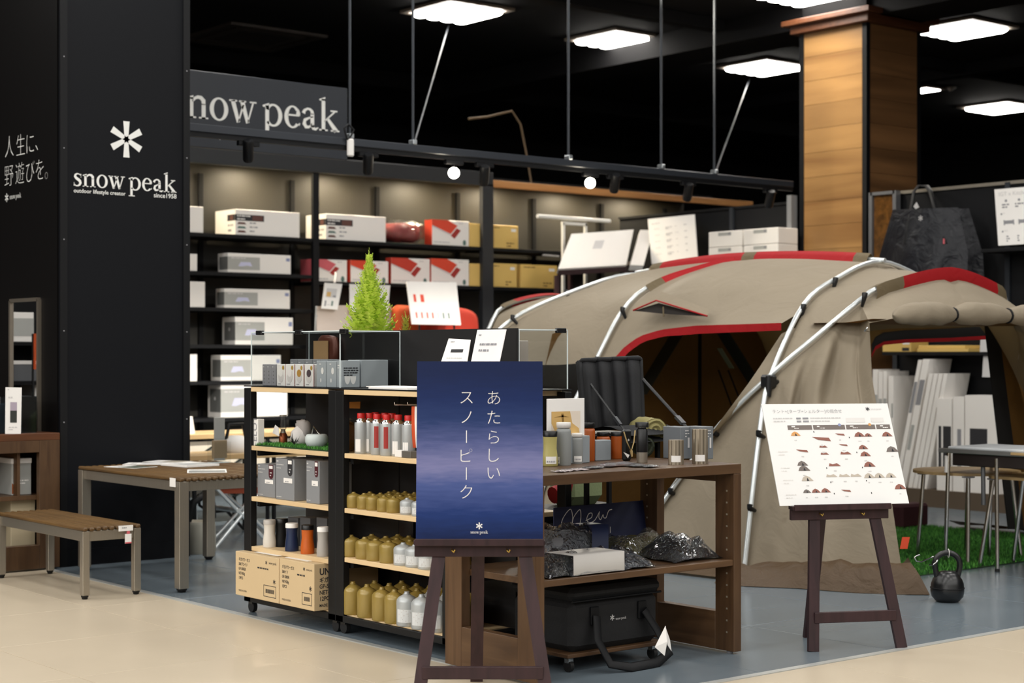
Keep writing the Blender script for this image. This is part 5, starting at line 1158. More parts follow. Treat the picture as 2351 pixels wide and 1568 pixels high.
# ---- black cooler bag on a little dolly below
dl = thing('wheeled_dolly', 'small walnut wheeled board under the black cooler bag', 'dolly', (5.15, 5.7, 0)); part('board', MB().box(4.86, 5.45, 5.54, 5.98, .066, .084, 0, .003), wh, dl)
for x in (4.9, 5.41):
    for y in (5.58, 5.94): o = part('caster', MB().tube([(x-.01, y, .026), (x+.01, y, .026)], .026, 12), rubber, dl); part('fork', MB().box(x-.014, x+.014, y-.014, y+.014, .04, .066), chrome, o)
cb = thing('cooler_bag', 'big black soft cooler bag with shoulder strap under the walnut table', 'bag', (5.15, 5.75, .0845)); cm_ = mat('black_canvas', '#0e0e10', .8, var=.15, bump=.25, bs=50)
part('body', MB().box(4.89, 5.43, 5.55, 5.97, .0845, .31, 0, .03), cm_, cb); part('lid', MB().box(4.88, 5.44, 5.545, 5.975, .312, .37, 0, .022), cm_, cb)
part('piping', MB().tube([(4.89, 5.545, .311), (5.43, 5.545, .311)], .005, 6), black, cb)
for x in (5.02, 5.31): part('strap_patch', MB().box(x-.025, x+.025, 5.538, 5.55, .2, .28, 0, .003), black, cb)
part('shoulder_strap', MB().tube([(5.02, 5.53, .24), (5.0, 5.5, .14), (5.02, 5.44, .04), (5.12, 5.41, .018), (5.28, 5.42, .018), (5.38, 5.44, .05), (5.36, 5.5, .15), (5.31, 5.53, .24)], .024, 8, flat=.25, up=(0, 1, 0)), black, cb)
f = Fr((5.13, 5.549, .2), (1, 0, 0), (0, 0, 1)); p = MB(); f.put2d(p, STAR, .0, .02, .026); fit(f, p, WORDMARK, .02, .085, .008); part('emblem', p, inkl, cb)
tg = part('price_tag', MB().poly([(5.27, 5.42, .09), (5.31, 5.4, .05), (5.325, 5.4, .11), (5.345, 5.43, .175)], V((.003, 0, 0))), whiteb, cb); part('price_tag', MB().poly([(5.345, 5.43, .175), (5.35, 5.42, .09), (5.375, 5.42, .06), (5.375, 5.43, .11)], V((0, .003, 0))), white, cb)
# goods seen behind the table through its frame: red and green tent bags
RD = 6.7
t = thing('stuff_sack', 'bright red stuff sack seen under the walnut table top', 'bag', (6.15, 6.62, 0)); part('sack', MB().tube([oY(1270, 1158, RD)+V((0, 0, .048)), oY(1290, 1130, RD), oY(1302, 1095, RD)], [.046, .055, .04], 12), mat('red_sack', '#a31620', .7, bump=.2), t)
t = thing('stuff_sack', 'pale green stuff sack seen under the walnut table top', 'bag', (6.45, 6.72, 0)); part('sack', MB().box(oY(1304, 1130, 6.9).x, oY(1396, 1130, 6.9).x, 6.9, 7.1, oY(1350, 1160, 6.9).z, .9, 0, .05), mat('sage_sack', '#7d8a63', .8, bump=.2), t); part('crate', MB().box(oY(1260, 1130, 6.9).x-.25, oY(1420, 1130, 6.9).x, 6.62, 7.12, 0, oY(1350, 1160, 6.9).z-.001, 0, .01), black, t)
# ================================================================== the two easels
def easel(name, label, base, ang, w, tray_z, legs, rear, cross_z, tray_d=.05, thick=.055, lean=.14):
    """local frame: x to the right along the tray, -y towards the viewer of the board"""
    t = thing('easel', label, 'easel', base, ang)
    lpart('tray', MB().box(-w/2, w/2, -tray_d, .012, tray_z+.0, tray_z+.018, 0, .002), darkw, t); lpart('tray_lip', MB().box(-w/2+.005, w/2-.005, -tray_d-.008, -tray_d+.004, tray_z-.002, tray_z+.026, 0, .002), darkw, t)
    lpart('cross_board', MB().box(-w/2+.002, w/2-.002, -.02, .004, tray_z-.05, tray_z-.0005, 0, .002), darkw, t)
    for x in (-w*.21, w*.21): lpart('brass_hook', MB().tube([(x, -.02, tray_z-.02), (x, -.034, tray_z-.022), (x+.008, -.036, tray_z-.03), (x+.012, -.034, tray_z-.02)], .0035, 6), mat('brass', '#b9984a', .3, .9), t)
    for (x0, x1) in legs: lpart('leg', MB().bar((x1, -.10, 0), (x0, .012+lean*.0, tray_z+.02), thick, .022, up=(0, 1, 0)), darkw, t)
    (rx0, rx1, ry) = rear
    lpart('rear_leg', MB().bar((rx1, ry, 0), (rx0, .045, tray_z+.1), thick, .022, up=(0, 1, 0)), darkw, t)
    a = cross_z/(tray_z+.02); xa, xb = [x1+(x0-x1)*a for x0, x1 in legs]
    lpart('cross_bar', MB().box(xa, xb, -.1+.112*a-.02, -.1+.112*a+.004, cross_z-.025, cross_z+.025, 0, .002), darkw, t)
    lpart('upright', MB().bar((0, .03, tray_z+.0), (0, .03+lean, tray_z+.42), .05, .02, up=(0, 1, 0)), darkw, t)
    return t
# front easel with the navy sea poster
d0 = 6.83; b = W(1101, 1238, d0); eb = V((b.x, b.y, 0)); ang = -YAW
tz = b.z-.019
e1 = easel('easel', 'dark stained easel in front holding the tall blue poster', eb, ang, 300*d0/F, tz, [(-.155, -.245), (.175, .275)], (-.005, -.02, .38), tz-.53+.025, thick=.053)
M = Matrix.Translation(eb) @ Matrix.Rotation(ang, 4, 'Z')
def loc(v): return M @ V(v)
hw = 291*d0/F/2; ht = .72; ln = .095
seam = bpy.data.materials.new('sea_poster'); seam.use_nodes = True; nt = seam.node_tree; bs = nt.nodes['Principled BSDF']; bs.inputs['Roughness'].default_value = .42; bs.inputs['Specular IOR Level'].default_value = .2; L = nt.links
tc = nt.nodes.new('ShaderNodeTexCoord'); sp = nt.nodes.new('ShaderNodeSeparateXYZ'); L.new(tc.outputs['Object'], sp.inputs[0])
mr = nt.nodes.new('ShaderNodeMapRange'); mr.inputs[1].default_value = .0; mr.inputs[2].default_value = ht; L.new(sp.outputs[2], mr.inputs[0])
nz = nt.nodes.new('ShaderNodeTexNoise'); mp = nt.nodes.new('ShaderNodeMapping'); mp.inputs['Scale'].default_value = (9, 9, 60); L.new(tc.outputs['Object'], mp.inputs[0]); L.new(mp.outputs[0], nz.inputs[0]); nz.inputs['Detail'].default_value = 6; nz.inputs['Scale'].default_value = 1.2
ad = nt.nodes.new('ShaderNodeMath'); ad.operation = 'MULTIPLY_ADD'; ad.inputs[1].default_value = .12; L.new(nz.outputs[0], ad.inputs[0]); L.new(mr.outputs[0], ad.inputs[2])
rp = nt.nodes.new('ShaderNodeValToRGB'); el = rp.color_ramp.elements; el[0].position = .05; el[0].color = lin('#071a44'); el[1].position = 1.05; el[1].color = lin('#081a44')
for ps_, cc in ((.2, '#183068'), (.36, '#45548a'), (.47, '#7778a2'), (.6, '#4f5786'), (.72, '#223564'), (.85, '#0e2354')): k = el.new(ps_); k.color = lin(cc)
L.new(ad.outputs[0], rp.inputs[0]); L.new(rp.outputs[0], bs.inputs['Base Color'])
po = thing('poster', 'tall navy sea poster with white vertical brush lettering on the front easel', 'poster', loc((0, -.022, tz+.019)), ang)
z0 = tz+.019
sl = ln/ht; th = .006
m = MB().add([(-hw, 0, 0), (hw, 0, 0), (hw, ln, ht), (-hw, ln, ht), (-hw, th, 0), (hw, th, 0), (hw, ln+th, ht), (-hw, ln+th, ht)], [(0, 1, 2, 3), (4, 7, 6, 5), (0, 4, 5, 1), (3, 2, 6, 7), (0, 3, 7, 4), (1, 5, 6, 2)])
lpart('board', m, seam, po); lpart('edge', MB().box(hw, hw+.002, -.0, .006, 0, .0) if False else MB().add([(hw+.001, -.001, 0), (hw+.001, ln-.001, ht), (hw+.001, ln+th, ht), (hw+.001, th, 0)], [(0, 1, 2, 3)]).add([(-hw, -.001, ht+.001), (hw, -.001+0, ht+.001), (hw, th, ht+.001), (-hw, th, ht+.001)], [(0, 1, 2, 3)]).xf(Matrix.Identity(4)), mat('foam_edge', '#c8c8cc', .6), po) if False else None
f = Fr((-hw, 0, 0), (1, 0, 0), (0, ln, ht)); f.v = V((0, ln, ht)).normalized(); f.n = V((0, -1, sl)).normalized()
H = math.hypot(ht, ln); sc = 2*hw/291
def pp(px, py): return (px-957)*sc, (1238-py)/402*H
p = MB()
def vtext(chars, px, ys, size):
    for chh, y in zip(chars, ys):
        a, b_ = pp(px, y); g = centred(glyphs(chh, -.018))
        if chh == 'ー': g = ([(-y_, x_) for x_, y_ in g[0]], g[1])
        f.put2d(p, g, a, b_, size, 0, .0016)
vtext('あたらしい', 1135, [919, 963, 1008, 1049, 1089], .066); vtext('スノーピーク', 1072, [919, 963, 1007, 1049, 1090, 1131], .066)
a, b_ = pp(1102, 1207); f.put2d(p, STAR, a, b_, .027); a, b_ = pp(1082, 1224); a1, _ = pp(1122, 1224); fit(f, p, WORDMARK, a, a1, b_, h=.0016)
lpart('lettering', p, white, po)
# right hand easel with the big chart
A = W(1787, 1161, 8.0); dirv = V((.644, .139)).normalized(); 
def cam2w(x, d): return V((c_*x+s_*d, -s_*x+c_*d, 0))
ux = cam2w(dirv.x, dirv.y); ang2 = math.atan2(ux.y, ux.x); bw = .659; bh = .533
mid = A+ux*(bw*.5); mid2 = A+ux*(.055+.25)
eb2 = V((mid2.x, mid2.y, 0)); tz2 = A.z-.019
legL = (oZ(1872, 1498)-eb2).dot(ux); legR = (oZ(2068, 1487)-eb2).dot(ux); nrm = V((ux.y, -ux.x, 0)); off = ((oZ(1872, 1498)-eb2).dot(nrm)+(oZ(2068, 1487)-eb2).dot(nrm))/2
e2 = easel('easel', 'dark stained easel on the right holding the white tent chart', eb2, ang2, .50, tz2, [(-.12, legL), (.176, legR)], (-.06, (oZ(1856, 1463)-eb2).dot(ux), -(oZ(1856, 1463)-eb2).dot(nrm)), .155, thick=.052, lean=.2)
M2 = Matrix.Translation(eb2) @ Matrix.Rotation(ang2, 4, 'Z')
ch_ = thing('chart_board', 'white tent and tarp combination chart on the right easel', 'sign', M2 @ V((0, -.02, tz2+.0195)), ang2)
x0 = -.305; ln2 = .2445; ht2 = .474
m = MB().add([(x0, 0, 0), (x0+bw, 0, 0), (x0+bw, ln2, ht2), (x0, ln2, ht2), (x0, .006, 0), (x0+bw, .006, 0), (x0+bw, ln2+.006, ht2), (x0, ln2+.006, ht2)], [(0, 1, 2, 3), (4, 7, 6, 5), (0, 4, 5, 1), (3, 2, 6, 7), (0, 3, 7, 4), (1, 5, 6, 2)])
lpart('board', m, boardw, ch_)
f = Fr((x0, 0, 0), (1, 0, 0), (0, ln2, ht2)); f.v = V((0, ln2, ht2)).normalized(); f.n = V((0, -ht2, ln2)).normalized(); p = MB(); w, h = bw, bh
g = glyphs('テント+[タープ=シェルター]の組合せ', -.01); fit(f, p, g, w*.075, w*.62, h*.91, 3)
f.put2d(p, STAR, w*.83, h*.945, .022, 1); fit(f, p, WORDMARK, w*.855, w*.94, h*.935, 0)
f.lines(p, w*.07, h*.85, w*.15, 2, h*.03, .006, 0, 3); f.lines(p, w*.36, h*.85, w*.25, 2, h*.03, .006, 0, 4)
for y in (.845, .815): f.rect(p, w*.25, h*y, w*.285, h*(y+.017), 3); f.rect(p, w*.3, h*y, w*.345, h*(y+.017), 3)
f.rect(p, w*.64, h*.81, w*.79, h*.855, 4); f.rect(p, w*.84, h*.81, w*.94, h*.855, 4)
for a_, b2 in ((.17, .36), (.37, .62), (.63, .86), (.87, .98)): f.rect(p, w*a_, h*.74, w*b2, h*.785, 2); f.lines(p, w*(a_+.03), h*.765, w*.05, 1, .01, .006, 5, int(a_*90), .002); f.lines(p, w*(a_+.05), h*.75, w*.07, 1, .01, .004, 5, int(b2*90), .002)
f.shape(p, ell(w*.58, h*.785, .008, .008), 8, .002); f.shape(p, ell(w*.82, h*.785, .008, .008), 9, .002)
def tentpic(u, v, sx, mi, kind):
    u *= w; v *= h; b_ = .024*sx
    pts = [(u-b_, v), (u-b_*.7, v+b_*.6), (u-b_*.1, v+b_*.95), (u+b_*.5, v+b_*.7), (u+b_*1.1, v)] if kind == 0 else [(u-b_*1.2, v+b_*.5), (u-b_*.5, v+b_*.1), (u+b_*1.1, v-.1*b_), (u+b_*.9, v+b_*.35), (u+.1*b_, v+b_*.4)] if kind == 1 else [(u-b_, v), (u-b_*.8, v+b_*.5), (u-b_*.3, v+b_*.3), (u+b_*.4, v+b_*.5), (u+b_, v)]
    f.shape(p, pts, mi, .0016)
    if kind == 0: f.shape(p, [(u-b_*.1, v), (u+b_*.05, v+b_*.6), (u+b_*.35, v)], 7, .0019)
    f.lines(p, u-.01, v-h*.05, .025, 1, .01, .005, 0, int(u*300+v*500))
for u, v, sx, mi, k in [(.22, .68, 1, 9, 0), (.42, .63, 1.7, 6, 1), (.57, .68, .9, 6, 1), (.72, .665, 1.1, 6, 0), (.79, .665, .8, 6, 0), (.94, .665, 1.1, 6, 0),
                        (.25, .52, 1.1, 6, 1), (.42, .56, .9, 6, 2), (.58, .575, .8, 6, 1), (.73, .54, 1, 6, 0), (.42, .49, .9, 6, 2), (.585, .49, 1.2, 6, 2), (.735, .47, 1.1, 6, 0), (.965, .51, 1.3, 2, 0),
                        (.23, .385, 1.1, 2, 0), (.235, .335, 1.2, 2, 0), (.48, .375, 1.3, 6, 2), (.75, .365, 1.2, 6, 0), (.245, .235, 1.2, 10, 0), (.44, .27, 1.2, 10, 2), (.54, .27, 1.2, 10, 2), (.63, .27, 1.2, 10, 2), (.73, .255, 1.1, 10, 0), (.81, .255, 1.1, 10, 0), (.9, .255, 1.1, 10, 0),
                        (.225, .12, .8, 2, 0), (.295, .12, .9, 6, 0), (.37, .12, 1, 6, 0), (.53, .125, .9, 6, 1), (1.0, .14, 1.2, 6, 0)]: tentpic(min(u, .955), v, sx, mi, k)
for u, v in ((.365, .71), (.635, .65), (.39, .49), (.67, .5), (.41, .35), (.69, .35), (.42, .21), (.7, .22), (.43, .1), (.72, .1)): f.rect(p, w*u, h*v, w*u+.004, h*v+.008, 1)
for v in (.52, .36, .24, .1): f.lines(p, w*.06, h*v, w*.08, 2, h*.03, .005, 4, int(v*100))
lpart('print', p, [inkl, inkd, mat('taupe_print', '#6f6560', .6), ink, mat('faint_ink', '#dcd9d6', .6), white, mat('russet_print', '#8a5648', .6), inkd, inkbl, mat('pale_orange_print', '#d2995a', .6), mat('stone_print', '#b9ae9f', .6)], ch_)
# ================================================================== the shelter tent
def resample(pts, n):
    pts = [V(p) for p in pts]; d = [0]
    for a, b in zip(pts, pts[1:]): d.append(d[-1]+(b-a).length)
    out = []
    for i in range(n+1):
        t = d[-1]*i/n; k = 0
        while k < len(d)-2 and d[k+1] < t: k += 1
        out.append(pts[k].lerp(pts[k+1], (t-d[k])/max(1e-9, d[k+1]-d[k])))
    return out
def smooth(pts, n=24):
    pts = [V(p) for p in pts]; out = []
    for i in range(len(pts)-1):
        p0, p1, p2, p3 = pts[max(0, i-1)], pts[i], pts[i+1], pts[min(len(pts)-1, i+2)]
        for q in range(6):
            t = q/6; out.append(.5*((2*p1)+(p2-p0)*t+(2*p0-5*p1+4*p2-p3)*t*t+(3*p1-p0-3*p2+p3)*t**3))
    out.append(pts[-1]); return resample(out, n)
def coons(bot, top, left, right, n=16, m=12, disp=None):
    b, t, l, r = resample(bot, n), resample(top, n), resample(left, m), resample(right, m); rows = []
    for j in range(m+1):
        v = j/m; row = []
        for i in range(n+1):
            u = i/n
            p = b[i]*(1-v)+t[i]*v+l[j]*(1-u)+r[j]*u-(b[0]*(1-u)*(1-v)+b[n]*u*(1-v)+t[0]*(1-u)*v+t[n]*u*v)
            if disp:
                e = min(1, 5*min(u, 1-u))*min(1, 5*min(v, 1-v)); p = p+disp(u, v)*e
            row.append(p)
        rows.append(row)
    return rows
TX = 9.54
def mx(p): return V((2*TX-p[0], p[1], p[2]))
def mir_(ps): return [mx(p) for p in ps]
def cloth(name, col, back, tr=.22, bump=.35, bs=7):
    m = mat(name, col, rough=.7, var=.08, vs=3, bump=bump, bs=bs, spec=.3, bd=.045); nt = m.node_tree; L = nt.links; out = nt.nodes['Material Output']
    t = nt.nodes.new('ShaderNodeBsdfTranslucent'); t.inputs[0].default_value = lin(back); mxs = nt.nodes.new('ShaderNodeMixShader'); mxs.inputs[0].default_value = tr
    L.new(nt.nodes['Principled BSDF'].outputs[0], mxs.inputs[1]); L.new(t.outputs[0], mxs.inputs[2]); L.new(mxs.outputs[0], out.inputs[0]); return m
tan = cloth('tan_tent_cloth', '#988c79', '#6d5426', .18, .3, 3.5); redc = cloth('red_tent_cloth', '#a3141b', '#8a1016', .1, .2); tand = cloth('tan_dark_patch', '#6d6049', '#574322', .1)
meshd = clear('tent_window_mesh', '#6f7672', .6, .3, base=.02); brownc = cloth('amber_inner_cloth', '#6a4c22', '#5a3a14', .2)
tent = thing('tent', 'large tan shelter tent with red trim and bare aluminium poles', 'tent', (TX, 8.8, 0))
def arch(pts, n):
    full = smooth([V(p) for p in pts]+[mx(p) for p in pts[:-1]][::-1], 2*n); return full[:n]+[V((TX, full[n].y, full[n].z))]
A_ = arch([(7.82, 7.25, .0), (8.03, 7.3, .934), (8.19, 7.35, 1.265), (8.62, 7.45, 1.725), (9.01, 7.5, 1.91), (TX, 7.54, 2.05)], 30)
C_ = arch([(7.75, 9.3, 0), (8.05, 9.27, .8), (8.35, 9.2, 1.36), (8.6, 9.18, 1.73), (8.84, 9.13, 1.915), (9.2, 9.02, 2.04), (TX, 8.9, 2.11)], 30)
D_ = arch([(7.75, 10.35, 0), (8.05, 10.25, 1.25), (8.3, 10.2, 1.63), (8.93, 10.12, 1.9), (TX, 10.03, 2.05)], 30)
B_ = arch([(7.73, 8.27, 0), (7.86, 8.1, .316), (8.08, 7.75, .889), (8.19, 7.35, 1.265), (8.42, 7.16, 1.52), (8.76, 7.05, 1.775), (8.9, 7.0, 1.85), (TX, 6.96, 1.96)], 34)
E_ = arch([(7.9, 10.35, .5), (8.3, 10.7, 1.1), (8.7, 10.9, 1.62), (8.95, 11.0, 1.8), (TX, 11.07, 1.9)], 20)
def farhalf(nm, c):
    return [V((p.x, p.y+(min(p.y, 7.42)-p.y)*max(0, min(1, (1.45-p.z)/.6)) if nm == 'B' else p.y, p.z)) for p in mir_(c)[::-1][1:]]
for nm, c in (('A', A_), ('D', D_), ('B', B_), ('E', E_)): part('pole', MB().tube(c+farhalf(nm, c), .0165, 10), alu, tent)
part('pole', MB().tube(C_[:24], .0165, 10), alu, tent); part('pole', MB().tube(mir_(C_[:24]), .0165, 10), alu, tent)
ridge = smooth([(TX, 7.50, 2.055), (TX, 7.54, 2.06), (TX, 8.2, 2.11), (TX, 8.9, 2.13), (TX, 9.5, 2.11), (TX, 10.03, 2.06)], 20); part('ridge_pole', MB().tube(ridge, .0165, 10), alu, tent)
def ins(c, d=.035):
    out = []
    for p in c:
        q = V((TX, p[1], .6))-V(p); q.y = 0; out.append(V(p)+q.normalized()*d if q.length > .01 else V(p))
    return out
Ai, Ci, Di, Bi, Ei = ins(A_), ins(C_), ins(D_), ins(B_), ins(E_, .03)
for p in (Ai, Ci, Di, Bi, Ei): p[-1] = V((TX, p[-1].y, p[-1].z-.03))
Ri = [p-V((0, 0, .035)) for p in ridge]
def cut(c, z): return [p for p in c if p[2] >= z-.001]
def below(c, z): return [p for p in c if p[2] <= z+.001]
def wr(a, b, amp, f=9., ph=0.):
    """creases fanning across the cloth"""
    return lambda u, v: V((-1, -.3, .3)).normalized()*amp*(math.sin(f*(a*u+b*v)+ph+2*noise.noise(V((u*3, v*3, ph))))+.6*noise.noise(V((u*6, v*6, ph+3))))
zA_, zC_ = 1.40, 1.30
door = [oX(px, py, X) for px, py, X in [(1419, 826, 8.37), (1436, 796, 8.40), (1470, 772, 8.43), (1520, 757, 8.46), (1600, 748, 8.47), (1700, 745, 8.46), (1795, 742, 8.42)]]
aL = cut(Ci, 1.3); aR = [door[-1]]+cut(Ai, 1.66)
door[0] = aL[0].lerp(door[0], .75)
R_CA = [p for p in Ri if 7.54 <= p.y <= 8.9]; R_CA = [Ci[-1]]+[p for p in R_CA[::-1]]+[Ai[-1]]; R_CD = [Di[-1]]+[p for p in Ri[::-1] if 8.9 <= p.y <= 10.03]+[Ci[-1]]
def both(name, rows, m, far=True, label=None):
    part(name, MB().grid(rows), m, tent, label)
    if far: part(name, MB().grid([[mx(p) for p in r] for r in rows]), m, tent)
both('roof_panel', coons([aL[0]]+door, R_CA, aL, aR, 26, 18, wr(1.2, .6, .009, 7)), tan)
hemD, hemC = cut(Di, 1.33), cut(Ci, 1.33)
hem = [hemD[0].lerp(hemC[0], i/8)+V((.03*math.sin(math.pi*i/8), 0, -.05*math.sin(math.pi*i/8))) for i in range(9)]
both('roof_panel', coons(hem, R_CD, hemD, hemC, 18, 14, wr(.8, 1.4, .012, 8, 2)), tan)
lowD, lowC = below(Di, 1.33), below(Ci, 1.33)
both('window_mesh', coons([lowD[0], lowC[0]], hem, lowD+[hemD[0]], lowC+[hemC[0]], 8, 8), meshd)
# door side strip by the middle hoop and the red door piping
side_i = [door[0], door[0].lerp(V((7.95, 9.1, .5)), .5)+V((.0, -.04, 0)), V((7.93, 9.08, .5)), V((7.8, 9.1, 0.01))]; lc = below(Ci, 1.3)
both('wall_panel', coons([Ci[0], side_i[-1]], [aL[0], door[0]], lc+[aL[0]], side_i[::-1], 4, 12), tan)
def band(c, wdt, dirv, off, m, name, seg=None):
    c = [V(p) for p in c]; rows = [[p+off for p in c], [p+dirv*wdt*.5+off*1.2 for p in c], [p+dirv*wdt+off for p in c]]; return part(name, MB().grid(rows), m, tent)
dd = resample(door, 26); out_ = V((-.012, -.004, .004))
rows = []
for k in range(4):
    row = []
    for i, p in enumerate(dd):
        u = i/26; w_ = (.065-.015*u)*k/3; row.append(p+V((-.006, 0, .002))+V((-.012, -.012*(1-u)*2, -.0))*0+V((0, -w_*(1-u)**2*.9, -w_*(.45+.55*min(1, u*2.2)))))
    rows.append(row)
part('door_trim', MB().grid(rows), redc, tent, 'red curved door trim'); fd = [oX(px, py, 10.8) for px, py in ((2001, 822), (2010, 803), (2030, 792), (2080, 787), (2180, 784), (2270, 779))]; part('far_door_trim', MB().grid([fd, [p+V((0, 0, .028)) for p in fd]]), redc, tent, 'thin red trim of the far door'); part('far_door_header', MB().grid([[p+V((.01, 0, .02)) for p in fd], [p+V((.0, 0, .11)) for p in fd]]), mat('band_black', '#0c0a09', .8), tent); part('far_door_header', MB().grid([[p+V((-.01, 0, .10)) for p in fd], [V((10.75, p.y, 1.64)) for p in fd], [V((10.6, p.y, 1.75)) for p in fd]]), cloth('amber_header_cloth', '#6f5a32', '#5a3a14', .2), tent)
# roof vent
v0, v1, v2, v3 = [oX(px, py, X) for px, py, X in ((1457, 716, 8.42), (1515, 698, 8.52), (1627, 729, 8.46), (1540, 724, 8.45))]
o3 = V((-.025, -.01, .01)); part('vent_opening', MB().add([v0+o3*.7, v3+o3*.7, v2+o3*.7, v1+o3*.7], [(0, 1, 2, 3)]), mat('vent_dark', '#17110c', .9), tent)
part('vent_hood', MB().grid([[v0+o3, v1+o3*2.4, v2+o3], [v0+o3*.5+V((.02, 0, .05)), v1+V((.02, 0, .09)), v2+o3*.5+V((.02, 0, .05))]]), tan, tent); part('vent_piping', MB().tube([v0+o3, v1+o3*2.4, v2+o3], .006, 6), redc, tent); part('vent_stay', MB().tube([oX(1526, 708, 8.45)+o3, oX(1527, 730, 8.44)+o3], .006, 6), tand, tent)
# red sleeves: ridge, middle hoop, both porch arches
def sleeve(c, r, m, name='pole_sleeve'): return part(name, MB().tube(c, [r*.8]+[r]*(len(c)-2)+[r*.8], 10), m, tent)
rs = resample(ridge, 40)
def seg(cv, a, b): n_ = len(cv)-1; return cv[int(a*n_):int(b*n_)+1]
dn = V((0, 0, -.012))
for a, b, m_ in ((.06, .10, tand), (.10, .48, redc), (.48, .54, tand), (.54, .88, redc), (.88, .93, tand)):
    c = seg(rs, a, b)
    if len(c) > 1: part('pole_sleeve', MB().grid([[p+V((-.065, 0, -.085)) for p in c], [p+V((-.035, 0, .012)) for p in c], [p+V((0, 0, .045)) for p in c], [p+V((.035, 0, .012)) for p in c], [p+V((.065, 0, -.085)) for p in c]]), m_, tent)
cs = resample(C_, 40)
def csl(c, m_):
    r_ = []
    for k in range(5):
        t_ = k/4; r_.append([p+V((-.035, -.01, .045))*(1-t_)*.6+V((.02, -.075*t_, -.05*t_)) for p in c])
    part('pole_sleeve', MB().grid(r_), m_, tent)
csl(seg(cs, .74, .79), tand); csl(seg(cs, .79, 1.0), redc)
Bf = B_+mir_(B_)[::-1][1:]; bs_ = resample(Bf, 80); Ef = E_+mir_(E_)[::-1][1:]; es_ = resample(Ef, 80)
def porch_sleeve(c, dy, m_): part('pole_sleeve', MB().grid([[p+V((0, dy*.02, .026)) for p in c], [p+V((0, dy*.03, -.03)) for p in c], [p+V((0, dy*.012, -.085)) for p in c]]), m_, tent); part('pole_sleeve', MB().grid([[p+V((0, dy*.02, .026)) for p in c], [p+V((0, -dy*.05, .01)) for p in c]]), m_, tent)
for src, dy, prs in ((bs_, -1, ((.395, .425, tand), (.425, .592, redc), (.592, .622, tand))), (es_, 1, ((.37, .41, tand), (.41, .59, redc), (.59, .62, tand)))):
    for a, b, m_ in prs: porch_sleeve(seg(src, a, b), dy, m_)
# far porch at the left end
both('porch_panel', coons(cut(Di, 1.1), cut(Ei, 1.0), [cut(Di, 1.1)[0], cut(Ei, 1.0)[0]], [Di[-1], Ei[-1]], 16, 5, wr(1, 1, .01)), tan)
both('porch_panel', coons([V((7.75, 10.4, 0)), V((7.9, 11.3, 0))], [cut(Di, 1.1)[0], cut(Ei, 1.0)[0]], below(Di, 1.1), [V((7.9, 11.3, 0)), cut(Ei, 1.0)[0]], 6, 8, wr(1, 1, .01)), tan)
# near porch: canopy between hoop and porch arch, side cheek, front upper wall
iX = min(range(len(Bi)), key=lambda i: (Bi[i]-V((8.19, 7.35, 1.265))).length); jX = min(range(len(Ai)), key=lambda i: (Ai[i]-V((8.19, 7.35, 1.265))).length)
Bu, Bl, Au, Al = Bi[iX:], Bi[:iX+1], Ai[jX:], Ai[:jX+1]
Bu[0] = Au[0]; Bl[-1] = Al[-1] = Au[0]
both('canopy_panel', coons(Au, Bu, [Au[0], Bu[0]], [Au[-1], Bu[-1]], 18, 5, wr(.6, .5, .006)), tan)
both('wall_panel', coons([Bl[0], Al[0]], [Bl[-1], Al[-1]], Bl, Al, 6, 14, wr(.8, 1.4, .012, 9)), tan, False)
# slim strip on the door side of the crossing pole
dstrip = [oX(1794, 766, 8.36), oX(1728, 867, 8.17), oX(1640, 985, 8.02), V((7.87, 8.13, .33)), V((7.76, 8.27, .0))][::-1]
both('wall_panel', coons([dstrip[0], Bl[0]], [dstrip[-1], Ai[min(range(len(Ai)), key=lambda i: abs(Ai[i].z-1.62))]], dstrip, Bl+[Ai[k] for k in range(jX+1, len(Ai)) if Ai[k].z < 1.62], 4, 14), tan, False)
# front cheek (folds falling from the arch) and skirt
oT, oB = oY(1996, 742, 6.8), V((8.10, 6.25, .15)); Bu2 = [p for p in Bu if p.z < 1.72]+[oT]
def folds(u, v): return V((-.55, -.8, .1))*(.075*(.3+.7*v)*math.sin(26*u*(.75+.25*v)-4*v+2.6*noise.noise(V((u*3, v*2, 1))))*(1-.35*v)+.02*noise.noise(V((u*4, v*5, 7))))
cheek = coons([Al[0]+V((0, 0, .03)), V((7.93, 6.8, .13)), oB], Bu2, Al, [oB, V((8.2, 6.45, .8)), V((8.37, 6.68, 1.25)), oT], 64, 30, folds)
both('porch_cheek', cheek, tan)
sk = []
base_ = resample([Al[0]+V((0, 0, .03)), V((7.93, 6.8, .13)), oB], 24); hemf = resample([oZ(1640, 1340), oZ(1705, 1347), oZ(1830, 1352), oZ(1950, 1361), oZ(2050, 1366), oZ(2135, 1367)], 24)
for j in range(7):
    v = j/6; sk.append([base_[i].lerp(hemf[i]+V((0, 0, .004)), v)+V((0, 0, 1))*math.sin(math.pi*v)*(.05+.07*abs(noise.noise(V((i*.3, v*2.2, 2))))) for i in range(25)])
skm = cloth('brown_skirt_cloth', '#54422f', '#4d3a20', .08, .6, 6); skm.node_tree.nodes['Principled BSDF'].inputs['Roughness'].default_value = .5
both('mud_skirt', sk, skm)
cn = [oB, oZ(2135, 1367)+V((0, 0, .004)), oZ(2112, 1345)+V((0, 0, .02)), oZ(2085, 1300)+V((0, 0, .06))]; part('mud_skirt', MB().grid([[oB, cn[3]], [oB.lerp(cn[1], .5)+V((0, 0, .03)), cn[2]], [cn[1], cn[1]+V((.05, .05, .0))]]), skm, tent)
sk2 = [[Bl[0].lerp(Al[0], i/8)+V((0, 0, .05)) for i in range(9)], [Bl[0].lerp(Al[0], i/8)+V((-.16, 0, .03*math.sin(i*2)**2)) for i in range(9)], [Bl[0].lerp(Al[0], i/8)+V((-.24, -.02, .005)) for i in range(9)]]; both('mud_skirt', sk2, skm)
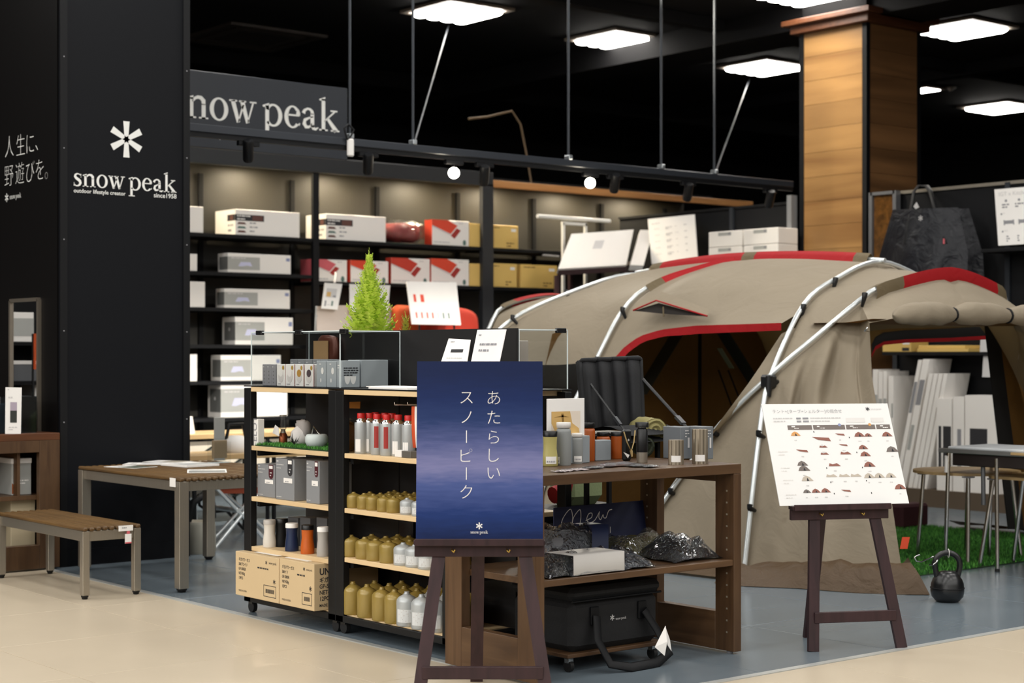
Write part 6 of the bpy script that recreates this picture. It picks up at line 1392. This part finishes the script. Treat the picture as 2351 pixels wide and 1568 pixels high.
part('red_tag', MB().add([oB+V((-.01, -.03, .10))+V((-.02, .016, 0)), oB+V((-.01, -.03, .10))+V((.015, -.012, 0)), oB+V((0, -.04, .17))+V((.015, -.012, 0)), oB+V((0, -.04, .17))+V((-.02, .016, 0))], [(0, 1, 2, 3)]), mat('orange_tag', '#d84a26', .6), tent, 'small orange red tag')
# front upper wall under the porch arch, rolled-up flap and door void trim
Bt = [p for p in Bu if p.z >= 1.70]; up = [oT]+Bt; fullup = up+mir_(up)[::-1][1:]; lowf = resample([oT, V((8.9, 6.72, 1.66)), V((TX, 6.70, 1.68)), mx((8.9, 6.72, 1.66)), mx(oT)], 24)
part('porch_front', MB().grid(coons(lowf, fullup, [lowf[0], fullup[0]], [lowf[-1], fullup[-1]], 30, 7, wr(1, .7, .012, 12))), tan, tent)
x0, x1 = oT.x+.01, 2*TX-oT.x-.1; rows = []; ties = (.30, .62, .9)
N_ = 60
for i in range(N_+1):
    u = i/N_; x = x0+(x1-x0)*u; g_ = min(abs(u-t_) for t_ in ties+(0., 1.)); r = (.035+.038*min(1, g_/.09)**.6)*(min(1, u/.03, (1-u)/.03)**.5+.02); sag = .05*math.sin(math.pi*u)-.02*min(1, g_/.1); c = V((x, 6.62-.02*math.sin(u*9), 1.64-sag*.4+.035*math.sin(math.pi*u)))
    rows.append([c+V((0, math.cos(a), math.sin(a)))*r*(1+.12*noise.noise(V((u*20, math.cos(a)*1.2, math.sin(a)*1.2)))) for a in [2*math.pi*j/14 for j in range(15)]])
part('rolled_flap', MB().grid(rows), tan, tent)
for t_ in ties:
    i = int(t_*N_); part('flap_tie', MB().tube([p+(p-sum(rows[i][:-1], V())/14)*.12 for p in rows[i][:-1]], .008, 6, closed=True), black, tent)
part('door_header', MB().grid([[V((x, 6.78, 1.62)) for x in (x0, TX, x1)], [V((x, 7.0, 1.60)) for x in (x0, TX, x1)], [V((x, 7.3, 1.60)) for x in (x0, TX, x1)]]), brownc, tent)
# right hand inner wall seen through the porch and its dark edge band
both('inner_wall', coons([V((8.2, 7.35, 0.02)), V((8.12, 6.3, .1))], [V((8.5, 7.42, 1.5)), V((8.52, 6.82, 1.5))], [V((8.2, 7.35, .02)), V((8.5, 7.42, 1.5))], [V((8.12, 6.3, .1)), V((8.52, 6.82, 1.5))], 4, 8), brownc, True) if False else None
b0, b1, b2, b3 = oY(2262, 745, 7.35), oY(2292, 745, 7.35), oY(2352, 1215, 7.3), oY(2316, 1215, 7.3); part('inner_edge_band', MB().poly([b0, b1, b2, b3], V((0, .01, 0))), mat('band_black', '#0c0a09', .8), tent)
part('inner_wall', MB().grid(coons([b2, b2+V((.95, .0, -.0))], [b1, b1+V((.55, .0, .2))], [b2, b1], [b2+V((.95, 0, 0)), b1+V((.55, 0, .2))], 8, 8, wr(1, .5, .02))), brownc, tent)
# inner tent hanging inside, with zip strips
inn = coons([V((7.95, 9.75, .01)), V((9.5, 9.7, .01)), V((11.1, 9.75, .01))], [V((8.35, 9.7, 1.55)), V((TX, 9.6, 1.98)), V((10.75, 9.7, 1.55))], [V((7.95, 9.75, .01)), V((8.35, 9.7, 1.55))], [V((11.1, 9.75, .01)), V((10.75, 9.7, 1.55))], 24, 16, lambda u, v: V((0, -1, 0))*.05*math.sin(u*14+v*3))
part('inner_tent', MB().grid(inn), brownc, tent)
greyc = mat('dark_mesh_cloth', '#2a2a22', .9)
def strip(pa, pb, w, Y, m_, nm): a_, b_ = oY(*pa, Y), oY(*pb, Y); part(nm, MB().bar(a_, b_, w, .006), m_, tent)
strip((1607, 752), (1606, 1060), .034, 9.5, black, 'zip_strip'); strip((1560, 758), (1470, 905), .14, 9.45, greyc, 'mesh_strip'); strip((1655, 756), (1745, 900), .14, 9.45, greyc, 'mesh_strip'); strip((1652, 800), (1680, 845), .05, 9.42, mat('pale_green_mesh', '#8b9276', .8), 'mesh_window')
strip((1650, 850), (1690, 960), .012, 9.4, black, 'inner_cord'); strip((1672, 850), (1715, 960), .012, 9.4, black, 'inner_cord')
# clips and the big crossing joint
def clip(px, py, Y=None, X=None, dx=-8, dy=26):
    a = oY(px, py, Y) if Y else oX(px, py, X); b = oY(px+dx, py+dy, Y+.01) if Y else oX(px+dx, py+dy, X+.01)
    o = part('pole_clip', MB().tube([a+V((-.012, -.012, .018)), a+V((-.02, -.016, -.004)), b], [.02, .018, .01], 8), blackp, tent)
for c in ((1845, 706, 7.44, None), (1918, 645, 7.48, None), (1985, 680, 7.02, None), (1742, 996, 7.28, None), (1722, 1165, 7.26, None), (1641, 993, 7.74, None), (1540, 1128, 8.0, None)): clip(c[0], c[1], c[2], dx=(-6 if c[1] < 800 else 14), dy=(24 if c[1] < 800 else 8))
clip(1430, 712, None, 8.58, 8, 22); clip(1372, 826, None, 8.34, 10, 8); clip(1301, 672, None, 8.92, 8, 14); clip(1178, 730, None, 8.35, 10, 14)
j = A_[jX]; part('crossing_joint', MB().box(j.x-.05, j.x+.03, j.y-.05, j.y+.04, j.z-.05, j.z+.04, 0, .015).tube([j+V((-.03, -.03, .03)), j+V((-.04, -.03, -.1))], [.024, .018], 8).tube([j+V((-.03, -.03, 0)), j+V((.1, -.03, -.02))], [.022, .018], 8), blackp, tent)
part('corner_ring', MB().tube([oY(1989, 752, 6.79)+V((.0, -.01, -.0)), oY(1985, 760, 6.79), oY(1995, 761, 6.79)], .005, 6), chrome, tent)
# ================================================================== grass mat, kettlebell, tables by the porch
turf('turf_mat', 'large rectangle of artificial grass under the stove table', 8.62, 11.2, 6.58, 8.75, .0008, 30000, .03, 5, 'mat', .006)
q = oZ(2175, 1381); kb_ = thing('kettlebell', 'black vinyl kettlebell weight standing at the corner of the tent', 'kettlebell', (q.x, q.y, .0006)); kbm = mat('black_vinyl', '#111214', .3, spec=.6)
u = F/(s_*q.x+c_*q.y); R_ = 38/u
lpart('body', MB().lathe([(R_*.62, 0), (R_*.72, .006), (R_*.94, .03), (R_, .06), (R_*.995, .076), (R_*.98, .08), (R_*.97, .1), (R_*.86, .128), (R_*.62, .157), (R_*.42, .17), (.01, .174)], n=28), kbm, kb_)
lpart('seam', MB().tube([(R_*1.0*math.cos(a), R_*1.0*math.sin(a), .078) for a in [2*math.pi*k/28 for k in range(28)]], .003, 6, closed=True), black, kb_)
cr = V((c_, -s_, 0)); hp = [cr*x+V((0, 0, z)) for x, z in ((-.058, .135), (-.066, .175), (-.072, .215), (-.058, .25), (-.025, .272), (.015, .274), (.052, .255), (.07, .22), (.066, .175), (.056, .135))]
lpart('handle', MB().tube(smooth(hp, 24), .0165, 10), kbm, kb_); lpart('tie_ring', MB().tube([cr*.006+V((0, 0, .25))+V((-s_, -c_, 0))*.02*math.cos(a)+V((0, 0, .024))*math.sin(a)+V((0, 0, .022)) for a in [2*math.pi*k/12 for k in range(12)]], .002, 5, closed=True), white, kb_)
hk = [oY(px, py, q.y+.02) for px, py in ((2112, 1274), (2104, 1276), (2099, 1280), (2104, 1288), (2115, 1290), (2143, 1278))]
solo('steel_hook', 'shiny bent steel hook lying against the kettlebell handle', 'hook', MB().tube(hk, .004, 6), chrome); solo('steel_hook', 'short bright hook end under the kettlebell handle', 'hook', MB().tube([oY(px, py, q.y-.03) for px, py in ((2133, 1297), (2142, 1297), (2150, 1291), (2153, 1285))], .004, 6), chrome)
def leg_(par, a, b, r=.014): o = part('leg', MB().tube([a, b], r, 10), chrome, par); part('foot_cap', MB().tube([b+V((0, 0, .02)), b], [r*1.1, r*1.25], 10), rubber, o)
# steel stove table
ig = thing('stove_table', 'steel framed stove table with bamboo edge standing on the grass', 'table', (9.5, 6.3, 0)); z1 = .775
part('frame', MB().box(9.28, 9.31, 5.2, 6.86, z1-.03, z1, 0, .004), mat('frame_alu', '#b9bcbe', .3, .8), ig); part('frame', MB().box(9.83, 9.86, 5.2, 6.86, z1-.03, z1, 0, .004), mat('frame_alu', '#b9bcbe', .3, .8), ig)
part('end_frame', MB().box(9.31, 9.83, 6.83, 6.86, z1-.03, z1, 0, .003), black, ig); part('steel_top', MB().box(9.33, 9.81, 6.0, 6.82, z1-.012, z1+.012, 0, .006), mat('top_steel', '#d8dcdf', .4, .2, stretch=(2, 40, 2)), ig)
part('bamboo_edge', MB().box(9.275, 9.83, 5.2, 6.3, z1-.022, z1-.004, 0, .002), bamboo, ig); part('apron', MB().box(9.30, 9.33, 5.2, 6.76, z1-.11, z1-.031, 0, .004), mat('apron_brown', '#241c1a', .5), ig)
part('bamboo_top', MB().box(9.33, 9.81, 5.2, 5.95, z1-.012, z1+.01, 0, .004), bamboo, ig)
leg_(ig, V((9.315, 6.8, z1-.03)), V((9.33, 6.84, .0))); leg_(ig, V((9.30, 6.42, z1-.05)), V((9.28, 6.40, .0))); leg_(ig, V((9.8, 6.8, z1-.03)), V((9.82, 6.84, 0))); part('height_tag', MB().tube([V((9.31, 6.81, z1-.05)), V((9.314, 6.815, z1-.16))], .016, 10), white, ig)
part('short_leg', MB().tube([V((9.34, 6.55, z1-.11)), V((9.345, 6.55, z1-.36))], .015, 10), mat('leg_grey', '#77797c', .4, .6), ig)
def btable(label, outline, z, legs):
    t = thing('bamboo_table', label, 'table', (sum(p[0] for p in outline)/len(outline), sum(p[1] for p in outline)/len(outline), 0), group='bamboo tables by the tent'); part('top', MB().poly([(x, y, z-.018) for x, y in outline], V((0, 0, .018))), bamboo, t)
    for a, b in legs: leg_(t, V((a[0], a[1], z-.018)), V((b[0], b[1], .001)))
    for a, b in legs: part('leg_plate', MB().box(a[0]-.03, a[0]+.03, a[1]-.03, a[1]+.03, z-.027, z-.0181), ink, t)
pts = [(9.72+.36*math.cos(a), 6.95+.36*math.sin(a)) for a in [2*math.pi*k/24 for k in range(24)]]
btable('oval bamboo table on chrome legs, left of the stove table', pts, .605, [((9.46, 7.11), (9.44, 7.149)), ((9.42, 6.72), (9.37, 6.69)), ((9.95, 7.1), (9.99, 7.15)), ((9.95, 6.75), (9.99, 6.7))])
rect_ = [(9.42, 5.3), (9.42, 6.54), (9.5, 6.62), (10.1, 6.62), (10.18, 6.54), (10.18, 5.3)]
btable('long bamboo table behind the stove table at the right edge', rect_, .6, [((9.47, 6.56), (9.42, 6.633)), ((9.72, 6.5), (9.76, 6.61)), ((10.1, 5.4), (10.14, 5.35))])
t = thing('folded_chair', 'dark folded chair with red trim behind the chart easel', 'chair', oZ(2075, 1215)); a = oZ(2075, 1215); part('seat', MB().box(a.x-.1, a.x+.25, a.y-.06, a.y+.1, .012, .2, 0, .02), mat('maroon_cloth', '#3a1018', .8), t); part('base', MB().box(a.x-.2, a.x+.25, a.y-.12, a.y+.05, .0305, .0, 0, .004) if False else MB().box(a.x-.2, a.x+.25, a.y-.12, a.y+.11, 0, .0115, 0, .004), ink, t)
t = thing('black_stool', 'dark draped stand at the right edge beyond the bamboo tables', 'stand', (11.55, 6.9, 0)); part('drape', MB().box(11.35, 11.75, 6.5, 7.15, .05, .62, 0, .04), mat('drape_black', '#0b0b0c', .9), t); part('foot', MB().tube([V((11.3, 6.9, .012)), V((11.8, 6.9, .012))], .012, 6), chrome, t); part('foot', MB().tube([V((11.55, 6.6, .012)), V((11.55, 7.1, .06))], .012, 6), chrome, t)
# ================================================================== left side: bench, garden table, cabinet
def slatted(name, label, cat, x0, x1, y0, y1, z, ns, legr, price=None):
    t = thing(name, label, cat, ((x0+x1)/2, (y0+y1)/2, 0)); w = (x1-x0)/ns
    me = MB().box(-w*.37, w*.37, -(y1-y0)/2, (y1-y0)/2, -.022, 0, 0, .007).mesh('slat', slatw)
    for i in range(ns): put('slat', me, t, (x0+w*(i+.5)-(x0+x1)/2, 0, z+(.001, -.001, 0)[i % 3]))
    b = legr
    for x in (x0+.004, x1-.004-b): part('rail', MB().box(x+b*.2, x+b*.8, y0+b+.004, y1-b-.004, z-.08, z-.0225, 0, .002), steel, t)
    for y in (y0+.004, y1-.004-b): part('rail', MB().box(x0+b+.004, x1-b-.004, y+b*.2, y+b*.8, z-.08, z-.0225, 0, .002), steel, t)
    for x in (x0+.004, x1-.004-b):
        for y in (y0+.004, y1-.004-b):
            o = part('leg', MB().box(x, x+b, y, y+b, .022, z-.0225, 0, .002), steel, t); part('foot_pad', MB().lathe([(b*.3, 0), (b*.4, .003), (b*.4, .012), (b*.5, .0125), (b*.5, .022)], (x+b/2, y+b/2, 0), 12), rubber, o)
    return t
bn = slatted('bench', 'low teak slatted bench with square steel legs in front of the pillar', 'bench', 4.19, 4.56, 8.955, 10.19, .41, 9, .042)
q = oY(288, 1214, 8.95); part('price_tag', MB().box(q.x-.045, q.x+.045, 8.944, 8.947, q.z-.012, q.z+.02), white, bn); p = MB(); f = Fr((q.x-.045, 8.944, q.z-.012), (1, 0, 0), (0, 0, 1)); f.lines(p, .02, .016, .05, 1, .01, .006, 0, 4); part('print', p, ink, bn)
part('swing_tag', MB().box(q.x-.005, q.x+.035, 8.944, 8.947, q.z-.085, q.z-.03), white, bn); part('swing_tag', MB().box(q.x-.005, q.x+.035, 8.9435, 8.944, q.z-.085, q.z-.077).box(q.x+.005, q.x+.025, 8.9435, 8.944, q.z-.03, q.z-.013), pinkr, bn)
gt = slatted('garden_table', 'teak slatted garden table with brushed steel legs beside the pillar', 'table', 4.745, 5.72, 8.85, 10.22, .672, 22, .062)
q = oX(397, 1106, 4.745); part('price_tag', MB().box(4.742, 4.7445, q.y-.035, q.y+.035, q.z-.03, q.z+.022), white, gt)
GT = .6725
def mag(label, px, py, w, d, rz, h, m, pages=None):
    q = oZ(px, py, GT); t = thing('magazine', label, 'magazine', (q.x, q.y, GT), rz, 'printed matter on the garden table'); lpart('pages', MB().box(-w/2, w/2, -d/2, d/2, 0, h, 0, .001), white, t)
    p = MB(); rn = random.Random(int(px)); f = Fr((-w/2, -d/2, h), (1, 0, 0), (0, 1, 0))
    f.rect(p, .01, .01, w-.01, d*.6, 0, .0006); f.lines(p, .02, d*.8, w*.6, 2, .025, .008, 1, 4, .0006); lpart('cover_print', p, [m, ink], t)
mag('dark green leaflet at the left of the garden table', 300, 1072, .2, .28, .3, .002, mat('forest_print', '#4e564a', .5)); mag('white leaflet overlapping the dark green one', 335, 1065, .19, .27, .9, .003, inkl) ; mag('thick white magazine in the middle of the garden table', 436, 1069, .25, .3, .1, .014, mat('pale_grey_print2', '#a9aaa9', .5)); mag('open white brochure at the front edge of the garden table', 475, 1082, .24, .3, -.5, .003, mat('grey_photo', '#8d8f8c', .5)); mag('pale brochure at the back of the garden table', 385, 1060, .2, .27, .5, .002, mat('beige_photo', '#a39c8e', .5))
q = oZ(503, 1062, GT); t = thing('brochure_holder', 'clear brochure holder with brown leaflets on the garden table', 'holder', (q.x, q.y, GT)); lpart('leaflets', MB().box(-.05, .05, -.02, .01, .03, .15, 0, .002), mat('brown_leaflet', '#7a6a52', .5), t); lpart('clear_front', MB().box(-.07, .07, -.035, -.032, 0, .14), acry, t); lpart('clear_back', MB().box(-.07, .07, .03, .033, 0, .16), acry, t); lpart('base', MB().box(-.07, .07, -.035, .033, 0, .003), acrye, t)
q = oZ(512, 1058, GT); t = thing('display_post', 'tall grey flat sign holder behind the brochure holder', 'sign holder', (q.x, q.y+.05, GT)); zt_ = oY(513, 958, q.y+.05).z; lpart('panel', MB().box(-.04, .04, -.006, .006, 0, zt_-GT, 0, .002), mat('holder_grey', '#8c8c88', .4), t)
# bamboo kitchen tables farther back
def ktable(label, x0, x1, y0, y1, z, white_net):
    t = thing('camp_table', label, 'table', ((x0+x1)/2, (y0+y1)/2, 0), group='bamboo camp tables beside the wall shelf'); part('top', MB().box(x0, x1, y0, y1, z-.04, z, 0, .003), bamboo, t)
    if white_net: part('side_cloth', MB().box(x0+.03, x1-.03, y0+.03, y0+.036, z-.34, z-.06), mat('cream_cloth', '#e2d8c6', .8), t)
    for x in (x0+.05, (x0+x1)/2, x1-.05):
        for y in (y0+.02, y1-.03): part('leg', MB().bar((x, y, 0), (x, y, z-.041), .025, .025), black, t)
    n = 4; w = (x1-x0-.1)/n
    for i in range(n):
        xa = x0+.05+i*w
        for a, b in (((xa, z-.33), (xa+w, z-.07)), ((xa, z-.07), (xa+w, z-.33))): part('brace', MB().bar((a[0], y0+.015, a[1]), (b[0], y0+.015, b[1]), .012, .012), mat('brace_green', '#16211f', .5), t)
za = oY(440, 995, 12.4).z; ktable('tall bamboo table with crossed black braces by the wall shelf', 6.4, 8.35, 12.2, 12.8, za, True)
zb_ = oY(500, 1040, 11.6).z; ktable('lower bamboo table before the braced one', 6.2, 7.7, 11.4, 11.9, zb_, False)
t = thing('white_cup', 'pale open box top on the tall bamboo table beside the pillar', 'box', (6.5, 12.4, za)); a = oY(437, 990, 12.3); part('box', MB().lathe([(.07, 0), (.045, .14)], (a.x+.03, 12.4, za), 4), whiteb, t)
t = thing('kettle', 'white and black cookware standing on the lower bamboo table', 'cookware', (7.1, 11.6, zb_)); q = oY(545, 1030, 11.6); part('body', MB().lathe([(.1, 0), (.12, .03), (.1, .1), (.05, .13)], (q.x, 11.62, zb_), 20), white, t); part('handle', MB().tube([(q.x-.09, 11.62, zb_+.1), (q.x-.06, 11.62, zb_+.22), (q.x+.06, 11.62, zb_+.22), (q.x+.09, 11.62, zb_+.1)], .014, 8), black, t)
# folding chair with orange seat
fc = thing('folding_chair', 'folding camp chair with orange seat and crossed pale tube legs behind the garden table', 'chair', oZ(530, 1245)); Yc = 10.6
def q_(px, py, Y=Yc): return oY(px, py, Y)
g0 = q_(505, 1118); zl = g0.z
part('seat', MB().grid([[q_(500+18*j, 1116-1.2*j+ (6 if 0 < j < 6 else 0)*.5, Yc-.02+.12*i) for j in range(7)] for i in range(5)]), mat('orange_canvas', '#c4641a', .8), fc); part('seat_side', MB().poly([q_(500, 1118), q_(610, 1110), q_(610, 1133), q_(505, 1133)], V((0, .01, 0))), mat('rust_canvas', '#7a3014', .8), fc)
for a, b, dy in (((488, 1112), (620, 1262), 0), ((616, 1108), (491, 1250), .0), ((498, 1116), (628, 1256), .42), ((606, 1110), (484, 1246), .42)):
    P0_, P1_ = q_(*a, Yc+dy), q_(*b, Yc+dy); P1_.z = .012; part('leg', MB().tube([P0_, P1_], .014, 8), alu, fc)
part('joint', MB().tube([q_(545, 1172)+V((0, -.02, 0)), q_(545, 1172)+V((0, .46, 0))], .018, 8), alu, fc)
# heater, hose and the box between the table legs
hb_ = thing('camp_heater', 'squat pale grey stove with black hose ring behind the steel table leg', 'heater', oZ(455, 1272)); q = oZ(452, 1268); part('body', MB().lathe([(.13, 0), (.135, .02), (.13, .2), (.11, .22)], (q.x, q.y, 0), 20), mat('heater_grey', '#8d8b80', .5), hb_); part('hose', MB().tube([(q.x-.1, q.y-.05, .23), (q.x-.06, q.y-.06, .36), (q.x+.02, q.y-.06, .40), (q.x+.09, q.y-.05, .34), (q.x+.1, q.y-.04, .24)], .028, 8), black, hb_)
ln_ = solo('floor_cable', 'black cable looping across the shop floor by the pillar', 'cable', MB().tube([oZ(440, 1200, .012)]+[oY(px, py, 11.2) for px, py in ((450, 1150), (455, 1135), (458, 1160), (480, 1176), (520, 1172))]+[oZ(560, 1215, .012)], .012, 6), black)
rk = thing('tripod_stand', 'thin pale metal stand legs behind the steel table leg', 'stand', oZ(446, 1220)); part('pole', MB().tube([oY(446, 1110, 11.5), V((oY(446, 1200, 11.5).x, 11.5, .01))], .012, 8), alu, rk); part('pole', MB().tube([oY(446, 1150, 11.5), V((oY(430, 1200, 11.5).x, 11.4, .01))], .01, 8), alu, rk); part('pole', MB().tube([oY(446, 1150, 11.5), V((oY(470, 1200, 11.5).x, 11.6, .01))], .01, 8), alu, rk)
# walnut cabinet on the far left
cz = .885; lc_ = thing('display_cabinet', 'walnut display cabinet with open framed end at the left edge', 'cabinet', (4.2, 10.7, 0)); X1 = 4.69; X0_ = 2.9; Y0_ = 10.36; Y1_ = 11.0
part('top', MB().box(X0_, X1, Y0_, Y1_, cz-.045, cz, 0, .002), wood('walnut_deep_x', '#4c2d1a', '#61391f', 0, 6, rough=.42), lc_)
xs = oY(91, 1100, Y0_).x; wv2 = brownw
part('stile', MB().box(xs, X1, Y0_, Y0_+.05, .012, cz-.0455, 0, .002), wv2, lc_)
part('end_panel', MB().box(X1-.03, X1, Y0_+.0505, Y1_, .012, cz-.0455, 0, .002), wv2, lc_)
za_, zb2, zc_ = oY(50, 1040, Y0_).z, oY(50, 1140, Y0_).z, oY(50, 1254, Y0_).z
part('rail', MB().box(X0_, xs-.0005, Y0_, Y0_+.05, za_, cz-.0455, 0, .002), wv2, lc_); part('rail', MB().box(X0_, xs-.0005, Y0_, Y0_+.05, .012, zc_, 0, .002), wv2, lc_); part('shelf', MB().box(X0_, X1-.031, Y0_+.051, Y1_-.02, zb2-.03, zb2, 0, .002), wv2, lc_)
part('back_panel', MB().box(X0_, X1-.031, Y1_-.018, Y1_, .012, cz-.0455), void, lc_); part('divider', MB().box(oY(26, 1100, Y0_+.2).x-.02, oY(26, 1100, Y0_+.2).x, Y0_+.06, Y1_-.02, zb2+.0005, cz-.046), wv2, lc_)
for x in (X0_+.05, X1-.05): part('foot', MB().lathe([(.015, 0), (.015, .012)], (x, Y0_+.03, 0), 10), ink, lc_)
a, b = oY(27, 1100, Y0_+.12), oY(72, 1100, Y0_+.12); zt_ = oY(50, 1052, Y0_+.12).z; t = thing('carton_box', 'grey box with white lid on the left cabinet shelf', 'box', ((a.x+b.x)/2, Y0_+.2, zb2+.0005)); part('carton', MB().box(a.x, b.x, Y0_+.12, Y0_+.36, zb2+.0005, zt_-.035, 0, .003), greyl, t); part('lid', MB().box(a.x-.003, b.x+.003, Y0_+.117, Y0_+.363, zt_-.0345, zt_, 0, .003), whiteb, t)
f = Fr((a.x, Y0_+.12, zb2), (1, 0, 0), (0, 0, 1)); p = MB(); f.lines(p, .05, .09, .07, 2, .018, .008, 0, 3); f.shape(p, [(0, .01), (.025, .012), (.02, .06), (0, .08)], 1); part('print', p, [white, mat('rust_print', '#8a4a22', .6)], t)
a, b = oY(25, 1150, Y0_+.12), oY(81, 1150, Y0_+.12); t = thing('carton_box', 'plain cream box in the lower compartment of the left cabinet', 'box', ((a.x+b.x)/2, Y0_+.25, .02)); part('carton', MB().box(a.x, b.x, Y0_+.12, Y0_+.4, zc_-.08, oY(50, 1148, Y0_+.12).z, 0, .003), mat('cream_box', '#b9ab8e', .6), t); part('carton_base', MB().box(a.x, b.x, Y0_+.121, Y0_+.4, .012, zc_-.081, 0, .003), void, t)
# on the cabinet: clear tray and leaflet stand
t = thing('display_case', 'grey tinted acrylic case on the left cabinet behind a leaflet', 'display case', (4.3, 10.6, cz)); a, b = oY(-30, 990, Y0_+.1), oY(84, 990, Y0_+.1); h = oY(20, 912, Y0_+.1).z-cz
smoke = clear('smoked_acrylic', '#a9b6bd', 1.2, .05, base=.1)
for bx_ in ((a.x, b.x, Y0_+.1, Y0_+.104, cz+.001, cz+h), (b.x-.004, b.x, Y0_+.1, Y0_+.5, cz+.001, cz+h), (a.x, b.x, Y0_+.5, Y0_+.504, cz+.001, cz+h), (a.x, b.x, Y0_+.1, Y0_+.5, cz+h, cz+h+.004)): part('clear_panel', MB().box(*bx_), smoke, t)
part('inner_block', MB().box(a.x+.02, b.x-.08, Y0_+.14, Y0_+.46, cz+.001, cz+h*.8, 0, .003), mat('slate_block', '#8a969d', .6), t)
def d_lf(t, f, w, h):
    p = MB(); f.rect(p, w*.28, h*.24, w*.72, h*.5, 0); f.rect(p, w*.28, h*.5, w*.72, h*.68, 1); f.lines(p, w*.15, h*.77, w*.6, 1, .01, .008, 2, 4); f.lines(p, w*.2, h*.13, w*.55, 2, .015, .006, 2, 5); f.lines(p, w*.1, h*.94, w*.15, 1, .01, .006, 2, 6); part('print', p, [mat('night_photo', '#232823', .5), mat('dusk_photo', '#a79aa8', .5), inkl], t)
card('leaflet_stand', 'white upright leaflet with dusk photo on the left cabinet', 'leaflet', [oY(13, 996, Y0_+.03)*1.0, oY(48, 996, Y0_+.03), oY(50, 890, Y0_+.06), oY(14, 889, Y0_+.06)], .01, white, d_lf)
# things out of the picture on the far left that only the mirror shows
def vreal(v): return V((2*4.708-v.x, v.y, v.z))
rsf = thing('shelf_unit', 'black shelf with white boxes seen only in the pillar mirror', 'shelf', (3.4, 13.9, 0)); part('back_panel', MB().box(2.6, 4.3, 13.6, 13.64, 0, 2.4), void, rsf)
for i, (px0, py0, px1, py1, m_, lab) in enumerate([(20, 718, 66, 785, whiteb, 'white box with grey band reflected high in the pillar mirror'), (20, 836, 74, 875, greyd, 'dark grey box with pale lid reflected in the pillar mirror'), (68, 876, 84, 914, white, 'small white card box reflected low in the pillar mirror')]):
    v0, v1 = vreal(oY(px0, py1, 13.4)), vreal(oY(px1, py0, 13.4)); z0 = v0.z; part('shelf_board', MB().box(2.62, 4.28, 13.2, 13.6, z0-.03, z0-.0005), void, rsf)
    t = thing('carton_box', lab, 'box', ((v0.x+v1.x)/2, 13.45, z0)); part('carton', MB().box(min(v0.x, v1.x), max(v0.x, v1.x), 13.3, 13.58, z0, v1.z, 0, .003), m_, t)
    if i == 0: part('label_band', MB().box(min(v0.x, v1.x), max(v0.x, v1.x), 13.298, 13.2995, z0+.2*(v1.z-z0), z0+.8*(v1.z-z0)), greyl, t)
    if i == 1: part('lid', MB().box(min(v0.x, v1.x), max(v0.x, v1.x), 13.299, 13.581, v1.z+.0005, v1.z+.03), whiteb, t)
v0, v1 = vreal(oY(79, 848, 13.0)), vreal(oY(83, 766, 13.0)); t = thing('orange_banner', 'narrow orange strip reflected in the pillar mirror', 'banner', V((v0.x, 13.3, v0.z))); part('strip', MB().box(min(v0.x, v1.x), max(v0.x, v1.x), 13.0, 13.02, v0.z, v1.z), orange_f, t); part('pole', MB().tube([(v0.x, 13.03, 0), (v0.x, 13.03, v1.z)], .01, 6), black, t)
